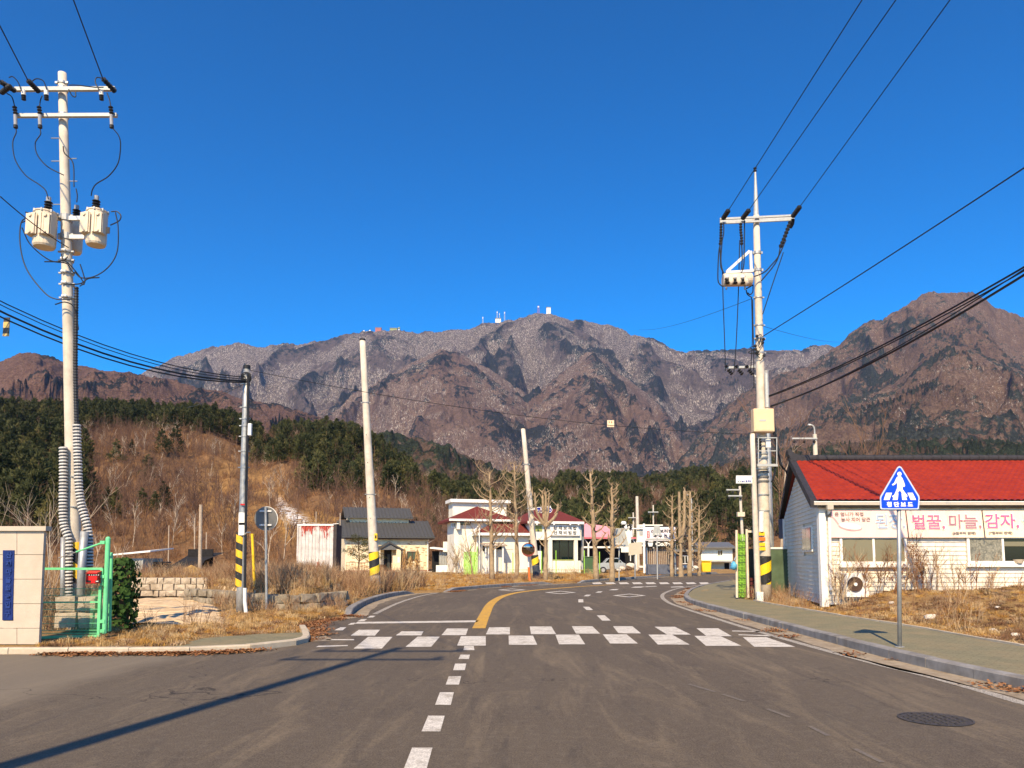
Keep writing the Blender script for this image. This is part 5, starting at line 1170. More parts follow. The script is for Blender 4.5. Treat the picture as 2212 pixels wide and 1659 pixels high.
MB().add([(a.x - .012, a.y - .03, a.z - .045), (b.x + .012, a.y - .03, a.z - .045), (b.x + .012, b.y + .1, a.z + .01), (a.x - .012, b.y + .1, a.z + .01), (a.x - .012, a.y - .03, a.z - .03), (b.x + .012, a.y - .03, a.z - .03), (b.x + .012, b.y + .1, a.z + .025), (a.x - .012, b.y + .1, a.z + .025)], [(3, 2, 1, 0), (4, 5, 6, 7), (0, 1, 5, 4), (1, 2, 6, 5), (2, 3, 7, 6), (3, 0, 4, 7)]).build('lid', M['red'], mbx)
MB().box((a.x + .025, a.y - .006, a.z - .085), (b.x - .02, a.y - .001, a.z - .06)).build('slot', M['black'], mbx)
for k in range(5): MB().ball((a.x + .07 + k * .042, a.y - .008, a.z - .075), .011, 6, 4).build('white_mark', M['white'], mbx)
for x0, x1 in ((.02, .10), (.18, .255)): MB().box((a.x + x0, a.y - .006, b.z + .02), (a.x + x1, a.y - .001, b.z + .06)).build('slot', M['black'], mbx)
MB().box((a.x + .195, a.y - .009, b.z + .035), (a.x + .24, a.y - .006, b.z + .05)).build('lock_plate', M['white'], mbx)
# low concrete blocks behind the gate
M['stone'] = pm('retaining_stone', (.48, .39, .28), .28, 5, .95, .8, 22, dirt=(.26, .19, .12), dscale=2.2, bdist=.03)
M['stone2'] = pm('mossy_old_stone', (.30, .25, .18), .38, 5, .95, .9, 18, dirt=(.12, .10, .06), dscale=2.5, bdist=.03)
def rough_block(m, o, ux, w, h, d, j=.04, rn=random):
    ux = Vector(ux).normalized(); uy = Vector((-ux.y, ux.x, 0)); vs = []
    for (x, y, z) in ((0, 0, 0), (1, 0, 0), (1, 1, 0), (0, 1, 0), (0, 0, 1), (1, 0, 1), (1, 1, 1), (0, 1, 1)):
        vs.append(Vector(o) + ux * (x * w + rn.uniform(-j, j)) + uy * (y * d + (rn.uniform(-j, j))) + Vector((0, 0, z * h + rn.uniform(-j, j) * .7)))
    c = sum((vs[i] for i in (0, 1, 5, 4)), Vector()) / 4 - uy * rn.uniform(.01, .05)
    vs.append(c); return m.add(vs, [(3, 2, 1, 0), (4, 5, 6, 7), (0, 1, 8), (1, 5, 8), (5, 4, 8), (4, 0, 8), (1, 2, 6, 5), (2, 3, 7, 6), (3, 0, 4, 7)])
def stone_wall(name, label, line, h, rows, w, mat, z0=None, j=.03, seed=1, gap=.02):
    rn = random.Random(seed); root = thing(name, label, 'stone wall', (*line[0], 0)); pts = resample(line, .25); L = (len(pts) - 1)
    step = math.dist(pts[0], pts[1])
    for r_ in range(rows):
        s = -rn.uniform(0, w * .6)
        while s < L * step:
            ww_ = w * rn.uniform(.6, 1.5); s1 = min(s + ww_, L * step); s0 = max(s, 0)
            if s1 - s0 > .12:
                i0 = min(int(s0 / step), L - 1); a = Vector((*pts[i0], 0)).lerp(Vector((*pts[i0 + 1], 0)), s0 / step - i0); i1 = min(int(s1 / step), L - 1); b = Vector((*pts[i1], 0)).lerp(Vector((*pts[i1 + 1], 0)), s1 / step - i1)
                hh = h / rows; zb_ = (z0 if z0 is not None else landz(a.x, a.y - .5)) + r_ * hh
                a.z = zb_ + gap / 2; d = b - a; d.z = 0
                rough_block(MB(), a + d.normalized() * gap, d, d.length - gap * 2, hh - gap, .35, j, rn).build('stone', mat, root)
            s = s1
    return root
stone_wall('stone_wall', 'dry stone retaining wall behind the sandy patch', [(-15.5, 30.1), (-13.6, 29.9), (-11.8, 29.6)], .74, 3, .36, M['stone'], z0=.10, j=.022, seed=4)
stone_wall('stone_wall', 'low mossy old stone wall under the dry bushes', [(-11.3, 26.4), (-9.9, 25.2), (-8.2, 23.4), (-6.6, 21.7), (-5.7, 22.4), (-5.2, 24.5)], .50, 2, .42, M['stone2'], z0=.04, j=.05, seed=8)
stone_wall('stone_wall', 'pale stone blocks behind the green gate', [(P(118, 1300, 15.2).x, 15.2), (P(222, 1300, 15.2).x, 15.2)], .62, 2, .5, M['stone'], z0=.2, j=.02, seed=12)
# sandy patch
t = NT('raked_sand'); w_ = t.node('ShaderNodeTexWave'); w_.inputs['Scale'].default_value = 1.4; w_.inputs['Distortion'].default_value = 3.5; w_.inputs['Detail'].default_value = 3; w_.bands_direction = 'Y'; t.l.new(t.tc.outputs['Object'], w_.inputs[0])
t.base(t.ramp(t.math('ADD', t.math('MULTIPLY', w_.outputs[1], .35), t.noise(3, 5, .7)), [(.35, (.44, .30, .16)), (.85, (.66, .49, .30))])); t.bump(w_.outputs[1], .5, .04); M['sand'] = t.fin(.95, spec=.1)
sp_ = gl([(262, 1345), (300, 1350), (380, 1350), (440, 1345), (490, 1345), (476, 1322), (455, 1300), (452, 1293), (400, 1291), (285, 1291), (272, 1300)], .12)
xs_, ys_ = np.linspace(-16.4, -6.5, 60), np.linspace(17, 30, 70); XX, YY = np.meshgrid(xs_, ys_); dd_ = dpoly(XX, YY, sp_); ii_ = inpoly(XX, YY, sp_)
ZZ = land(XX, YY) + np.where(ii_, .02 + .05 * sstep(0, .6, dd_) + .02 * np.sin(YY * 9 + 2 * fbm(XX, YY, 2)), -.08)
o = np_mesh('sand_patch', np.stack([XX, YY, ZZ], -1).reshape(-1, 3), grid_faces(70, 60), M['sand']); prop(o, kind='structure')
# ivy hedge behind the gate posts
hd = thing('ivy_hedge', 'ivy covered stump of green leaves behind the gate post', 'hedge', (P(258, 1345, 15.6).x, 15.6, .05))
n = 1050; V, Fc = [], []; rn = random.Random(5)
for i in range(n):
    a = rn.uniform(0, 6.283); zz = rn.random() ** .9; rr = (.20 + .12 * math.sin(2.6 * zz + .3) + .05 * math.sin(zz * 9 + a * 2)) * rn.uniform(.6, 1.15)
    c = Vector((P(258 + 2 * math.sin(zz * 4), 1345, 15.6).x + rr * math.cos(a), 15.6 + rr * math.sin(a), .1 + zz * 1.45)); nrm = Vector((math.cos(a), math.sin(a), rn.uniform(-.2, .5))).normalized()
    s = nrm.cross(Vector((0, 0, 1))).normalized(); u = s.cross(nrm); ro = rn.uniform(-.8, .8); s2 = s * math.cos(ro) + u * math.sin(ro); u2 = (nrm.cross(s2) + nrm * rn.uniform(-.7, .7)).normalized(); L = rn.uniform(.03, .075); k = len(V)
    V += [c - u2 * L, c + s2 * L * .8 + nrm * .012, c + u2 * L * .9, c - s2 * L * .8 + nrm * .012]; Fc.append((k, k + 1, k + 2, k + 3))
Mi = WM[hd.name].inverted(); me = raw_mesh('leaves', [Mi @ p for p in V], Fc, [M['ivy']]); lo_ = bpy.data.objects.new('leaves', me); COL.objects.link(lo_); lo_.parent = hd; lo_['kind'] = 'stuff'
MB().tube([(P(258, 1345, 15.6).x, 15.6, -.1), (P(257, 1345, 15.6).x, 15.6, .8), (P(258, 1345, 15.6).x, 15.6, 1.45)], [.15, .20, .10], 12).build('stump', M['bark'], hd)
# small shed with white roof
M['corr'] = pm('grey_corrugated_sheet', (.36, .36, .33), .2, 3, .6, .1, 20, metal=.2, dirt=(.25, .2, .15), dscale=2)
def corrugated(m, a, b, z0, z1, pitch=.16, amp=.03):
    a, b = Vector(a), Vector(b); d = b - a; L = d.length; n = max(4, int(L / pitch * 4)); nn = Vector((-d.y, d.x, 0)).normalized(); vs = []
    for i in range(n + 1):
        q = a + d * (i / n) + nn * (amp if i % 4 in (1, 2) else 0); vs += [(q.x, q.y, z0), (q.x, q.y, z1)]
    return m.add(vs, [(2 * i, 2 * i + 2, 2 * i + 3, 2 * i + 1) for i in range(n)])
sh = thing('shed', 'small grey corrugated shed with a sloping white roof', 'shed', (P(290, 1255, 42).x, 42, .7))
a, b = P(269, 1255, 42), P(307, 1255, 42); z0_, z1_ = .55, P(0, 1206, 42).z
m = MB(); corrugated(m, (a.x, 42, 0), (b.x, 42, 0), z0_, z1_); corrugated(m, (b.x, 42, 0), (b.x + .2, 44, 0), z0_, z1_); corrugated(m, (a.x, 44, 0), (a.x, 42, 0), z0_, z1_); m.build('corrugated_wall', M['corr'], sh)
p0, p1 = P(246, 1199, 41.7), P(326, 1194.5, 41.7); MB().add([(p0.x, 41.6, p0.z - .02), (p1.x, 41.6, p1.z + .05), (p1.x, 44.5, p1.z + .25), (p0.x, 44.5, p0.z + .15), (p0.x, 41.6, p0.z + .06), (p1.x, 41.6, p1.z + .13), (p1.x, 44.5, p1.z + .33), (p0.x, 44.5, p0.z + .23)], [(3, 2, 1, 0), (4, 5, 6, 7), (0, 1, 5, 4), (1, 2, 6, 5), (2, 3, 7, 6), (3, 0, 4, 7)]).build('roof', M['white'], sh)
# black net shelter and wood pile
M['blacknet'] = pm('black_shade_net', (.02, .018, .018), .4, 8, .95, .3, 30)
sl = thing('shelter', 'low shelter covered with black shade netting', 'shelter', (P(385, 1255, 46).x, 46, .7))
za_ = .6; L0, L1 = P(355, 1240, 46), P(430, 1240, 46); t0, t1 = P(357, 1213, 46), P(429, 1210, 46)
MB().add([(L0.x, 46, P(0, 1230, 46).z), (L1.x, 46, P(0, 1228, 46).z), (t1.x, 47, t1.z), (t0.x + .3, 47, t0.z), (L0.x, 50, 2.0), (L1.x, 50, 2.0)], [(0, 1, 2, 3), (3, 2, 5, 4)]).build('net_cover', M['blacknet'], sl)
MB().box((L0.x + .3, 48.5, za_), (L1.x - .2, 48.6, 2.2)).build('back_net', M['blacknet'], sl)
for u in (358, 372, 386, 400, 414, 428): a = P(u, 1228, 46); MB().tube([(a.x, 46, za_ - .3), (a.x, 46, a.z)], .03, 6).build('post', M['galv_flat'], sl)
for v in (1235, 1243): a, b = P(356, v, 46), P(429, v, 46); MB().tube([a, b], .02, 5).build('rail', M['galv_flat'], sl)
wp = thing('wood_pile', 'dark stack of firewood beside the black shelter', 'wood pile', (P(342, 1255, 43).x, 43, .6))
for r_ in range(6):
    for c in range(5):
        a = P(331, 1253 - r_ * 5, 43); MB().tube([(a.x + c * .14, 43 + random.uniform(-.05, .05), .72 + r_ * .13), (a.x + c * .14, 43.9, .72 + r_ * .13)], .065 * random.uniform(.7, 1), 6).build('log', M['bark'], wp)
# soil heap
n1_, n2_ = 30, 16; vs, fs = [], []
hx, hy = P(412, 1250, 41).x, 41.0
for i in range(n2_):
    for k in range(n1_):
        a = 2 * math.pi * k / n1_; rr = i / (n2_ - 1); vs.append((hx + 1.5 * rr * math.cos(a) * (1 + .1 * math.sin(3 * a)), hy + .9 * rr * math.sin(a), .62 + .62 * (1 - rr) ** 1.1 + .02 * math.sin(9 * a + i)))
for i in range(n2_ - 1):
    for k in range(n1_): fs.append((i * n1_ + k, (i + 1) * n1_ + k, (i + 1) * n1_ + (k + 1) % n1_, i * n1_ + (k + 1) % n1_))
prop(MB().add(vs, fs).build('soil_heap', pm('ochre_soil', (.45, .27, .08), .2, 4, .95, .5, 20), smooth=True), 'mound of ochre soil in front of the black shelter', 'soil heap')
# weathered container
Dc = 66.0; a, b = P(641, 1235, Dc), P(735, 1235, Dc); c0 = thing('shipping_container', 'white container with rust red paint peeling beside the yellow house', 'container', (a.x, Dc, .2))
t = NT('peeling_white_paint'); n = t.noise(.9, 7, .75, vec=t.mapping((1, 1, .35))); sp = t.node('ShaderNodeSeparateXYZ'); t.l.new(t.tc.outputs['Object'], sp.inputs[0])
k = t.math('ADD', n, t.math('MULTIPLY', t.math('ABSOLUTE', t.math('SUBTRACT', sp.outputs[2], 1.7)), .10)); k = t.math('ADD', k, t.math('MULTIPLY', sp.outputs[0], .025))
c = t.mix(t.ramp(k, [(.735, 0.0), (.765, 1.0)]), t.ramp(t.noise(2, 5), [(.3, (.42, .38, .34)), (.7, (.66, .62, .57))]), (.36, .05, .03)); t.base(c); M['peel'] = t.fin(.7)
zt = P(0, 1132, Dc).z; m = MB(); W = (P(717, 1235, Dc).x - a.x)
n = 40; vs = []
for i in range(n + 1):
    x = a.x + W * i / n; y = Dc + (.05 if i % 4 in (1, 2) else 0); vs += [(x, y, .2), (x, y, zt - .12)]
m.add(vs, [(2 * i, 2 * i + 2, 2 * i + 3, 2 * i + 1) for i in range(n)]); m.build('corrugated_side', M['peel'], c0)
for k in range(6): x = a.x + W * k / 5; MB().box((x - .05, Dc - .03, .2), (x + .05, Dc + .08, zt - .1)).build('post', M['peel'], c0)
MB().box((a.x - .05, Dc - .04, zt - .14), (a.x + W + .06, Dc + 2.1, zt)).build('roof', M['white'], c0); MB().box((a.x - .05, Dc - .05, .05), (a.x + W + .06, Dc + .1, .32)).build('bottom_rail', pm('rust_red_paint', (.33, .05, .03), .3, 4, .8, .2), c0)
d_ = MB(); d_.box((a.x + W + .02, Dc + .02, .2), (a.x + W + .32, Dc + 2.0, zt - .05)); d_.build('dark_lean_to', pm('dark_boards', (.07, .055, .05), .3, 3, .9, .3), c0)
MB().bar((a.x + W, Dc - .05, zt), (a.x + W + .5, Dc - .05, zt + .05), .05).build('lean_to_edge', M['white'], c0)
# ---------------------------------------------------------------- village: houses, signs and trees beyond the bend
def LP(root, u, v, y=0.0):            # local point of the root where the sight line meets its plane y
    Mi = WM[root.name].inverted(); o = Mi @ Vector((0, 0, HC)); d = Mi.to_3x3() @ Vector(ray(u, v)); return o + d * ((y - o.y) / d.y)
def lbox(root, name, u0, v0, u1, v1, y0, y1, mat, bevel=0, yref=None):
    a, b = LP(root, u0, v0, y0 if yref is None else yref), LP(root, u1, v1, y0 if yref is None else yref)
    return MB().box((min(a.x, b.x), min(y0, y1), min(a.z, b.z)), (max(a.x, b.x), max(y0, y1), max(a.z, b.z))).build(name, mat, root, local=True, bevel=bevel)
def slab(m, q, th=.12):
    q = [Vector(p) for p in q]; n = (q[1] - q[0]).cross(q[2] - q[0]).normalized()
    if n.z < 0: n = -n
    k = len(q); return m.add(q + [p - n * th for p in q], [tuple(range(k)), tuple(reversed(range(k, 2 * k)))] + [(i, (i + 1) % k, k + (i + 1) % k, k + i) for i in range(k)])
def window(root, u0, v0, u1, v1, y, frame, w=.05, mull=(), glass=None, name='window', sill=0):
    a, b = LP(root, u0, v1, y), LP(root, u1, v0, y); x0, x1, z0, z1 = a.x, b.x, a.z, b.z; m = MB()
    m.box((x0, y - .05, z0), (x1, y + .02, z0 + w)); m.box((x0, y - .05, z1 - w), (x1, y + .02, z1)); m.box((x0, y - .049, z0 + w), (x0 + w, y + .02, z1 - w)); m.box((x1 - w, y - .049, z0 + w), (x1, y + .02, z1 - w))
    for f in mull: x = x0 + (x1 - x0) * f; m.box((x - w * .45, y - .045, z0 + w), (x + w * .45, y + .02, z1 - w))
    fo = m.build(name, frame, root, local=True)
    ed = [x0 + w] + [x0 + (x1 - x0) * f for f in mull] + [x1 - w]
    for i in range(len(ed) - 1):
        g = glass[i] if isinstance(glass, (list, tuple)) else (glass or M['glass'])
        MB().box((ed[i] + (w * .45 if i else 0), y - .018, z0 + w), (ed[i + 1] - (w * .45 if i < len(ed) - 2 else 0), y - .012, z1 - w)).build('pane', g, fo, local=True)
    if sill: MB().box((x0 - .04, y - .09, z0 - sill), (x1 + .04, y, z0)).build('sill', frame, fo, local=True)
    return fo
M['darkroof'] = pm('charcoal_metal_roof', (.085, .083, .08), .15, 4, .5, .05, 30, metal=.2)
M['cream'] = pm('cream_brick', (.80, .68, .46), .10, 2.5, .9, .3, 22, dirt=(.60, .46, .28), dscale=2)
M['dkbrick'] = pm('brown_brick', (.42, .25, .12), .25, 6, .9, .2)
M['brownwood'] = pm('dark_brown_trim', (.10, .055, .035), .25, 5, .7, .2)
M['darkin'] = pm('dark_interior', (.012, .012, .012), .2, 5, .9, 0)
# ---- yellow brick house
yh = thing('brick_house', 'cream brick house with stepped charcoal metal roof and small gabled porch', 'house', (P(745, 1236, 78).x, 78, .3), R(18))
Lx = LP(yh, 926, 1200).x; ze = LP(yh, 840, 1159).z; Wd = 8.4
MB().box((0, 0, -.4), (Lx, Wd, ze)).build('wall', M['cream'], yh, local=True)
zt = LP(yh, 800, 1124, 3.1).z; xl, xr = -.45, Lx + .5
m = MB(); slab(m, [(xl, -.55, ze - .05), (xr, -.55, ze - .05), (xr, 3.1, zt), (xl, 3.1, zt)], .14); slab(m, [(xl, Wd + .5, ze - .05), (xr, Wd + .5, ze - .05), (xr, Wd - 3.1, zt), (xl, Wd - 3.1, zt)], .14); rf = m.build('roof', M['darkroof'], yh, local=True)
slope = (zt - ze) / 3.65
for i in range(25):
    x = xl + .2 + (xr - xl - .4) * i / 24; MB().bar((x, -.55, ze + .0), (x, 3.08, zt + .05), .05, .07).build('roof_seam', M['darkroof'], rf, local=True)
MB().box((xl, -.66, ze - .17), (xr, -.55, ze - .02)).build('gutter', M['darkroof'], yh, local=True); MB().box((xl + .05, -.5, ze - .28), (xr - .05, 0, ze - .18)).build('soffit', M['brownwood'], yh, local=True)
for x in (xl, xr - .08): m = MB(); slab(m, [(x, -.58, ze), (x + .09, -.58, ze), (x + .09, 3.15, zt + .06), (x, 3.15, zt + .06)], .28); m.build('verge', M['darkroof'], rf, local=True)
a, b = LP(yh, 744, 1116, 2.3), LP(yh, 892, 1116, 2.3); zr = LP(yh, 820, 1097, 4.3).z; x0, x1, z0 = a.x, b.x, a.z
MB().box((x0 + .6, 2.6, ze), (x1 - .4, Wd - 2.6, z0 - .02)).build('clerestory_wall', M['cream'], yh, local=True); m = MB(); slab(m, [(x0, 2.2, z0), (x1, 2.2, z0), (x1, 4.25, zr), (x0, 4.25, zr)], .12); slab(m, [(x0, 6.3, z0), (x1, 6.3, z0), (x1, 4.25, zr), (x0, 4.25, zr)], .12); r2 = m.build('upper_roof', M['darkroof'], yh, local=True)
for i in range(19):
    x = x0 + .12 + (x1 - x0 - .24) * i / 18; MB().bar((x, 2.2, z0 + .05), (x, 4.25, zr + .05), .05, .07).build('roof_seam', M['darkroof'], r2, local=True)
MB().prism([(2.75, zt - .1), (5.8, zt - .1), (5.8, z0 + .1), (4.25, zr - .2), (2.75, z0 + .1)], 0, .1, Matrix(((0, 1, 0, x0 + .55), (1, 0, 0, 0), (0, 0, 1, 0), (0, 0, 0, 1)))).build('gable_wall', M['cream'], yh, local=True)
MB().box((x0, 2.1, z0 - .12), (x1, 2.2, z0)).build('gutter', M['darkroof'], yh, local=True)
for u in (752, 886): q = LP(yh, u, 1117, 2.25); MB().bar((q.x, 2.15, q.z), (q.x, 2.5, zt + .1 if False else q.z - .55), .09).build('downpipe', M['darkroof'], yh, local=True)
q = LP(yh, 923, 1165); MB().tube([(Lx - .12, -.45, ze - .2), (Lx - .12, -.08, ze - .55), (Lx - .12, -.08, 0)], .045, 8).build('downpipe', M['white'], yh, local=True)
# porch
pa, pb, pc = LP(yh, 814, 1185, -1.3), LP(yh, 868.5, 1185, -1.3), LP(yh, 842, 1172, -1.3)
m = MB(); slab(m, [(pa.x - .2, -1.45, pa.z - .1), (pc.x, -1.45, pc.z + .1), (pc.x, .1, pc.z + .1), (pa.x - .2, .1, pa.z - .1)], .16); slab(m, [(pc.x, -1.45, pc.z + .1), (pb.x + .2, -1.45, pb.z - .1), (pb.x + .2, .1, pb.z - .1), (pc.x, .1, pc.z + .1)], .16); m.build('porch_roof', M['darkroof'], yh, local=True)
MB().prism([(pa.x + .35, pa.z - .12), (pb.x - .35, pb.z - .12), (pc.x, pc.z - .05)], -1.28, -1.2).build('porch_gable', M['signback'], yh, local=True)
for u in (817, 861): q = LP(yh, u, 1190, -1.2); MB().box((q.x - .22, -1.32, -.3), (q.x + .22, -1.0, pa.z - .05)).build('porch_post', M['cream'], yh, local=True)
lbox(yh, 'door_recess', 829, 1234, 846, 1187, -.03, .0, M['darkin']); lbox(yh, 'door', 836.5, 1234, 842.5, 1197, -.06, -.035, pm('dark_door', (.05, .055, .05), .2, 5, .4, 0)); lbox(yh, 'low_wall', 848, 1232, 858, 1200, -1.15, -.9, M['cream'])
lbox(yh, 'brown_panel', 863, 1234, 868, 1199, -.06, .0, M['brownwood']); lbox(yh, 'notice', 858.7, 1215.5, 863.8, 1203, -1.34, -1.325, M['white'])
window(yh, 878.5, 1191, 902.5, 1210.5, 0.0, M['brownwood'], .09, (.5,), NT('green_glass').fin(.12)); bpy.data.materials['green_glass'].node_tree.nodes['Principled BSDF'].inputs['Base Color'].default_value = (.07, .10, .07, 1)
MB().box((-.05, -.06, -.3), (Lx + .05, 0, .12)).build('plinth', pm('rust_plinth', (.28, .07, .03), .3, 4, .8, .2), yh, local=True)
MB().box((-.6, -2.6, -.4), (Lx + 1.5, -.06, .02)).build('step', M['palecurb'], yh, local=True)
rn = random.Random(3); bk = MB().box((0, -.012, 0), (.26, 0, .07)); b0_ = bk.build('brick', M['dkbrick'], yh, local=True); b0_.location = (.5, 0, 3.2)
for i in range(170):
    x, z = rn.randrange(0, int(Lx / .27)) * .27 + .05, .3 + rn.randrange(0, int((ze - .7) / .085)) * .085
    if x > Lx - .35: continue
    q = b0_.copy(); COL.objects.link(q); q.location = (x + (.13 if int(z / .085) % 2 else 0), 0, z)
# railing in front of the left part of the house
rl_ = thing('railing', 'low thin railing in front of the cream brick house', 'railing', P(770, 1236, 76))
a, b = P(748, 1215, 76), P(800, 1215, 76); MB().tube([a, b], .02, 6).build('rail', M['brownwood'], rl_)
for k in range(9): q = a.lerp(b, k / 8); MB().tube([q, (q.x, q.y, .2)], .015, 5).build('post', M['brownwood'], rl_)
# flower pot
pt = P(812.5, 1238, 70); pt.z = landz(pt.x, 70); pr_ = thing('plant_pot', 'pale pink plant pot in front of the porch', 'plant pot', pt); MB().tube([pt, pt + Vector((0, 0, .75))], [.22, .36], 14).build('pot', pm('pale_clay', (.72, .50, .42), .1, 5), pr_)
V, Fc = twigs(8, .7, .15, .012, 4, 2, .9, 1); me = raw_mesh('plant', V, Fc, [M['deadstalk']]); o = bpy.data.objects.new('plant', me); COL.objects.link(o); o.parent = pr_; o.location = (0, 0, .7)
# wrapped shrubs and tufts before the house
for k, (u, v1, w) in enumerate(((873, 1188, .28), (886, 1205, .34), (901, 1190, .3), (824, 1222, .7))):
    b = P(u, 1236, 74); b.z = .25; top = P(u, v1, 74); ws = thing('wrapped_shrub' if k < 3 else 'round_shrub', ['tall straw wrapped shrub left of the brown framed window', 'short straw wrapped shrub below the brown framed window', 'tall straw wrapped shrub right of the brown framed window', 'round red brown shrub beside the porch door'][k], 'shrub', b)
    n = 260; V, Fc = [], []; rr = random.Random(k); H = top.z - b.z
    for i in range(n):
        a = rr.uniform(0, 6.28); t_ = rr.random(); r = w * (math.sin(math.pi * min(1, t_ * .8 + .2)) ** .6); c = Vector((r * math.cos(a), r * math.sin(a), t_ * H)); d = Vector((rr.uniform(-.05, .05), rr.uniform(-.05, .05), rr.uniform(.1, .3))); s = Vector((-math.sin(a), math.cos(a), 0)) * .04; j = len(V); V += [c - s, c + s, c + d]; Fc.append((j, j + 1, j + 2))
    me = raw_mesh('foliage', V, Fc, [M['straw'] if k < 3 else M['deadstalk']]); o = bpy.data.objects.new('foliage', me); COL.objects.link(o); o.parent = ws; o['kind'] = 'stuff'
    MB().tube([(0, 0, -.1), (0, 0, H * .9)], [w * .6, w * .3], 8).build('core', M['deadstalk'], ws, local=True)
# garden pines before the house
for (u, vt, cr, lab) in ((773, 1158, 1.6, 'loose garden pine in front of the cream brick house'), (800, 1163, 1.2, 'thin second garden pine next to the leaning pole')):
    b = P(u, 1236, 73); b.z = .25; top = P(u, vt, 73); r = thing('garden_pine', lab, 'pine tree', b, group=None); h = top.z - b.z
    rr = random.Random(int(u)); m = MB(); m.tube([(0, 0, -.2), (.12, 0, h * .4), (-.05, .1, h * .95)], [.09, .06, .02], 7); pads = []
    for k in range(13):
        z = h * (.32 + .62 * k / 12); a = rr.uniform(0, 6.28); L = cr * rr.uniform(.5, 1) * (1.1 - .7 * k / 12); q = Vector((math.cos(a) * L, math.sin(a) * L * .7, z + .3 * L)); m.tube([(0, 0, z - .1), q * .6 + Vector((0, 0, z * .38)), q], [.035, .025, .01], 5); pads.append(q)
    m.build('trunk', M['bark'], r, local=True); V, Fc = [], []
    for i in range(1500):
        q = rr.choice(pads); c = q + Vector((rr.gauss(0, .24), rr.gauss(0, .24), rr.gauss(0, .10))); d = Vector((rr.uniform(-1, 1), rr.uniform(-1, 1), rr.uniform(0, 1.2))).normalized() * rr.uniform(.08, .16); s = d.orthogonal().normalized() * .022; j = len(V); V += [c - s, c + s, c + d]; Fc.append((j, j + 1, j + 2))
    me = raw_mesh('crown', V, Fc, [M['needle2']]); o = bpy.data.objects.new('crown', me); COL.objects.link(o); o.parent = r
# ---- corrugated lean-to between the houses
lt = thing('lean_to', 'grey corrugated lean-to with flat white roof between the two buildings', 'shed', (P(930, 1236, 76).x, 76, .3)); a, b = P(931, 1236, 76), P(986, 1236, 76)
m = MB(); corrugated(m, P(948, 1236, 76), b, .1, P(0, 1192, 76).z, .25, .05); m.build('corrugated_wall', M['corr'], lt); MB().box((a.x, 76.8, .1), (P(948, 1200, 76).x, 76.9, P(0, 1190, 76).z)).build('dark_opening', M['darkin'], lt)
q0, q1 = P(929, 1185, 75.6), P(988, 1191, 75.6); MB().add([(q0.x, 75.4, q0.z), (q1.x, 75.4, q1.z), (q1.x, 79, q1.z + .1), (q0.x, 79, q0.z + .1), (q0.x, 75.4, q0.z + .13), (q1.x, 75.4, q1.z + .13), (q1.x, 79, q1.z + .23), (q0.x, 79, q0.z + .23)], [(3, 2, 1, 0), (4, 5, 6, 7), (0, 1, 5, 4), (1, 2, 6, 5), (2, 3, 7, 6), (3, 0, 4, 7)]).build('roof', M['white'], lt)
MB().box((P(943, 1200, 75).x, 74.6, .2), (P(976, 1200, 75).x, 75.2, P(0, 1221, 75).z)).build('white_chest', M['white'], lt)
MB().box((P(957, 1200, 84).x, 84, 2.0), (P(970, 1200, 84).x, 86, P(0, 1170, 84).z)).build('white_tank', M['white'], lt)
# ---- restaurant
M['maroon'] = pm('maroon_shingles', (.15, .026, .018), .35, 5, .8, .4, 18)
M['rwhite'] = pm('white_render', (.80, .75, .62), .05, 1.2, .8, .15, 30, dirt=(.62, .55, .42), dscale=.7)
M['olive'] = pm('olive_panel', (.30, .33, .10), .15, 4, .6)
M['glassblack'] = NT('black_window_glass').fin(.08); M['glassblack'].node_tree.nodes['Principled BSDF'].inputs['Base Color'].default_value = (.006, .012, .013, 1)
rt = thing('restaurant', 'white restaurant with maroon hip roofs and hand lettered sign board', 'restaurant', (P(1042, 1236, 70).x, 70, .3), R(15))
def hip(m, x0, x1, y0, y1, z0, z1, ov=.45, rx=None):
    x0 -= ov; x1 += ov; y0 -= ov; y1 += ov; w = min((y1 - y0) / 2, (x1 - x0) / 2); ra, rb = (x0 + w, x1 - w) if rx is None else rx; ym = (y0 + y1) / 2
    if rb <= ra: ra = rb = (x0 + x1) / 2
    V = [(x0, y0, z0), (x1, y0, z0), (x1, y1, z0), (x0, y1, z0), (ra, ym, z1), (rb + .01, ym, z1)]; V += [(x, y, z0 - .2) for x, y, z in V[:4]]
    return m.add(V, [(0, 1, 5, 4), (1, 2, 5), (2, 3, 4, 5), (3, 0, 4), (0, 6, 7, 1), (1, 7, 8, 2), (2, 8, 9, 3), (3, 9, 6, 0), (6, 9, 8, 7)])
xA = LP(rt, 1142, 1200).x; zA = LP(rt, 1090, 1152).z
MB().box((0, 0, -.5), (xA, 8, zA)).build('wall', M['rwhite'], rt, local=True)
zA2 = LP(rt, 1090, 1129, 1.7).z
m = MB(); q = [(-.5, -.5, zA), (xA + .05, -.5, zA), (xA + .05, 1.7, zA2), (1.4, 1.7, zA2)]; slab(m, q, .1); slab(m, [(-.5, 8.2, zA), (-.5, -.5, zA), (1.4, 1.7, zA2), (1.4, 7, zA2)], .1); m.build('lower_roof', M['maroon'], rt, local=True)
MB().box((-.55, -.58, zA - .22), (xA, -.48, zA + .03)).build('fascia', M['white'], rt, local=True); MB().box((-.62, -.58, zA - .22), (-.5, 8.2, zA + .03)).build('fascia', M['white'], rt, local=True)
zU = LP(rt, 1050, 1124, 1.6).z
MB().box((.6, 1.9, zA2 - .5), (xA + .5, 7.5, zU)).build('upper_wall', M['rwhite'], rt, local=True)
ap = LP(rt, 1040, 1094, 4.5); a = LP(rt, 972, 1124, 1.4); b = LP(rt, 1108, 1123, 1.2)
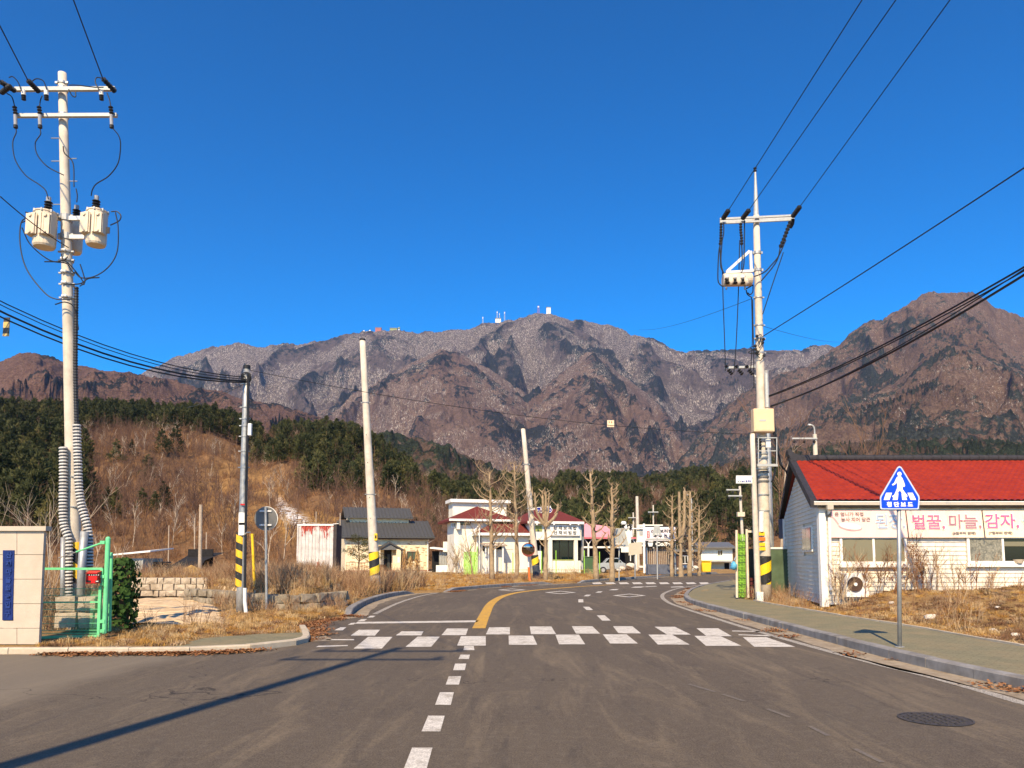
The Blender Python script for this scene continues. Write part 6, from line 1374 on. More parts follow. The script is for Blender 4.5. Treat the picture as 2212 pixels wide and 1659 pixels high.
m = MB(); hip(m, a.x + .2, b.x + .2, 1.6, 7.4, zU + .05, ap.z, .3, (ap.x, ap.x)); m.build('upper_roof', M['maroon'], rt, local=True)
MB().box((a.x - .1, 1.2, zU - .1), (b.x + .5, 1.3, zU + .1)).build('fascia', M['white'], rt, local=True)
a_, b_ = LP(rt, 976, 1126, 2.0), LP(rt, 990, 1126, 2.0); MB().box((a.x + .5, 1.9, 0), (.7, 5.5, zU)).build('side_wall', M['rwhite'], rt, local=True)
window(rt, 974, 1129, 984, 1139, 1.88, M['white'], .06, (.3, .6)); lbox(rt, 'beam_box', 987, 1143, 994, 1126, 1.4, 1.9, M['rwhite']); window(rt, 994, 1127.5, 1017, 1134, 1.88, M['brownwood'], .05)
# veranda on the left flank, its shade painted as a grey sheet
MB().box((-.1, .5, .2), (-.02, 7.5, zA - .3)).build('veranda_shade', pm('shade_grey', (.28, .28, .29), .2, 3), rt, local=True)
for y in (1.0, 2.6, 4.2, 5.8, 7.4): MB().box((-.35, y - .07, -.3), (-.2, y + .07, zA - .2)).build('veranda_post', M['white'], rt, local=True)
MB().tube([LP(rt, 1036, 1134, -.6), LP(rt, 1019, 1152, -.6), LP(rt, 1011, 1157, -.6), LP(rt, 1011, 1180, -.6), LP(rt, 1017, 1184, -.6)], .06, 8).build('flue_pipe', M['white'], rt, local=True)
MB().tube([LP(rt, 1035.5, 1236, -.7), LP(rt, 1035.5, 1134, -.7)], .05, 8).build('downpipe', M['white'], rt, local=True)
# tall block behind
bk_ = LP(rt, 976, 1085, 7.0); bx = LP(rt, 1094, 1085, 7.0); MB().box((bk_.x + .1, 7.0, -.4), (bx.x, 9.3, bk_.z)).build('tall_block', M['rwhite'], rt, local=True)
MB().box((bk_.x - .2, 6.6, bk_.z), (bx.x + .35, 9.6, bk_.z + .32)).build('flat_roof', M['white'], rt, local=True)
# right, two storey part
x1 = LP(rt, 1256, 1200, -.4).x; zC = LP(rt, 1200, 1130, -.4).z; MB().box((xA + .02, 1.2, -.5), (x1, 8, zC)).build('wall', M['rwhite'], rt, local=True)
a, b = LP(rt, 1145, 1157, -.4), LP(rt, 1256, 1166.5, -.4); MB().box((a.x, -.4, b.z), (b.x, 1.2, zC)).build('upper_wall', M['rwhite'], rt, local=True)
a1, a2 = LP(rt, 1150, 1099, 3.8), LP(rt, 1199, 1098, 3.8); m = MB(); hip(m, LP(rt, 1145, 1130, -.4).x, LP(rt, 1252, 1130, -.4).x, -.4, 8, zC + .15, a1.z, .45, (a1.x + .3, a2.x)); m.build('upper_roof', M['maroon'], rt, local=True)
MB().box((LP(rt, 1140, 1130, -.9).x, -.92, zC - .08), (LP(rt, 1262, 1130, -.9).x, -.84, zC + .15)).build('fascia', M['white'], rt, local=True)
sb = lbox(rt, 'sign_board', 1189, 1156.5, 1252.5, 1133.5, -.62, -.42, M['white'])
a, b = LP(rt, 1195.5, 1145, -.64), LP(rt, 1245.5, 1145, -.64); M['ink'] = pm('black_ink', (.015, .015, .015), .1, 5, .6, 0)
WM[sb.name] = WM[rt.name]
def ltext(root, s, par, u0, u1, v, vh, y, mat, bold=.006, name='lettering', ext=.003):
    a, b = LP(root, u0, v, y), LP(root, u1, v, y); h = abs(LP(root, u0, v - vh / 2, y).z - LP(root, u0, v + vh / 2, y).z)
    o = text(s, name, mat, par, (0, 0, 0), h * 1.12, bold=bold * h, ext=ext); xs = [q.co.x for q in o.data.vertices]; ys = [q.co.y for q in o.data.vertices]; w = max(xs) - min(xs); hh = max(ys) - min(ys)
    if w > 0: o.matrix_local = Matrix.Translation(((a.x + b.x) / 2, y, a.z)) @ Euler((R(90), 0, 0)).to_matrix().to_4x4() @ Matrix.Diagonal(((b.x - a.x) / w, h / hh, 1, 1)) @ Matrix.Translation((-(max(xs) + min(xs)) / 2, -(max(ys) + min(ys)) / 2, 0))
    return o
ltext(rt, '\uC0B0 \uCC44 \uBCF4 \uB9AC \uBC25', sb, 1196, 1245.5, 1140.5, 8.2, -.63, M['ink'], .03); ltext(rt, '\uC0B0 \uCC44 \uBE44 \uBE54 \uBC25', sb, 1196, 1245.5, 1150.5, 8.2, -.63, M['ink'], .03)
lbox(rt, 'balcony_panel', 1153, 1147.5, 1171, 1135.5, -.44, -.40, M['olive']); lbox(rt, 'door_opening', 1155, 1232, 1174, 1167, 1.14, 1.2, M['darkin'], yref=1.14); lbox(rt, 'door_leaf', 1166, 1232, 1168.5, 1178, 1.10, 1.13, M['white'], yref=1.1)
for u0, u1 in ((1185, 1193), (1241, 1248)): lbox(rt, 'column', u0, 1236, u1, 1166, -.38, -.05, M['rwhite'])
window(rt, 1193, 1167, 1241, 1210, -.1, M['darkin'], .08, (.32, .72), M['glassblack']); lbox(rt, 'green_sill', 1193, 1211.5, 1241, 1208.5, -.2, -.1, M['olive'])
lbox(rt, 'dado_wall', 1185, 1238, 1254, 1211, -.2, .3, M['rwhite']); lbox(rt, 'grey_corner', 1250, 1231, 1260, 1211, .4, 1.2, pm('grey_render', (.42, .43, .42), .1, 4)); lbox(rt, 'shaded_side', 1256.5, 1211, 1260.5, 1130, .2, 1.2, M['corr']); lbox(rt, 'recess_shade', 1251.5, 1211, 1254, 1160, .3, 1.0, M['darkin'])  # shade of the right side recess put into the grey and near-black strips
a, b = LP(rt, 1092, 1187, -.03), LP(rt, 1107, 1226, -.03); MB().box((a.x, -.02, b.z), (b.x, -.004, a.z)).build('side_door', M['rwhite'], rt, local=True)
MB().box((a.x - .03, -.03, a.z), (b.x + .03, -.005, a.z + .04)).build('door_head', M['corr'], rt, local=True)
lbox(rt, 'notice_box', 1158, 1208, 1171, 1190, -1.0, -.8, M['rwhite'])
for u in (1160, 1197, 1232, 1250): q = LP(rt, u, 1133, -.95); MB().ball(q, .09, 8, 5).build('bulb', M['white'], rt, local=True)
# small canopied doorway of the wing
m = MB(); a, b = LP(rt, 1042, 1174, -1.0), LP(rt, 1093, 1174, -1.0); slab(m, [(a.x, -1.5, a.z - .15), (b.x, -1.5, a.z - .15), (b.x, 0, a.z + .1), (a.x, 0, a.z + .1)], .1); m.build('canopy', M['palebark'], rt, local=True)
for u0, u1 in ((1048, 1050.5), (1054.5, 1056), (1068, 1071.5), (1085, 1088)): lbox(rt, 'canopy_post', u0, 1236, u1, 1176, -1.3, -1.15, M['white'])
lbox(rt, 'door_opening', 1070, 1234, 1085, 1178, -.04, -.01, M['darkin'], yref=-.04); lbox(rt, 'door_opening', 1043, 1190, 1049, 1178, -.04, -.01, M['darkin'], yref=-.04); lbox(rt, 'white_cabinet', 1071, 1234, 1084, 1187, -.5, -.06, M['rwhite'])
# green garden fence
M['lime'] = pm('lime_green_paint', (.30, .58, .06), .15, 6, .5, .05)
gf = thing('garden_fence', 'lime green metal fence in front of the white restaurant', 'fence', (P(1110, 1238, 66).x, 66, .2))
for u, v in ((1017, 1179), (1031, 1180), (1108, 1194), (1170, 1190), (1201, 1189), (1262, 1189), (1295, 1192)):
    q = P(u, v, 66); MB().tube([(q.x, 66, .1), q], .04, 6).build('post', M['lime'], gf)
for v in (1231, 1236): a, b = P(1100, v, 66), P(1300, v, 66); MB().tube([a, b], .025, 5).build('rail', M['olive'], gf)
for u0, u1, k in ((1003, 1031, 12),):
    for i in range(k): a = P(u0 + (u1 - u0) * i / (k - 1), 1192, 66.1); MB().box((a.x - .045, 66.08, .2), (a.x + .03, 66.1, a.z)).build('slat', M['lime'], gf)
t = NT('green_mesh_screen'); t.base((.05, .10, .04)); M['gmesh'] = t.fin(.9)
gb = thing('green_bin', 'dark green covered bin behind the green fence', 'bin', (P(1275, 1236, 69).x, 69, .2)); a, b = P(1262, 1234, 69), P(1292, 1204, 69); MB().box((a.x, 69, .1), (b.x, 70.2, b.z)).build('body', M['gmesh'], gb, bevel=.08); MB().box((a.x - .03, 68.95, b.z), (b.x + .03, 70.25, b.z + .08)).build('lid', pm('bin_lid', (.10, .16, .09), .2, 4), gb, bevel=.02)
# pink canopy with white posts and parked car
pc_ = thing('pavilion', 'pavilion with pink tent roof and white branching posts', 'pavilion', (P(1300, 1236, 82).x, 82, .3)); M['pink'] = pm('pink_canvas', (.78, .30, .33), .06, 3, .8, .1)
q = [P(1262, 1160, 80), P(1322, 1160, 80), P(1322, 1138, 84), P(1262, 1130, 84)]; m = MB(); slab(m, q, .06)
m.build('tent_roof', M['pink'], pc_); m = MB(); slab(m, [P(1322, 1162, 80.2), P(1345, 1162, 80.2), P(1345, 1150, 84), P(1322, 1145, 84)], .05); m.build('tent_roof', M['pink'], pc_)
MB().bar(P(1262, 1162, 80), P(1374, 1162, 80), .12, .16).build('valance', pm('dark_pink', (.6, .14, .17), .1, 4), pc_)
for u in (1271, 1322, 1374):
    b = P(u, 1236, 80.3); b.z = .2; k = P(u, 1176, 80.3); MB().tube([b, k], .10, 8).build('post', M['white'], pc_)
    for du in (-9, 9): MB().tube([k, P(u + du, 1163, 80.3)], .05, 6).build('brace', M['white'], pc_)
MB().bar(P(1260, 1182, 80.4), P(1376, 1182, 80.4), .1, .18).build('rail', M['white'], pc_)
MB().box((P(1262, 1200, 83).x, 83.5, .2), (P(1376, 1200, 83).x, 83.6, P(0, 1165, 83.5).z)).build('dark_back', M['darkin'], pc_)
cr_ = thing('parked_car', 'light grey parked car half hidden behind a pollarded tree', 'car', (P(1330, 1236, 74).x, 74, .25)); q = P(1300, 1236, 74).x; s = 1.0
M['carpaint'] = pm('grey_car_paint', (.42, .44, .43), .05, 3, .3, 0, metal=.3)
prof = [(0, .35), (0, .75), (.15, .95), (.9, 1.02), (1.6, 1.48), (3.1, 1.5), (3.9, 1.05), (4.3, .95), (4.35, .4)]
cw = P(1352, 1236, 74).x - P(1296, 1236, 74).x; sx = 1.0; x0 = P(1352, 1200, 74).x - 4.35 * .62
MB().prism([(x0 + x * .62 * 1.0, .2 + z) for x, z in prof], 74, 75.6).build('body', M['carpaint'], cr_, bevel=.03)
MB().prism([(x0 + x * .62, .2 + z) for x, z in ((1.1, 1.04), (1.65, 1.40), (3.05, 1.42), (3.7, 1.06))], 73.985, 73.998).build('window', M['glassblack'], cr_)
for x in (.75, 3.5): w = MB().disc((x0 + x * .62, 74.0, .52), .32, (0, 1, 0), .22, 18).build('wheel', M['black'], cr_); MB().disc((x0 + x * .62, 73.88, .52), .19, (0, 1, 0), .03, 14).build('rim', M['porc'], w)
# triangle sign backs, sign back boards
def tri_back(label, ub, vb, cu, cv, w, h, D, mat):
    b = P(ub, vb, D); b.z = landz(b.x, b.y); r = thing('road_sign', label, 'road sign', b); MB().tube([b - Vector((0, 0, .2)), P(cu, cv - h * .3, D)], .045, 8).build('post', M['galv_flat'], r)
    a = [P(cu - w * .28, cv - h / 2, D + .06), P(cu + w * .28, cv - h / 2, D + .06), P(cu + w / 2, cv + h / 2, D + .06), P(cu - w / 2, cv + h / 2, D + .06)] if mat else None
    m = MB(); m.add([p for p in a] + [p + Vector((0, .02, 0)) for p in a], [(0, 1, 2, 3), (7, 6, 5, 4), (0, 4, 5, 1), (1, 5, 6, 2), (2, 6, 7, 3), (3, 7, 4, 0)]); m.build('sign_plate', M['signgrey'], r); MB().bar(P(cu - w * .2, cv + h * .35, D), P(cu + w * .2, cv + h * .35, D), .05, .1).build('bracket', M['steelwhite'], r); return r
M['signgrey'] = pm('pale_sign_back', (.38, .38, .35), .1, 4, .5)
tri_back('back of the wide triangular sign behind the second mirror side tree', 1416 - 0 if False else 1417, 1238, 1417, 1159, 20, 28, 60, True) if False else None
tri_back('back of a triangular sign on a pale post right of the pink pavilion', 1337 + 0.0, 1246, 1337.5, 1161, 42, 40, 55, True)
tri_back('small back of a triangular sign in front of the coffee board', 1420, 1242, 1419, 1146, 20, 22, 60, True)
r = thing('notice_board', 'blank beige back of a notice board on two legs', 'sign', (P(1379, 1240, 58).x, 58, .2)); MB().add([P(1358, 1200, 58), P(1387, 1196, 58), P(1386, 1170, 58), P(1358, 1174, 58)] + [P(1358, 1200, 58.1), P(1387, 1196, 58.1), P(1386, 1170, 58.1), P(1358, 1174, 58.1)], [(0, 1, 2, 3), (7, 6, 5, 4), (0, 4, 5, 1), (1, 5, 6, 2), (2, 6, 7, 3), (3, 7, 4, 0)]).build('board', pm('beige_board', (.50, .44, .33), .06, 4), r)
for u in (1371,): q = P(u, 1196, 58.15); MB().tube([(q.x, 58.15, .1), q], .05, 7).build('leg', M['galv'], r)
# map board, billboard
mb_ = thing('information_board', 'pale information board with rows of small panels behind the billboard', 'sign', (P(1400, 1236, 84).x, 84, .3)); a, b = P(1370, 1180, 84), P(1436, 1133, 84)
MB().box((P(1377, 1200, 84).x, 84, P(0, 1180, 84).z), (P(1433, 1200, 84).x, 84.1, P(0, 1133, 84).z)).build('board', M['rwhite'], mb_)
for r_ in range(2):
    for k in range(5): a = P(1381 + k * 10.3, 1141 + r_ * 11, 83.95); MB().box((a.x, 83.95, a.z - .2), (a.x + .40, 83.97, a.z + .2)).build('panel', M['signgrey'], mb_)
for u in (1357, 1364): 
    q = P(u, 1133, 84); MB().tube([(q.x, 84, 0), q], .12, 8).build('post', M['white'], mb_)
for v in (1142, 1171): MB().tube([P(1357, v, 83.8), P(1434, v, 83.8)], .07, 6).build('rail', M['white'], mb_)
bb = thing('billboard', 'white billboard lettered in black above a black coffee panel', 'billboard', (P(1424, 1236, 70).x, 70, .3)); a, b = P(1394, 1168, 70), P(1459, 1138.5, 70)
bd = MB().box((a.x, 70, a.z), (b.x, 70.25, b.z)).build('white_panel', pm('pinkish_white_panel', (.80, .72, .74), .04, 3, .5, 0), bb)
cf = MB().box((P(1396, 1200, 70).x, 69.98, P(0, 1182, 70).z), (P(1458, 1200, 70).x, 70.24, P(0, 1168.6, 70).z)).build('black_panel', M['ink'], bb)
MB().box((a.x - .12, 70.02, a.z - .1), (b.x + .12, 70.2, b.z + .12)).build('frame', M['ink'], bb)
ltext(bb, '\uC0B0\uCC44\uBCF4\uB9AC\uBC25', bd, 1405.5, 1453, 1147, 8, -.03, M['ink'], .03); ltext(bb, '\uB450 \uBD80 \uC804 \uACE8', bd, 1411, 1453, 1158, 7.5, -.03, M['ink'], .03)
rp = lbox(bb, 'red_seal', 1397.5, 1161.5, 1403, 1147.5, -.03, -.005, M['red'], yref=0); ltext(bb, '\uC6D0\n\uC870', rp, 1398.6, 1402, 1154.5, 11, -.035, M['white'], .02)
lbox(bb, 'grey_strip', 1395.5, 1167, 1458, 1163, -.006, -.002, M['signgrey'], yref=0)
ltext(bb, 'Coffee', cf, 1416, 1454.5, 1175, 8.5, -.04, M['white'], .06)
cx, cz = LP(bb, 1406, 1175.5, -.04).x, LP(bb, 1406, 1175.5, -.04).z; cm = MB(); cm.prism([(cx - .28, cz + .12), (cx + .2, cz + .12), (cx + .12, cz - .2), (cx - .2, cz - .2)], -.045, -.03); 
for k in range(4): cm.prism([(cx - .25 + k * .12, cz + .16), (cx - .19 + k * .12, cz + .16), (cx - .1 + k * .11, cz + .3), (cx - .17 + k * .11, cz + .3)], -.045, -.03)
cm.build('cup_mark', M['white'], cf, local=True)
for u in (1396, 1457): q = P(u, 1140, 70.3); MB().tube([(q.x, 70.3, 0), q], .09, 8).build('post', M['galv'], bb)
q = P(1391, 1131, 68); q2 = P(1392, 1238, 68); MB().tube([q2, q], .1, 8).build('tall_post', M['white'], bb)
for k in range(14):
    u = 1399 + k * 4.1; q = P(u, 1183 + random.uniform(0, 2), 70.4); MB().tube([(q.x, 70.4, .6), q], .05, 5).build('cane', M['palebark'], bb)
MB().box((P(1397, 1200, 70).x, 69.6, .2), (P(1448, 1200, 70).x, 69.9, P(0, 1219, 70).z)).build('grey_tarpaulin', pm('grey_tarpaulin', (.10, .11, .14), .3, 3, .6, .5, 6), bb)
fb = thing('banner_stand', 'tall white banner stand topped by black and white foliage print', 'sign', (P(1360, 1236, 76).x, 76, .3)); m = MB()
a = [P(1342, 1193, 76), P(1363, 1193, 76), P(1363, 1150, 76), P(1354, 1133, 76), P(1347, 1140, 76), P(1342, 1160, 76)]; m.prism([(p.x, p.z) for p in a], 76, 76.08); m.build('banner', M['rwhite'], fb)
for k in range(14): q = P(1345 + random.uniform(0, 17), 1128 + random.uniform(0, 14), 75.95); MB().ball(q, random.uniform(.12, .24), 6, 4).build('blot', M['ink'] if k % 2 else M['white'], fb)
MB().tube([P(1362, 1193, 76), P(1362, 1212, 76)], .05, 6).build('leg', M['white'], fb)
# rocks along the road bend
M['paleboulder'] = pm('pale_boulder', (.62, .54, .44), .2, 2, .9, .6, 9)
rr = random.Random(9); ORD = 'first,second,third,fourth,fifth,sixth,seventh,eighth,ninth,tenth,eleventh,twelfth'.split(',')
ORD = [ORD[i] + ' from the left' if 0 else ORD[i] for i in range(12)]
for k, (u, v, w) in enumerate(((1345, 1228, 9), (1362, 1222, 13), (1383, 1226, 9), (1398, 1224, 11), (1420, 1230, 8), (1440, 1231, 10), (1467, 1230, 8), (1480, 1226, 12), (1335, 1231, 6), (1500, 1226, 9), (1412, 1232, 7), (1378, 1232, 6))):
    c = P(u, v, 72); s = w / 22.8 * .55; m = MB().ball((0, 0, 0), s * 1.5, 9, 6, .62); m.v = [tuple(Vector(p) * (1 + rr.uniform(-.16, .16))) for p in m.v]; o = m.build('boulder', M['paleboulder'] if k != 10 else M['stone2']); o.location = (c.x, 72 + rr.uniform(-.5, .5), max(.35, c.z)); prop(o, ORD[k] + ' boulder in the pale row below the roadside signs', 'boulder', 'pale boulders under the billboard')
# yellow bin, house beyond the bend, white post
yb_ = thing('grit_bin', 'yellow grit bin at the far end of the bend', 'bin', (P(1525, 1235, 80).x, 80, .3)); a, b = P(1516, 1232, 80), P(1537, 1212, 80)
MB().add([(a.x + .1, 80, .25), (b.x - .1, 80, .25), (b.x - .1, 81, .25), (a.x + .1, 81, .25), (a.x, 80, b.z - .15), (b.x, 80, b.z - .15), (b.x, 81, b.z), (a.x, 81, b.z)], [(3, 2, 1, 0), (4, 5, 6, 7), (0, 1, 5, 4), (1, 2, 6, 5), (2, 3, 7, 6), (3, 0, 4, 7)]).build('body', M['yellow'], yb_, bevel=.03); MB().box((a.x - .04, 79.95, b.z - .05), (b.x + .04, 81.05, b.z + .05)).build('lid', M['yellow'], yb_, bevel=.02)
fh = thing('far_house', 'small white house with flat grey roof beyond the bend', 'house', (P(1545, 1235, 100).x, 100, .3), R(-10))
a, b = LP(fh, 1514, 1232), LP(fh, 1582, 1183); MB().box((a.x, 0, 0), (b.x, 7, b.z)).build('wall', M['rwhite'], fh, local=True)
m = MB(); slab(m, [(a.x - .5, -.8, b.z + .1), (b.x + .3, -.8, b.z + .1), (b.x + .3, 7.4, b.z + .9), (a.x - .5, 7.4, b.z + .9)], .2); m.build('roof', M['signback'], fh, local=True)
window(fh, 1550, 1188, 1561, 1200, -.0, M['white'], .06, (.5,)); m = MB(); a2 = LP(fh, 1514, 1209, -2), ; 
q0, q1 = LP(fh, 1514, 1209, -1.5), LP(fh, 1582, 1214, -1.5); MB().box((q0.x, -1.9, q1.z), (q1.x, 0, q1.z + .2)).build('awning', M['corr'], fh, local=True)
lbox(fh, 'door_opening', 1565, 1232, 1575, 1216, -.03, 0, M['darkin'], yref=-.03)
bh = thing('low_house', 'low dark fronted house partly hidden behind the far pollarded trees', 'house', (P(1480, 1235, 96).x, 96, .3)); a, b = LP(bh, 1462, 1232), LP(bh, 1513, 1192)
MB().box((a.x, 0, 0), (b.x, 6, b.z)).build('wall', M['brownwood'], bh, local=True); MB().box((a.x - .4, -.6, b.z), (b.x + .4, 6.4, b.z + .3)).build('roof', M['signback'], bh, local=True); window(bh, 1473, 1200, 1486, 1218, 0, M['white'], .07, (.5,))
# evergreen bushes behind the pavilion
for u, v0, w, h, D, lab in ((1300, 1160, 3.4, 4.2, 90, 'broad dark evergreen left behind the pink pavilion'), (1345, 1150, 3.6, 5.6, 92, 'tall warm green evergreen right behind the pink pavilion'), (1262 + 10, 1165, 2.6, 3.4, 88, 'small dark evergreen right of the restaurant wall')):
    b = P(u, 1236, D); b.z = .3; r = thing('evergreen_tree', lab, 'evergreen tree', b); me = pine_mesh('crown', h, w * .62, 900, int(u), [M['needle2'], M['bark']], .5, trunk=False, lo=.12); c = bpy.data.objects.new('crown', me); COL.objects.link(c); c.parent = r; MB().tube([(0, 0, -.2), (0, 0, h * .8)], [.16, .05], 8).build('trunk', M['bark'], r, local=True)

# ---- pollarded roadside trees
M['tbark'] = pm('grey_brown_bark', (.37, .265, .155), .35, 4, .95, .8, 26, dirt=(.20, .135, .08), dscale=3, bdist=.03)
def pollard(label, ub, vb, ut, vt, D, r0, seed, style='knob', n=12, first=.32, heads=1):
    r0 *= .6; rr = random.Random(seed); b = P(ub, vb, D); b.z = landz(b.x, b.y) - .02; tp_ = P(ut, vt, D); H = (tp_ - b).length; root = thing('pollarded_tree', label, 'tree', b, group='pollarded trees along the bend')
    ax = [b.lerp(tp_, i / 14) + Vector((rr.uniform(-1, 1), rr.uniform(-1, 1), 0)) * (.035 if 0 < i < 14 else 0) for i in range(15)]
    ax[0] = b - Vector((0, 0, .3)); rs = [r0 * (1.25 if i == 0 else 1) * (1 - .68 * (i / 14)) * rr.uniform(.93, 1.08) for i in range(15)]
    MB().tube(ax, rs, 12).build('trunk', M['tbark'], root, smooth=True)
    n = int(n * 1.5)
    for k in range(n):
        t_ = first + (1 - first) * (k + rr.uniform(-.2, .4)) / n; t_ = min(t_, .985); p = ax[0].lerp(ax[-1], t_); a = rr.uniform(0, 6.283) if style != 'flat' else rr.choice((0, math.pi)) + rr.uniform(-.7, .7)
        L = (rr.uniform(.5, 1.25) if style == 'knob' else rr.uniform(.9, 1.9)) * (1.15 - .5 * t_) ; rb = r0 * (.40 if style == 'knob' else .26) * (1.1 - .5 * t_)
        q1 = p + Vector((math.cos(a) * L * .55, math.sin(a) * L * .55, L * .28)); q2 = q1 + Vector((math.cos(a) * L * .35, math.sin(a) * L * .35, L * .45))
        m = MB().tube(spline([p, q1, q2], 3), [rb * (1 - .5 * i / 6) for i in range(7)], 6)
        if style == 'knob': m.ball(q2, rb * .75, 7, 5)
        for j in range(6 if style == 'knob' else 9):
            f = rr.uniform(.35, 1); s = q1.lerp(q2, f) if rr.random() < .7 else p.lerp(q1, f); d = Vector((rr.uniform(-1, 1), rr.uniform(-1, 1), rr.uniform(.5, 1.5))).normalized() * (rr.uniform(.15, .6) if style == 'knob' else rr.uniform(.4, 1.0)); m.tube([s, s + d * .5 + Vector((0, 0, -.02)), s + d], [rb * .38, rb * .26, rb * .1], 4)
        m.build('branch', M['tbark'], root)
    m = MB()
    for j in range(22): d = Vector((rr.uniform(-1, 1), rr.uniform(-1, 1), rr.uniform(-.1, 1.2))).normalized() * rr.uniform(.15, .5); s = ax[-1 - (j % 3)]; m.tube([s, s + d], [.022, .008], 4)
    m.build('twigs', M['tbark'], root)['kind'] = 'stuff'
    return root
pollard('twiggy pollarded tree in front of the white wing, leftmost of the row', 1063, 1258, 1058, 1022, 52, .30, 1, 'twig', 17, .30)
pollard('twiggy pollarded tree just left of the leaning sign pole', 1118, 1255, 1111, 1006, 52, .27, 2, 'twig', 17, .34)
def multi(label, ub, vb, D, r0, seed, forkv, tops):
    root = pollard(label, ub, vb, ub - 1, forkv, D, r0, seed, 'knob', 2, .6)
    rr = random.Random(seed); a = P(ub - 1, forkv, D)
    for (u, v, r) in tops:
        q = P(u, v, D + rr.uniform(-.4, .4)); mid = a.lerp(q, .35) + Vector(((q.x - a.x) * .45, 0, 0)); m = MB().tube(spline([a - Vector((0, 0, .3)), mid, q], 5), [r * (1 - .45 * i / 10) for i in range(11)], 8)
        for j in range(7): s = a.lerp(q, rr.uniform(.3, 1)) + Vector(((mid - a.lerp(q, .35)).x * .6, 0, 0)); d = Vector((rr.uniform(-1, 1), rr.uniform(-1, 1), rr.uniform(.4, 1.4))).normalized() * rr.uniform(.3, .8); m.tube([s, s + d], [r * .4, r * .15], 5)
        m.build('branch', M['tbark'], root)
    return root
multi('forked pollarded tree behind the blue street nameplate', 1179, 1255, 52, .27, 3, 1128, [(1155, 1064, .10), (1172, 1062, .12), (1179, 1064, .12), (1186, 1066, .09), (1206, 1088, .13), (1140, 1072, .05)])
pollard('tall straight pollarded tree right of the restaurant', 1289, 1252, 1275, 1022, 54, .34, 4, 'knob', 12, .34)
pollard('thick knobbly pollarded tree beside the pink pavilion', 1322, 1249, 1322, 1046, 54, .33, 5, 'knob', 15, .30)
pollard('slim pollarded tree in front of the billboard', 1451, 1237, 1452, 1075, 68, .30, 6, 'knob', 9, .3)
multi('double stemmed pollarded tree right of the billboard', 1471, 1238, 68, .42, 7, 1165, [(1467, 1062, .2), (1478, 1060, .19), (1456, 1150, .1)])
pollard('pollarded tree in front of the far street lamp', 1490, 1238, 1491, 1062, 70, .38, 8, 'knob', 13, .28)
pollard('short bushy pollarded tree, last one before the bend disappears', 1511, 1238, 1510, 1095, 72, .32, 9, 'twig', 22, .22)
# bare orchard shrubs before the lean-to
for k, (u, w) in enumerate(((1000, .8), (985, .6), (1012, .7))):
    V, Fc = twigs(3, 2.6, .25, .04, 5, 40 + k, .8, 2); me = raw_mesh('branches', V, Fc, [M['tbark']]); b = P(u - 10, 1238, 70); b.z = .25; r = thing('bare_shrub', ['bare spreading shrub in front of the lean-to', 'smaller bare shrub at the left end of the lean-to', 'thin bare shrub beside the lime green slats'][k], 'shrub', b); o = bpy.data.objects.new('branches', me); COL.objects.link(o); o.parent = r
V, Fc = twigs(2, 5.0, .1, .07, 7, 60, .35, 2); me = raw_mesh('branches', V, Fc, [M['tbark']]); b = P(1022, 1238, 66); b.z = .2; r = thing('bare_tree', 'thin bare tree in front of the restaurant flue pipe', 'tree', b); o = bpy.data.objects.new('branches', me); COL.objects.link(o); o.parent = r

# ---- summit installations
def on(u, v, D=5200): return P(u, v, D)
for k, (u, v0, v1, w) in enumerate(((1043, 698, 684, 3), (1074, 692, 672, 3), (1079, 690, 676, 2), (1090, 692, 673, 3), (1163, 676, 660, 6))):
    a, b = on(u, v0 + 3), on(u, v1); r = thing('radio_mast', ['lone thin mast far left of the summit mast group', 'tallest mast in the group left of the summit', 'short mast inside the group left of the summit', 'right mast of the group left of the summit', 'red and white lattice mast on the summit'][k], 'mast', a); m = MB()
    for dx in (-w, w): m.bar(a + Vector((dx * 1.2, 0, 0)), b + Vector((dx * .5, 0, 0)), 1.6)
    for i in range(7): m.bar(a.lerp(b, i / 7) + Vector((-w, 0, 0)), a.lerp(b, (i + 1) / 7) + Vector((w, 0, 0)), 1.2)
    m.build('lattice', M['signgrey'] if k < 4 else M['letorange'], r); m = MB(); m.box((b.x - w, b.y - 3, b.z - 14), (b.x + w, b.y, b.z - 6)); m.build('antenna', M['white'], r)
for k, (u, v0, v1, w, mt) in enumerate(((1185, 677, 664, 4.5, 'white'), (817, 716, 708, 6.5, 'brick'), (1076, 694, 688, 6, 'white'), (850, 714, 709, 8, 'olive'))):
    M.setdefault('brick', pm('red_brick_far', (.40, .13, .09), .1, 1)); a, b = on(u - w, v0 + 3), on(u + w, v1); r = thing('summit_building', ['white tower block on the highest summit', 'red brick block on the left shoulder of the ridge', 'small white hut at the foot of the mast group', 'low olive building beside the red brick block'][k], 'building', a); MB().box((a.x, a.y, a.z), (b.x, a.y + 20, b.z)).build('wall', M[mt], r); MB().box((a.x - 2, a.y - 2, b.z), (b.x + 2, a.y + 22, b.z + 3)).build('roof', M['signback'], r)
for k, (u, v) in enumerate(((786, 716), (799, 715), (862, 709))): r = thing('radar_dome', ['leftmost small white dome on the ridge', 'second small dome beside the red brick block', 'dark dome right of the olive building'][k], 'dome', on(u, v + 2)); MB().ball(on(u, v), 8, 12, 8).build('dome', M['white'] if k < 2 else M['olive'], r); MB().box(tuple(on(u, v + 2) - Vector((4, 4, 12))), tuple(on(u, v + 2) + Vector((4, 4, 0)))).build('base', M['white'], r)
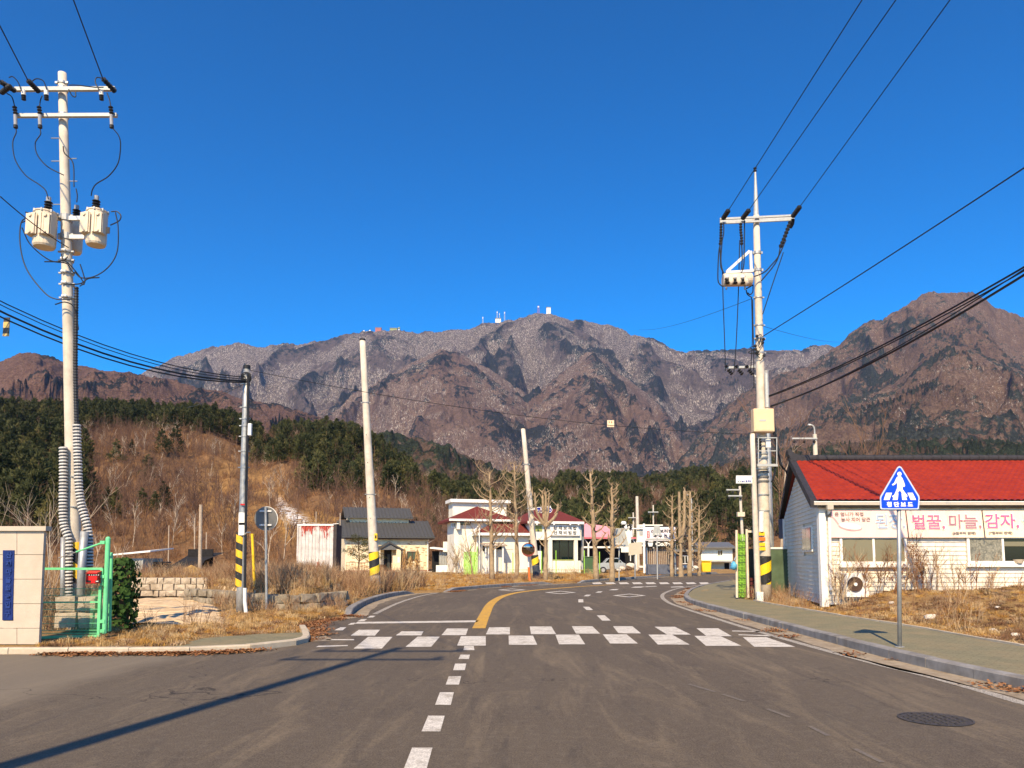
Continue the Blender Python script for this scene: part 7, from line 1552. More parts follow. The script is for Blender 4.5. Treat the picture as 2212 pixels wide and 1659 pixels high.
# ---------------------------------------------------------------- red roofed shop at the right
Df = 22.8; c0x = P(1779, 1279, Df).x
shp = thing('shop', 'white clapboard shop with bright red tile pattern roof and pink banners', 'shop', (c0x, Df, .5))
t = NT('red_roof_sheet'); n = t.noise(3, 5, .6); t.base(t.ramp(n, [(.3, (.20, .017, .005)), (.7, (.285, .026, .006))])); t.bump(t.noise(60, 3), .1, .003); M['redroof'] = t.fin(.42, spec=.4)
M['siding'] = pm('white_vinyl_siding', (.78, .70, .56), .05, 2, .6, .05, 40, dirt=(.60, .50, .37), dscale=1.2)
M['sidingW'] = pm('white_window_frame', (.86, .80, .70), .04, 4, .45, 0)
M['ridge'] = pm('black_ridge_tile', (.035, .032, .035), .3, 8, .6, .3, 30)
M['soffit'] = pm('brown_soffit', (.16, .13, .09), .15, 6, .8, .1)
M['gutterm'] = pm('beige_gutter', (.50, .43, .33), .1, 6, .45, .05)
XE = 19.5; zb0 = .2
ze = P(1790, 1092, Df - .2).z; yE, yR, yB = Df - .21, Df + 3.45, Df + 7.4
sk = lambda y: (y - Df) * .205                     # the plan is slightly skewed: side wall runs back to the right
xE = P(1757, 1085, yE).x; xR = P(1711, 992, yR).x; zr = P(1711, 996, yR).z; zE = P(1757, 1084, yE).z; xB = P(1686, 1118, yB + .55).x; zB = zE
# roof sheet, pressed into rows of tiles
L = XE - xE; nx = int(L / .0475); rows = 17; V = []; 
us_ = np.linspace(0, 1, nx); prof = []
for r_ in range(rows):
    for f, h in ((0.0, .05), (.5, .034), (.93, .010)): prof.append(((r_ + f) / rows, h))
prof.append((1.0, .03)); pv = np.array(prof)
UU_, RR_ = np.meshgrid(us_, np.arange(len(pv)))
tt_ = pv[RR_.astype(int), 0]; hh_ = pv[RR_.astype(int), 1]
Xa = (xE + (xR - xE) * tt_); X = Xa + (XE - Xa) * UU_; Yy = yE + (yR - yE) * tt_; Zz = zE + (zr - zE) * tt_ + hh_ + .032 * np.abs(np.sin((X + np.floor(tt_ * rows) * .0) * math.pi / .19))
V = np.stack([X - c0x, Yy - Df, Zz - .5], -1).reshape(-1, 3); o = np_mesh('roof_sheet', V, grid_faces(len(pv), nx), M['redroof'], smooth=False, parent=shp)
m = MB(); slab(m, [(xE + .02, yE + .05, zE - .01), (XE, yE + .05, zE - .01), (XE, yR, zr - .01), (xR + .02, yR, zr - .01)], .10); m.build('roof_deck', M['soffit'], shp)
m = MB(); slab(m, [(xB, yB + .55, zB), (XE, yB + .55, zB), (XE, yR, zr), (xR, yR, zr)], .12); m.build('rear_roof', M['redroof'], shp)
def verge(p, q, w, h, name='bargeboard'):
    p, q = Vector(p), Vector(q); dx = Vector((w, 0, 0)); dz = Vector((0, 0, h)); V = [p - dz, p - dz + dx, p + dx, p, q - dz, q - dz + dx, q + dx, q]
    MB().add(V, [(0, 1, 2, 3), (7, 6, 5, 4), (0, 4, 5, 1), (1, 5, 6, 2), (2, 6, 7, 3), (3, 7, 4, 0)]).build(name, M['ridge'], shp)
verge((xE - .10, yE - .03, zE + .06), (xR - .10, yR, zr + .10), .20, .24); verge((xB - .05, yB + .6, zB + .06), (xR - .10, yR, zr + .10), .16, .24)
MB().tube([(xR - .12, yR, zr + .10), (XE, yR, zr + .10)], .115, 12).build('ridge_cap', M['ridge'], shp)
for k in range(30): x = xR + .2 + k * .33; MB().tube([(x, yR, zr + .10), (x + .05, yR, zr + .10)], .128, 12).build('ridge_tile_joint', M['ridge'], shp) if x < XE else None
hp_ = [P(u, v, yR) for u, v in ((1707.5, 997), (1700, 982), (1699.5, 975), (1702, 970), (1706, 971), (1712, 979), (1725, 984), (1748, 990), (1748, 997))]
MB().prism([(p.x, p.z) for p in hp_], yR - .12, yR + .12).build('ridge_end_ornament', M['ridge'], shp, bevel=.012)
MB().box((xE, yE - .07, zE - .10), (XE, yE + .03, zE + .0)).build('gutter', M['gutterm'], shp); MB().box((xE - .005, yE - .082, zE - .02), (XE, yE - .06, zE + .012)).build('gutter_lip', M['sidingW'], shp)
MB().box((c0x - .3, yE + .03, zE - .16), (XE, Df, zE - .125)).build('soffit', M['soffit'], shp)
MB().box((c0x - .2, Df - .5, zE - .3), (XE, Df - .46, zE - .11)).build('fascia', M['brownwood'], shp) if False else None
# walls
MB().add([(c0x + .05, Df + .03, zb0), (XE, Df + .03, zb0), (XE, Df + .2, zb0), (c0x + .1, Df + .2, zb0)] + [(c0x + .05, Df + .03, zE - .05), (XE, Df + .03, zE - .05), (XE, Df + .2, zE - .05), (c0x + .1, Df + .2, zE - .05)], [(3, 2, 1, 0), (4, 5, 6, 7), (0, 1, 5, 4), (1, 2, 6, 5), (2, 3, 7, 6), (3, 0, 4, 7)]).build('wall', M['siding'], shp)
z_top = zE - .13; nb = 20; pitch = .132; wx = [P(1817, 0 + 1200, Df).x, P(1957, 1200, Df).x, P(2088, 1200, Df).x, P(2245, 1200, Df).x]; wz0, wz1 = P(1880, 1224, Df).z, P(1880, 1160, Df).z
def board(a, b, z, h, nrm, name='siding_board'):
    a, b, nrm = Vector(a), Vector(b), Vector(nrm); V = [a + nrm * .03 + Vector((0, 0, z)), b + nrm * .03 + Vector((0, 0, z)), b + nrm * .004 + Vector((0, 0, z + h)), a + nrm * .004 + Vector((0, 0, z + h)), a + Vector((0, 0, z)), b + Vector((0, 0, z)), b + Vector((0, 0, z + h)), a + Vector((0, 0, z + h))]
    return MB().add(V, [(0, 1, 2, 3), (7, 6, 5, 4), (0, 4, 5, 1), (3, 2, 6, 7), (0, 3, 7, 4), (1, 5, 6, 2)]).build(name, M['siding'], shp)
z = .22
while z < z_top:
    h = min(pitch, z_top - z)
    segs = [(c0x + .12, XE)] if not (z + h > wz0 and z < wz1) else [(c0x + .12, wx[0]), (wx[1], wx[2]), (wx[3], XE)]
    for a, b in segs: board((a, Df + .03, 0), (b, Df + .03, 0), z, h, (0, -1, 0))
    z += pitch
# side wall with its gable
fx, fy = P(1703, 1279, Df + 6.7).x, Df + 6.7; sd = Vector((fx - c0x, 6.7, 0)); sL = sd.length; sd.normalize(); sn_ = Vector((-sd.y, sd.x, 0))
def side(s, z, o=0.0): return Vector((c0x, Df + .1, 0)) + sd * s + sn_ * o + Vector((0, 0, z))
sw = (1734, 1755.5, 1137, 1193)
def RS(u, v):
    d = Vector(ray(u, v)); o = Vector((0, 0, HC)); p0 = side(0, 0, .03); t_ = (p0 - o).dot(sn_) / d.dot(sn_); q = o + d * t_; return (q - p0).dot(sd), q.z
s1, _ = RS(1755.5, 1165); s0, _ = RS(1735, 1165); _, zlo = RS(1745, 1192); _, zhi = RS(1745, 1137); s1, s0 = sorted((s0, s1))
sR = sL * .5; zg = zr - .32
def gtop(s): return zE - .12 + (zg - zE + .12) * (1 - abs(s - sR) / sR)
MB().add([side(0, .2, -.02), side(sL, .2, -.02), side(sL, zE - .14, -.02), side(sR, zg - .02, -.02), side(0, zE - .14, -.02), side(0, .2, -.15), side(sL, .2, -.15), side(sL, zE - .14, -.15), side(sR, zg - .02, -.15), side(0, zE - .14, -.15)], [(0, 1, 2, 3, 4), (9, 8, 7, 6, 5)]).build('wall', M['siding'], shp)
z = .22
while z < zg - .05:
    h = pitch; a, b = .0, sL
    if z > zE - .14: k = (z - (zE - .13)) / (zg - zE + .12); a, b = sR * k, sL - sR * k
    segs = [(a, b)] if not (z + h > zlo and z < zhi) else [(a, s1 - 0), (s0, b)]
    for p, q in segs:
        p, q = min(p, q), max(p, q)
        if q - p > .1: board(side(p, 0), side(q, 0), z, h, sn_)
    z += pitch
MB().bar(side(s1, (zlo + zhi) / 2, .03), side(s0, (zlo + zhi) / 2, .03), .08, zhi - zlo).build('side_window', M['sidingW'], shp)
MB().bar(side(s1 + .08 * (1 if s0 > s1 else -1), (zlo + zhi) / 2, .08), side((s0 + s1) / 2, (zlo + zhi) / 2, .08), .012, zhi - zlo - .12).build('pane', M['glassblack'], shp); MB().bar(side((s0 + s1) / 2 + .04, (zlo + zhi) / 2, .078), side(s0 - .08, (zlo + zhi) / 2, .075), .012, zhi - zlo - .12).build('pane', M['glassblack'], shp)
MB().box((c0x - .06, Df - .03, .15), (c0x + .14, Df + .16, z_top)).build('corner_trim', M['sidingW'], shp); MB().bar(side(sL - .05, .15, .03), side(sL - .05, zE - .15, .03), .12, .08).build('corner_trim', M['sidingW'], shp)
# soffit of the gable overhang
# windows
def fwin(u0, u1, v0, v1, mull, glass, name='window'):
    return window(shp_l, u0, v0, u1, v1, -.02, M['sidingW'], .075, mull, glass, name)
shp_l = shp
M['tanglass'] = NT('curtained_glass').fin(.25); M['tanglass'].node_tree.nodes['Principled BSDF'].inputs['Base Color'].default_value = (.20, .175, .105, 1)
t = NT('foil_lined_glass'); t.base(t.ramp(t.noise(9, 4, .6, dist=1.5), [(.35, (.12, .115, .085)), (.65, (.33, .30, .22))])); t.bump(t.noise(9, 4, .6, dist=1.5), .5, .02); M['foil'] = t.fin(.35)
def lwin(u0, u1, v0, v1, mull, glass, sill): 
    a = window(shp, u0, v0, u1, v1, -.03, M['sidingW'], .07, mull, glass, 'window', sill); return a
lwin(1815, 1956, 1158, 1218, (.505,), M['tanglass'], .10); lwin(2090, 2245, 1158, 1217, (.485,), [M['foil'], M['glassblack']], .10)
q = P(2196, 1214, Df + .0); bw = thing('bowl', 'small cream bowl on the sill of the dark window', 'bowl', (q.x, Df - .05, q.z - .02)); MB().tube([(q.x, Df - .09, q.z - .035), (q.x, Df - .09, q.z + .08)], [.10, .15], 14).build('bowl_body', M['tank'], bw)
MB().box((P(2166, 1176, Df).x, Df - .075, P(0, 1180, Df).z), (P(2240, 1176, Df).x, Df - .06, P(0, 1170, Df).z)).build('blind', M['tanglass'], shp)
# down pipe
dp = [P(1791, 1092, Df - .24), P(1791, 1099, Df - .2), P(1791, 1106, Df - .12), P(1791.5, 1118, Df - .09), P(1795, 1275, Df - .09)]
MB().tube(dp, .045, 10).build('downpipe', M['sidingW'], shp); MB().box((dp[0].x - .09, Df - .34, dp[0].z - .12), (dp[0].x + .09, Df - .2, dp[0].z + .02)).build('hopper', M['gutterm'], shp)
MB().tube([P(1791.5, 1106, Df - .11), P(1791.5, 1117, Df - .10)], .05, 10).build('pipe_joint', M['soffit'], shp)
# AC outdoor unit
ac = thing('air_conditioner', 'white air conditioner unit with brown fan grille against the shop wall', 'air conditioner', (P(1848, 1275, Df - .5).x, Df - .5, .5)); a, b = P(1829, 1290, Df - .55), P(1875, 1238, Df - .55)
MB().box((a.x, Df - .55, a.z), (b.x, Df - .2, b.z)).build('case', M['sidingW'], ac, bevel=.012); cc = P(1847.5, 1262, Df - .57)
MB().disc(cc, .215, (0, 1, 0), .03, 28).build('fan_opening', M['brownwood'], ac); g = MB()
for r in (.07, .12, .17, .21): g.tube([cc + Vector((r * math.cos(w), -.02, r * math.sin(w))) for w in np.linspace(0, 6.2832, 25)], .005, 4)
for k in range(12): w = k * math.pi / 6; g.tube([cc + Vector((.05 * math.cos(w), -.02, .05 * math.sin(w))), cc + Vector((.21 * math.cos(w), -.02, .21 * math.sin(w)))], .004, 4)
g.build('fan_grille', M['brownwood'], ac); MB().disc(cc + Vector((0, -.025, 0)), .05, (0, 1, 0), .02, 14).build('hub', M['sidingW'], ac)
# banners
def grad_banner(name, c0, c1, x0, x1):
    t = NT(name); sp = t.node('ShaderNodeSeparateXYZ'); t.l.new(t.tc.outputs['Generated'], sp.inputs[0]); t.base(t.mix(sp.outputs[0], c0, c1)); return t.fin(.7, spec=.15)
bpx = [(1796, 1957, (.93, .56, .50), (.95, .64, .52)), (1958.5, 2124, (.95, .64, .52), (.95, .74, .54)), (2126, 2300, (.95, .74, .52), (.93, .80, .54))]
bans = []
for k, (u0, u1, ca, cb) in enumerate(bpx):
    a, b = P(u0, 1161, Df - .14), P(u1, 1103, Df - .14); bn = thing('banner', ['pink end of the shop banner with a ladle picture', 'middle peach banner with honey and garlic lettering', 'yellowish right banner with potato lettering'][k], 'banner', (a.x, Df - .12, a.z), group='banners along the shop front')
    n = 24; V, Fc = [], []
    for i in range(n + 1):
        x = a.x + (b.x - a.x) * i / n; w_ = .006 * math.sin(i * 1.3 + k); V += [(x, Df - .12 + w_, a.z), (x, Df - .12 - w_, b.z), (x, Df - .105 + w_, a.z), (x, Df - .105 - w_, b.z)]
    for i in range(n): j = 4 * i; Fc += [(j, j + 4, j + 5, j + 1), (j + 2, j + 3, j + 7, j + 6), (j, j + 2, j + 6, j + 4), (j + 1, j + 5, j + 7, j + 3)]
    MB().add(V, Fc).build('cloth', grad_banner('banner_print_%d' % k, ca, cb, 0, 1), bn); bans.append(bn)
for k, (u0, u1) in enumerate(((1956.5, 1964), (2121.5, 2129))): MB().tube([P(u0, 1101, Df - .16), P(u1 + (0 if k else 0), 1166, Df - .16)], .012, 6).build('rope', M['brownwood'], bans[k])
M['bluegrey'] = pm('pale_blue_print', (.34, .42, .52), .03, 5, .7, 0); M['rose'] = pm('rose_print', (.80, .16, .27), .03, 5, .7, 0); M['mauve'] = pm('mauve_print', (.42, .19, .22), .03, 5, .7, 0); M['pinkp'] = pm('bright_pink_print', (.86, .13, .30), .03, 5, .7, 0); M['greyp'] = pm('grey_print', (.22, .19, .16), .03, 5, .7, 0); M['teal'] = pm('pale_teal_print', (.35, .55, .45), .03, 5, .7, 0); M['offw'] = pm('cream_print', (.92, .84, .72), .02, 5, .7, 0)
M['mauvel0'] = pm('soft_letter_edge', (.55, .42, .34), .03, 5, .7, 0)
def big(bn, s, u0, u1, v, vh, mat):
    y = -.135 + .12; pad = 1.6
    for (mm, yy, b, du) in ((M['offw'], -.016, .034, 0), (mat, -.021, .014, 0)):
        ltext(bn, s, bn, u0 - (pad if b > .03 else 0) + du, u1 + (pad if b > .03 else 0) + du, v + (1.0 if du else 0), vh + (2.6 if b > .03 else 0), yy, mm, b, 'lettering', .001)
M['greyp2'] = M['greyp']
big(bans[0], '\uB41C\uC7A5,', 1892, 1955, 1127, 33, M['bluegrey']); big(bans[1], '\uBC8C\uAFC0,', 1971, 2041, 1128, 33, M['rose']); big(bans[1], '\uB9C8\uB298,', 2050, 2120, 1127, 33, M['mauve']); big(bans[2], '\uAC10\uC790,', 2128, 2201, 1126, 33, M['pinkp']); big(bans[2], '\uB4E4\uAE68', 2209, 2272, 1126, 33, M['teal'])
ltext(bans[0], '\uC724 \uC5C4\uB2C8\uAC00 \uC9C1\uC811', bans[0], 1803, 1865, 1110.5, 8.5, -.014, M['greyp'], .012); ltext(bans[0], '\uB18D\uC0AC \uC9C0\uC5B4 \uB2F4\uADFC', bans[0], 1817, 1880, 1122, 9, -.014, M['greyp'], .012)
ltext(bans[1], '(6\uC6D4\uBD80\uD130 \uD310\uB9E4)', bans[1], 2058, 2108, 1152, 7.5, -.014, M['greyp'], .03); ltext(bans[2], '(7\uC6D4\uBD80\uD130 \uD310\uB9E4)', bans[2], 2136, 2187, 1151.5, 7.5, -.014, M['greyp'], .03)
# ladle picture: flat print
def bpt(x, y, yy=-.014): u, v = (3100 + .3014 * x) / 1.8083, (1900 + .3014 * y) / 1.8083; return P(u, v, Df - .12 + yy)
def flatpoly(root, name, pts, mat, yy): q = [bpt(x, y, yy) for x, y in pts]; return MB().add(q, [tuple(range(len(q)))]).build(name, mat, root)
M['mauvel'] = pm('dusky_pink_print', (.62, .34, .32), .03, 5, .7, 0); M['palepink'] = pm('pale_pink_print', (.90, .66, .58), .02, 5, .7, 0)
ell = lambda cx, cy, a, b, r, n=22: [(cx + a * math.cos(w) * math.cos(r) - b * math.sin(w) * math.sin(r), cy + a * math.cos(w) * math.sin(r) + b * math.sin(w) * math.cos(r)) for w in [2 * math.pi * k / n for k in range(n)]]
flatpoly(bans[0], 'ladle_print', ell(735, 525, 155, 48, .14), M['mauvel'], -.011); flatpoly(bans[0], 'ladle_print', ell(735, 515, 145, 38, .14), M['offw'], -.014); flatpoly(bans[0], 'ladle_print', [(482, 385), (520, 400), (550, 430), (585, 480), (578, 495), (540, 445), (515, 415), (480, 395)], M['mauvel'], -.012)
# panels, bin and bundle between pole and shop
M['greenglass'] = pm('dusty_green_panel', (.10, .14, .08), .45, 1.2, .35, 0)
gp_ = thing('panel_fence', 'dusty green panel with white top rail between pole and shop', 'fence', (P(1690, 1278, 29.2).x, 29.2, .3)); a, b = P(1666, 1280, 29.2), P(1705, 1186, 29.2)
MB().box((a.x, 29.2, .1), (b.x, 29.25, b.z)).build('panel', M['greenglass'], gp_); MB().box((a.x - .02, 29.17, b.z), (b.x + .02, 29.28, b.z + .07)).build('top_rail', M['white'], gp_)
gq = thing('dark_panel', 'narrow dark green panel between the leaning post and the green bundle', 'fence', (P(1628, 1285, 29.5).x, 29.5, .1)); a, b = P(1615, 1285, 29.5), P(1640, 1186, 29.5); MB().box((a.x, 29.5, .05), (b.x, 29.55, b.z)).build('panel', pm('dark_green_panel', (.035, .045, .035), .3, 2, .5), gq)
bu = thing('folded_gate', 'upright folded lime green mesh gate beside the switch pole', 'gate', (P(1603, 1288, 27.8).x, 27.8, .1)); rr = random.Random(4)
for k in range(6): a, b = P(1594 + k * 3.1, 1290, 27.8 + (k % 3) * .05), P(1592.5 + k * 3.2, 1152, 27.8 + (k % 3) * .05); b.z -= rr.uniform(0, .12); MB().tube([a, b], .018, 6).build('upright', M['lime'], bu)
for k in range(16): v = 1160 + k * 8; MB().tube([P(1593, v, 27.72), P(1610, v + rr.uniform(-2, 2), 27.72)], .014, 5).build('mesh_bar', M['gmesh'] if k % 2 else M['lime'], bu)
MB().box((P(1594, 1200, 27.95).x, 27.95, .1), (P(1610, 1200, 27.95).x, 28.0, P(0, 1168, 27.95).z)).build('mesh_screen', M['gmesh'], bu)
for (u0, u1, v0) in ((1590, 1592, 1145), (1612, 1616.5, 1143)): MB().tube([P(u1, 1291, 27.7), P(u0 + 1, v0, 27.7)], .045, 8).build('post', M['tank'], bu)
MB().bar(P(1613, 1148, 27.7), P(1628, 1148, 27.7), .08).build('top_rail', M['tank'], bu)
bg_ = thing('plastic_bag', 'light blue plastic bag hanging from the folded gate', 'bag', P(1585, 1222, 27.6)); m = MB().ball(P(1585, 1222, 27.6), .11, 12, 9, 1.45); m.v = [tuple(Vector(p) + Vector((rr.uniform(-1, 1), rr.uniform(-1, 1), rr.uniform(-1, 1))) * .018) for p in m.v]; m.build('bag_body', pm('blue_plastic', (.12, .42, .62), .2, 9, .3, .3), bg_, smooth=True); MB().tube([P(1586, 1210, 27.6), P(1590, 1202, 27.65)], .015, 5).build('bag_handle', M['bluegrey'], bg_)
cr2 = thing('crate_stack', 'dark red slatted crates stacked behind the slim concrete post', 'crate', (P(1628, 1290, 27.9).x, 27.9, .1)); 
for k in range(5): a, b = P(1621, 1290 - k * 8.6, 27.9), P(1634, 1283 - k * 8.6, 27.9); MB().box((a.x, 27.9, a.z), (b.x, 28.2, b.z)).build('crate', pm('dark_red_crate', (.10, .02, .018), .3, 9, .6) if k == 0 else bpy.data.materials['dark_red_crate'], cr2, bevel=.01)
ab = thing('wall_unit', 'dark blue box under the rear eave of the shop', 'box', (P(1700, 1140, 30.2).x, 30.2, 2.5)); a, b = P(1692, 1163, 30.2), P(1707, 1120, 30.2); MB().box((a.x, 30.2, a.z), (b.x, 30.7, b.z)).build('case', pm('dark_blue_case', (.03, .05, .09), .2, 4, .5), ab, bevel=.02)
bt = thing('birch_tree', 'slender pale trunk standing behind the shop corner', 'tree', P(1687, 1275, 33)); MB().tube([P(1684, 1275, 33), P(1690, 1150, 33), P(1697, 1016, 33)], [.07, .06, .035], 8).build('trunk', M['palebark'], bt)
V, Fc = twigs(1, 1.6, .02, .02, 6, 9, .5, 1); o = bpy.data.objects.new('twigs', raw_mesh('twigs', V, Fc, [M['palebark']])); COL.objects.link(o); o.parent = bt; q = P(1697, 1016, 33) - P(1687, 1275, 33); o.location = q
for k, (u, vt, D) in enumerate(((1700, 900, 60), (1852, 925, 70), (1722, 940, 64))):
    b = P(u, 1236, D); h = P(u, vt, D).z; V, Fc = twigs(2, h, .2, .07, 8, 70 + k, .25, 2); r = thing('bare_tree', ['leafless tree behind the left end of the red roof', 'leafless tree rising behind the middle of the red roof', 'smaller leafless tree between switch pole and roof lamp'][k], 'tree', (b.x, D, 0)); o = bpy.data.objects.new('branches', raw_mesh('branches', V, Fc, [M['brushfar']])); COL.objects.link(o); o.parent = r

# ---- pedestrian crossing sign
Ps = 12.55; b = P(1943, 1395, Ps); b.z = .12; sg = thing('pedestrian_sign', 'blue pentagonal pedestrian crossing sign on a grey post', 'road sign', b)
MB().tube([b - Vector((0, 0, .05)), P(1941.5, 1050, Ps)], .033, 14).build('post', M['galv'], sg, smooth=True); MB().tube([b - Vector((0, 0, .01)), b + Vector((0, 0, .02))], .075, 14).build('base_plate', M['galv'], sg)
def z3p(x, y, dy): return P((3000 + .4822 * x) / 1.8083, (1700 + .4822 * y) / 1.8083, Ps + dy)
def sp(name, pts, mat, d0, d1): q = [z3p(x, y, d0) for x, y in pts]; return MB().prism([(p.x, p.z) for p in q], Ps + d0, Ps + d1).build(name, mat, sg)
sp('sign_rim', [(1050, 258), (1065, 249), (1082, 258), (1226, 492), (1229, 508), (1224, 592), (1216, 600), (920, 600), (910, 592), (908, 508), (912, 492)], pm('sign_edge_grey', (.50, .55, .66), .05, 5, .4, 0), -.060, -.045)
sp('sign_face', [(1055, 268), (1066, 262), (1077, 268), (1215, 497), (1218, 510), (1214, 582), (1208, 590), (928, 590), (921, 582), (918, 510), (922, 497)], M['signblue2'], -.064, -.050)
wht = M['offw']; y0, y1 = -.069, -.0635
sp('walker_head', [(1065 + 17 * math.cos(k * .4488), 314 + 18 * math.sin(k * .4488)) for k in range(14)], wht, y0, y1)
sp('walker_body', [(1046, 338), (1060, 331), (1078, 334), (1090, 350), (1104, 385), (1110, 410), (1102, 420), (1092, 412), (1088, 388), (1090, 415), (1092, 440), (1112, 466), (1130, 490), (1126, 502), (1108, 500), (1086, 470), (1068, 446), (1052, 466), (1034, 496), (1010, 503), (1006, 492), (1022, 484), (1034, 460), (1046, 430), (1048, 400), (1045, 380), (1036, 394), (1012, 408), (1004, 400), (1024, 384), (1036, 356)], wht, y0 - .003, y1 - .003)
for q in ([(958, 466), (1005, 466), (984, 524), (938, 524)], [(1028, 474), (1057, 470), (1050, 524), (1010, 524)], [(1082, 470), (1108, 480), (1128, 524), (1088, 524)], [(1130, 466), (1172, 466), (1200, 524), (1156, 524)]): sp('stripe', q, wht, y0, y1)
a, b2 = z3p(960, 560, -.066), z3p(1175, 560, -.066)
def stext(s, x0, x1, y, h):
    q0, q1, qt, qb = z3p(x0, y, -.066), z3p(x1, y, -.066), z3p(x0, y - h / 2, -.066), z3p(x0, y + h / 2, -.066); o = text(s, 'lettering', wht, sg, (0, 0, 0), qt.z - qb.z, bold=.004, ext=.001)
    xs = [v.co.x for v in o.data.vertices]; ys = [v.co.y for v in o.data.vertices]; bq = Vector(sg.location)
    o.matrix_local = Matrix.Translation(Vector(((q0.x + q1.x) / 2, Ps - .066, (qt.z + qb.z) / 2)) - bq) @ Euler((R(90), 0, 0)).to_matrix().to_4x4() @ Matrix.Diagonal(((q1.x - q0.x) / (max(xs) - min(xs)), (qt.z - qb.z) / (max(ys) - min(ys)), 1, 1)) @ Matrix.Translation((-(max(xs) + min(xs)) / 2, -(max(ys) + min(ys)) / 2, 0))
stext('\uD6A1 \uB2E8 \uBCF4 \uB3C4', 962, 1174, 560, 42)
for v in (1040, 1085): q = P(1943, v, Ps - .03); MB().box((q.x - .12, q.y - .012, q.z - .02), (q.x + .12, q.y + .02, q.z + .02)).build('clamp', M['galv'], sg)
# ---------------------------------------------------------------- ground cover
GC = []
for k in range(3): V, Fc = blades(70, .32, .22, .012, .8, k, .6); GC.append(proto('grass_source', raw_mesh('grass_source', V, Fc, [M['straw']])))
for k in range(2): V, Fc = blades(60, .20, .25, .012, 1.2, 9 + k, .9); GC.append(proto('turf_source', raw_mesh('turf_source', V, Fc, [M['turfblade']])))
for k in range(2): V, Fc = blades(46, 1.0, .25, .013, .55, 19 + k, .5); GC.append(proto('reed_source', raw_mesh('reed_source', V, Fc, [M['straw']])))
for k in range(3): V, Fc = twigs(9, 1.15, .35, .010, 4, 29 + k, .8, 1); GC.append(proto('stalk_source', raw_mesh('stalk_source', V, Fc, [M['deadstalk']])))
for k in range(2): V, Fc = blades(60, .14, .25, .02, 2.2, 39 + k, 1.0); GC.append(proto('mat_source', raw_mesh('mat_source', V, Fc, [M['deadstalk']])))
V, Fc = [], []
rr = random.Random(2)
for k in range(40): a = rr.uniform(0, 6.28); c = Vector((rr.gauss(0, .13), rr.gauss(0, .13), rr.uniform(.0, .04))); d = Vector((math.cos(a), math.sin(a), rr.uniform(-.1, .5))) * .035; s = Vector((-math.sin(a), math.cos(a), rr.uniform(-.5, .5))) * .022; j = len(V); V += [c - d, c + s, c + d, c - s]; Fc.append((j, j + 1, j + 2, j + 3))
GC.append(proto('leaf_source', raw_mesh('leaf_source', V, Fc, [M['leafbrown']])))
# indices: 0-2 straw, 3-4 turf, 5-6 reed, 7-9 stalks, 10-11 mat, 12 leaves
def field(name, label, n, box, keepf, mixf, scl, seed=0, cat='grass'):
    g = np.random.default_rng(seed); x = g.uniform(box[0], box[1], n); y = g.uniform(box[2], box[3], n); k = keepf(x, y, g); x, y = x[k], y[k]; z = land(x, y); m = len(x)
    rot = np.stack([g.uniform(-.15, .15, m), g.uniform(-.15, .15, m), g.uniform(0, 6.283, m)], 1); s = g.uniform(scl[0], scl[1], m); idx = mixf(x, y, g)
    print(name, m); return scatter(name, GC, np.stack([x, y, z - .01], 1), rot, np.stack([s, s, s * g.uniform(.8, 1.2, m)], 1), idx, label, cat)
offroad = lambda x, y, d=.22: (~inpoly(x, y, road_poly)) & (dpoly(x, y, road_poly) > d)
pick = lambda g, m, p: g.choice(13, m, p=np.array(p, float) / sum(p))
lp_ = left_walk
hard = lambda x, y: inpoly(x, y, walk_poly) | inpoly(x, y, lp_) | inpoly(x, y, sp_)
wbx = P(98, 1390, Dw).x
def kl(x, y, g): return offroad(x, y) & ~hard(x, y) & (x > wbx) & (y > 12.6) & (g.random(len(x)) < .75 + .5 * fbm(x, y, 2, 4))
field('verge_grass', 'dry straw grass on the verge in front of the gate and stone wall', 3600, (-9.5, -3.9, 12.6, 21.5), kl, lambda x, y, g: pick(g, len(x), [2, 2, 2, 4, 4, 0, 0, .15, .15, .15, 6, 6, 1.5]), (.22, .62), 1)
def kt(x, y, g):
    U, Vv = uof(x / y, y, land(x, y)); return offroad(x, y, .45) & ~hard(x, y) & (y > 20.5) & (((x > -9.2) | inpoly(x, y, terrace)))
field('dry_bushes', 'tangled dry stalks and reeds covering the terrace left of the bend', 4200, (-12.5, -4.3, 20.8, 36), lambda x, y, g: kt(x, y, g) & (x > -4.3 - (y - 20) * .42 - 3.4) & ((x > -8.6) | (y > 27.5)) & inpoly(x, y, terrace + []) & (g.random(len(x)) < .65 + .6 * fbm(x, y, 2, 31)), lambda x, y, g: pick(g, len(x), [3, 3, 3, 2, 2, .9, .9, 3.5, 3.5, 3.5, 3, 3, 0]), (.30, .80), 2, 'dry bushes')
field('dry_bushes', 'brown weeds behind the sandy patch and dry stone wall', 5200, (-24, -8, 30.6, 60), lambda x, y, g: offroad(x, y, 1), lambda x, y, g: pick(g, len(x), [3, 3, 3, 2, 2, .3, .3, 2, 2, 2, 3, 3, 0]), (.25, .65), 3, 'dry bushes')
field('dry_bushes', 'straw and stalks in front of the low mossy stone wall', 900, (-12, -4.6, 19.5, 26), lambda x, y, g: offroad(x, y, .4) & ~hard(x, y) & ~inpoly(x, y, terrace) & (dpoly(x, y, terrace) < 1.1), lambda x, y, g: pick(g, len(x), [3, 3, 3, 2, 2, 1, 1, 3, 3, 3, 3, 3, 1]), (.3, .62), 12, 'dry bushes')
field('dry_bushes', 'straw hanging over the edge of the low mossy stone wall', 600, (-12, -4.6, 20.5, 27), lambda x, y, g: inpoly(x, y, terrace) & (dpoly(x, y, terrace) < .55), lambda x, y, g: pick(g, len(x), [4, 4, 4, 2, 2, 1, 1, 3, 3, 3, 4, 4, 0]), (.35, .7), 13, 'dry bushes')
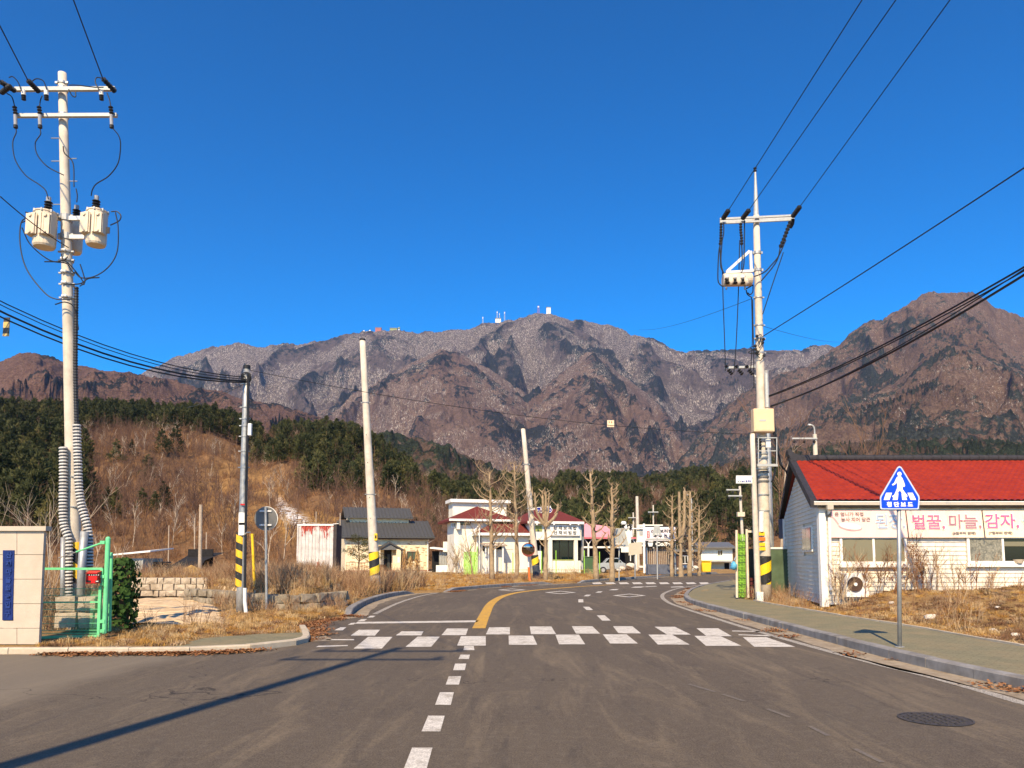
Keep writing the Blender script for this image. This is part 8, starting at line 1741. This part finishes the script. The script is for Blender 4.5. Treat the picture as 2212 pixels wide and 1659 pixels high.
field('dry_bushes', 'tall tangled reeds between the round sign and the leaning pole', 1500, (-12, -4.6, 26, 40), lambda x, y, g: offroad(x, y, .6) & (x > -4.9 - (y - 26) * .30) & (x < -4.6), lambda x, y, g: pick(g, len(x), [1, 1, 1, 0, 0, 3, 3, 5, 5, 5, 1, 1, 0]), (.55, 1.1), 14, 'dry bushes')
def kf(x, y, g): return offroad(x, y, .5) & (x > -9) & (x < 30)
field('field_grass', 'short orange dry turf between the kerb and the village', 12000, (-16, 12, 34, 66), lambda x, y, g: offroad(x, y, .5) & (x < 9), lambda x, y, g: pick(g, len(x), [.6, .6, .6, 5, 5, .03, .03, .06, .06, .06, 1, 1, .1]), (.35, .85), 4)
field('field_grass', 'dry grass at the feet of the far pollarded trees', 2600, (-3, 26, 44, 78), lambda x, y, g: offroad(x, y, .25) & (dpoly(x, y, road_poly) < 5) & ~inpoly(x, y, walk_poly) & ~inpoly(x, y, yard), lambda x, y, g: pick(g, len(x), [1, 1, 1, 3, 3, .1, .1, .6, .6, .6, 3, 3, 2]), (.4, 1.0), 5)
field('bank_grass', 'matted golden dry grass on the bank in front of the shop', 15000, (5.5, 19, 8.5, 22.75), lambda x, y, g: inpoly(x, y, yard) & (dpoly(x, y, yard) > .12) & (g.random(len(x)) < .8 + .6 * fbm(x * .8, y * .8, 2, 6)), lambda x, y, g: np.where(fbm(x * .6, y * .9, 3, 8) > .18, pick(g, len(x), [0, 0, 0, 0, 0, 0, 0, .3, .3, .3, 5, 5, 4]), pick(g, len(x), [1.5, 1.5, 1.5, 4, 4, 0, 0, .05, .05, .05, 5, 5, 1])), (.22, .60), 6)
field('bank_grass', 'leaf litter and weeds around the switch pole and shop corner', 1500, (8.0, 13.5, 22.8, 36), lambda x, y, g: inpoly(x, y, yard) & ~((x > c0x - .1 + .2 * (y - Df)) & (y > Df)), lambda x, y, g: pick(g, len(x), [1, 1, 1, 1, 1, 0, 0, 1, 1, 1, 3, 3, 4]), (.3, .7), 7)
# leaf drifts along kerbs
def alongcurb(line, n, off, sd, g):
    ln = np.array(resample(line, .1)); i = g.integers(0, len(ln), n); d = g.normal(off, sd, n); i2 = np.clip(i + 1, 0, len(ln) - 1); i1 = np.clip(i - 1, 0, len(ln) - 1); t_ = ln[i2] - ln[i1]; t_ /= np.linalg.norm(t_, axis=1)[:, None] + 1e-9
    return ln[i, 0] - t_[:, 1] * d, ln[i, 1] + t_[:, 0] * d
g = np.random.default_rng(8); X_, Y_ = [], []
for line, n, off, sd in (([(-20, 12.4)] + near_left[:5], 420, -.10, .05), (smooth2(curbR), 330, .22, .16), (near_left[6:], 120, -.1, .15), (smooth2(curbB), 120, -.15, .1)):
    a, b = alongcurb(line, n, off, sd, g); w = fbm(a * .5, b * .5, 2, 12) > (-.3 if off == -.10 else .12); X_.append(a[w]); Y_.append(b[w])
X_, Y_ = np.concatenate(X_), np.concatenate(Y_); n = len(X_)
scatter('fallen_leaves', GC, np.stack([X_, Y_, np.full(n, .012)], 1), np.stack([np.zeros(n), np.zeros(n), g.uniform(0, 6.28, n)], 1), np.repeat(g.uniform(.5, 1.0, n)[:, None], 3, 1), np.full(n, 12), 'brown fallen leaves drifted along the kerbs', 'leaves')
# tall stems against the shop wall: things one can point at
CN = {}
g = random.Random(21)
for k, (u, vt, kind) in enumerate(((1803, 1196, 0), (1817, 1180, 0), (1832, 1215, 0), (1862, 1180, 0), (1882, 1190, 0), (1902, 1178, 0), (1925, 1190, 1), (1948, 1172, 0), (1972, 1168, 1), (1985, 1170, 1), (2004, 1172, 1), (2020, 1178, 0), (2046, 1166, 2), (2062, 1180, 0), (2080, 1195, 0), (2105, 1200, 0), (2125, 1196, 2), (2144, 1203, 0), (2168, 1204, 2), (2186, 1212, 2), (1870, 1232, 0), (1994, 1205, 1), (1955, 1205, 0), (1838, 1190, 0))):
    D = Df - g.uniform(.25, .9); b = P(u, 1270, D); z0 = landz(b.x, D); h = P(u, vt, D).z - z0
    V, Fc = twigs(2 if kind < 2 else 1, h, .10, .013 if kind < 2 else .010, 9 if kind < 2 else 3, 100 + k, .28 if kind < 2 else .5, 2 if kind < 2 else 1)
    if kind == 1:
        for i in range(26): z = g.uniform(.35, 1) * h; a = g.uniform(0, 6.28); c = Vector((math.cos(a) * .12 * g.random(), math.sin(a) * .12 * g.random(), z)); d = Vector((g.uniform(-.04, .04), g.uniform(-.03, .03), -.09)); s = Vector((.022, .01, 0)); j = len(V); V += [c - s, c + s, c + d]; Fc.append((j, j + 1, j + 2))
    me = raw_mesh('dry_weed', V, Fc, [M['deadstalk'] if k % 3 else M['leafbrown']]); o = bpy.data.objects.new('dry_weed', me); COL.objects.link(o); o.location = (b.x, D, z0 - .05)
    pl = 'beside the downpipe' if u < 1815 else 'before the tan double window' if u < 1957 else 'between the two shop windows' if u < 2088 else 'below the foil lined window' if u < 2162 else 'below the dark window'; CN.setdefault(pl, []).append((u, vt, kind, o, pl))
for pl, ls in CN.items():
    ls.sort(key=lambda q: q[0])
    for k, (u, vt, kind, o, _) in enumerate(ls): prop(o, ORD[k] + ' ' + ('thin stalk', 'leafy withered weed', 'single bare cane')[kind] + ' from the left ' + pl, 'dry weed', 'withered weeds along the shop front')
ST_ = []
# stones on the bank
for k in range(60):
    x = g.uniform(7.2, 13.5); y = g.uniform(9.5, 22.0)
    if not inpoly(np.array([x]), np.array([y]), yard)[0] or dpoly(np.array([x]), np.array([y]), yard)[0] > (1.2 if k > 12 else 3): continue
    s = g.uniform(.03, .09) if k > 5 else g.uniform(.10, .17); m = MB().ball((0, 0, 0), s, 8, 5, .55); m.v = [tuple(Vector(p) * (1 + g.uniform(-.2, .2))) for p in m.v]; o = m.build('stone', M['paleboulder']); o.location = (x, y, landz(x, y) + s * .2); o.rotation_euler.z = g.uniform(0, 6)
    ST_.append((y, o, s))
for k, (y, o, q) in enumerate(sorted(ST_, key=lambda e: e[0])): prop(o, (ORD + ['thirteenth', 'fourteenth', 'fifteenth', 'sixteenth', 'seventeenth', 'eighteenth', 'nineteenth', 'twentieth'])[min(k, 19)] + (' stone, a large one,' if q > .09 else ' small stone') + ' from the near end of the grass bank', 'stone', 'pale stones on the grass bank')
# big left foreground: bare twigs and saplings behind the entrance wall
for k, (u, vt, D, s) in enumerate(((112, 1105, 19, 1), (98, 1060, 22, 2), (60, 1080, 24, 3), (205, 1190, 26, 4), (185, 1150, 30, 5), (222, 1180, 20, 6))):
    b = P(u, 1300, D); z0 = landz(b.x, D); h = P(u, vt, D).z - z0; V, Fc = twigs(2, h, .15, .017, 6, 200 + s, .5, 2); me = raw_mesh('branches', V, Fc, [M['palebark']]); r = thing('bare_sapling', ['pale forked sapling between entrance wall and transformer pole', 'tall thin sapling rising behind the right end of the entrance wall', 'bare sapling behind the middle of the entrance wall', 'leaning bare sapling left of the grey shed', 'tall bare sapling behind the green gate post', 'low bare sapling beside the ivy stump'][k], 'sapling', (b.x, D, z0)); o = bpy.data.objects.new('branches', me); COL.objects.link(o); o.parent = r
field('dry_bushes', 'brown weeds behind the entrance wall and green gate', 1800, (-17, -8.6, 15.6, 30), lambda x, y, g: ~hard(x, y) & ((x < -9.6) | (y < 17.5)) & (x < -8.4 - (y - 15) * .1) & ~inpoly(x, y, [(-14.6, 17), (-8, 17), (-8, 30), (-15.8, 30)]), lambda x, y, g: pick(g, len(x), [2, 2, 2, 1, 1, 2, 2, 5, 5, 5, 2, 2, 0]), (.6, 1.2), 9, 'dry bushes')
# low pole-foot litter at the switch pole
# ---------------------------------------------------------------- haze
hm = bpy.data.materials.new('haze'); hm.use_nodes = True; hn = hm.node_tree.nodes; hn.clear(); pv_ = hn.new('ShaderNodeVolumePrincipled'); ho = hn.new('ShaderNodeOutputMaterial')
pv_.inputs['Color'].default_value = (.36, .58, 1.0, 1); pv_.inputs['Density'].default_value = 3.4e-5; pv_.inputs['Anisotropy'].default_value = .1; hm.node_tree.links.new(pv_.outputs[0], ho.inputs['Volume'])
hz = MB().box((-7000, -600, -3), (7000, 6300, 1850)).build('haze', hm); prop(hz, kind='stuff')
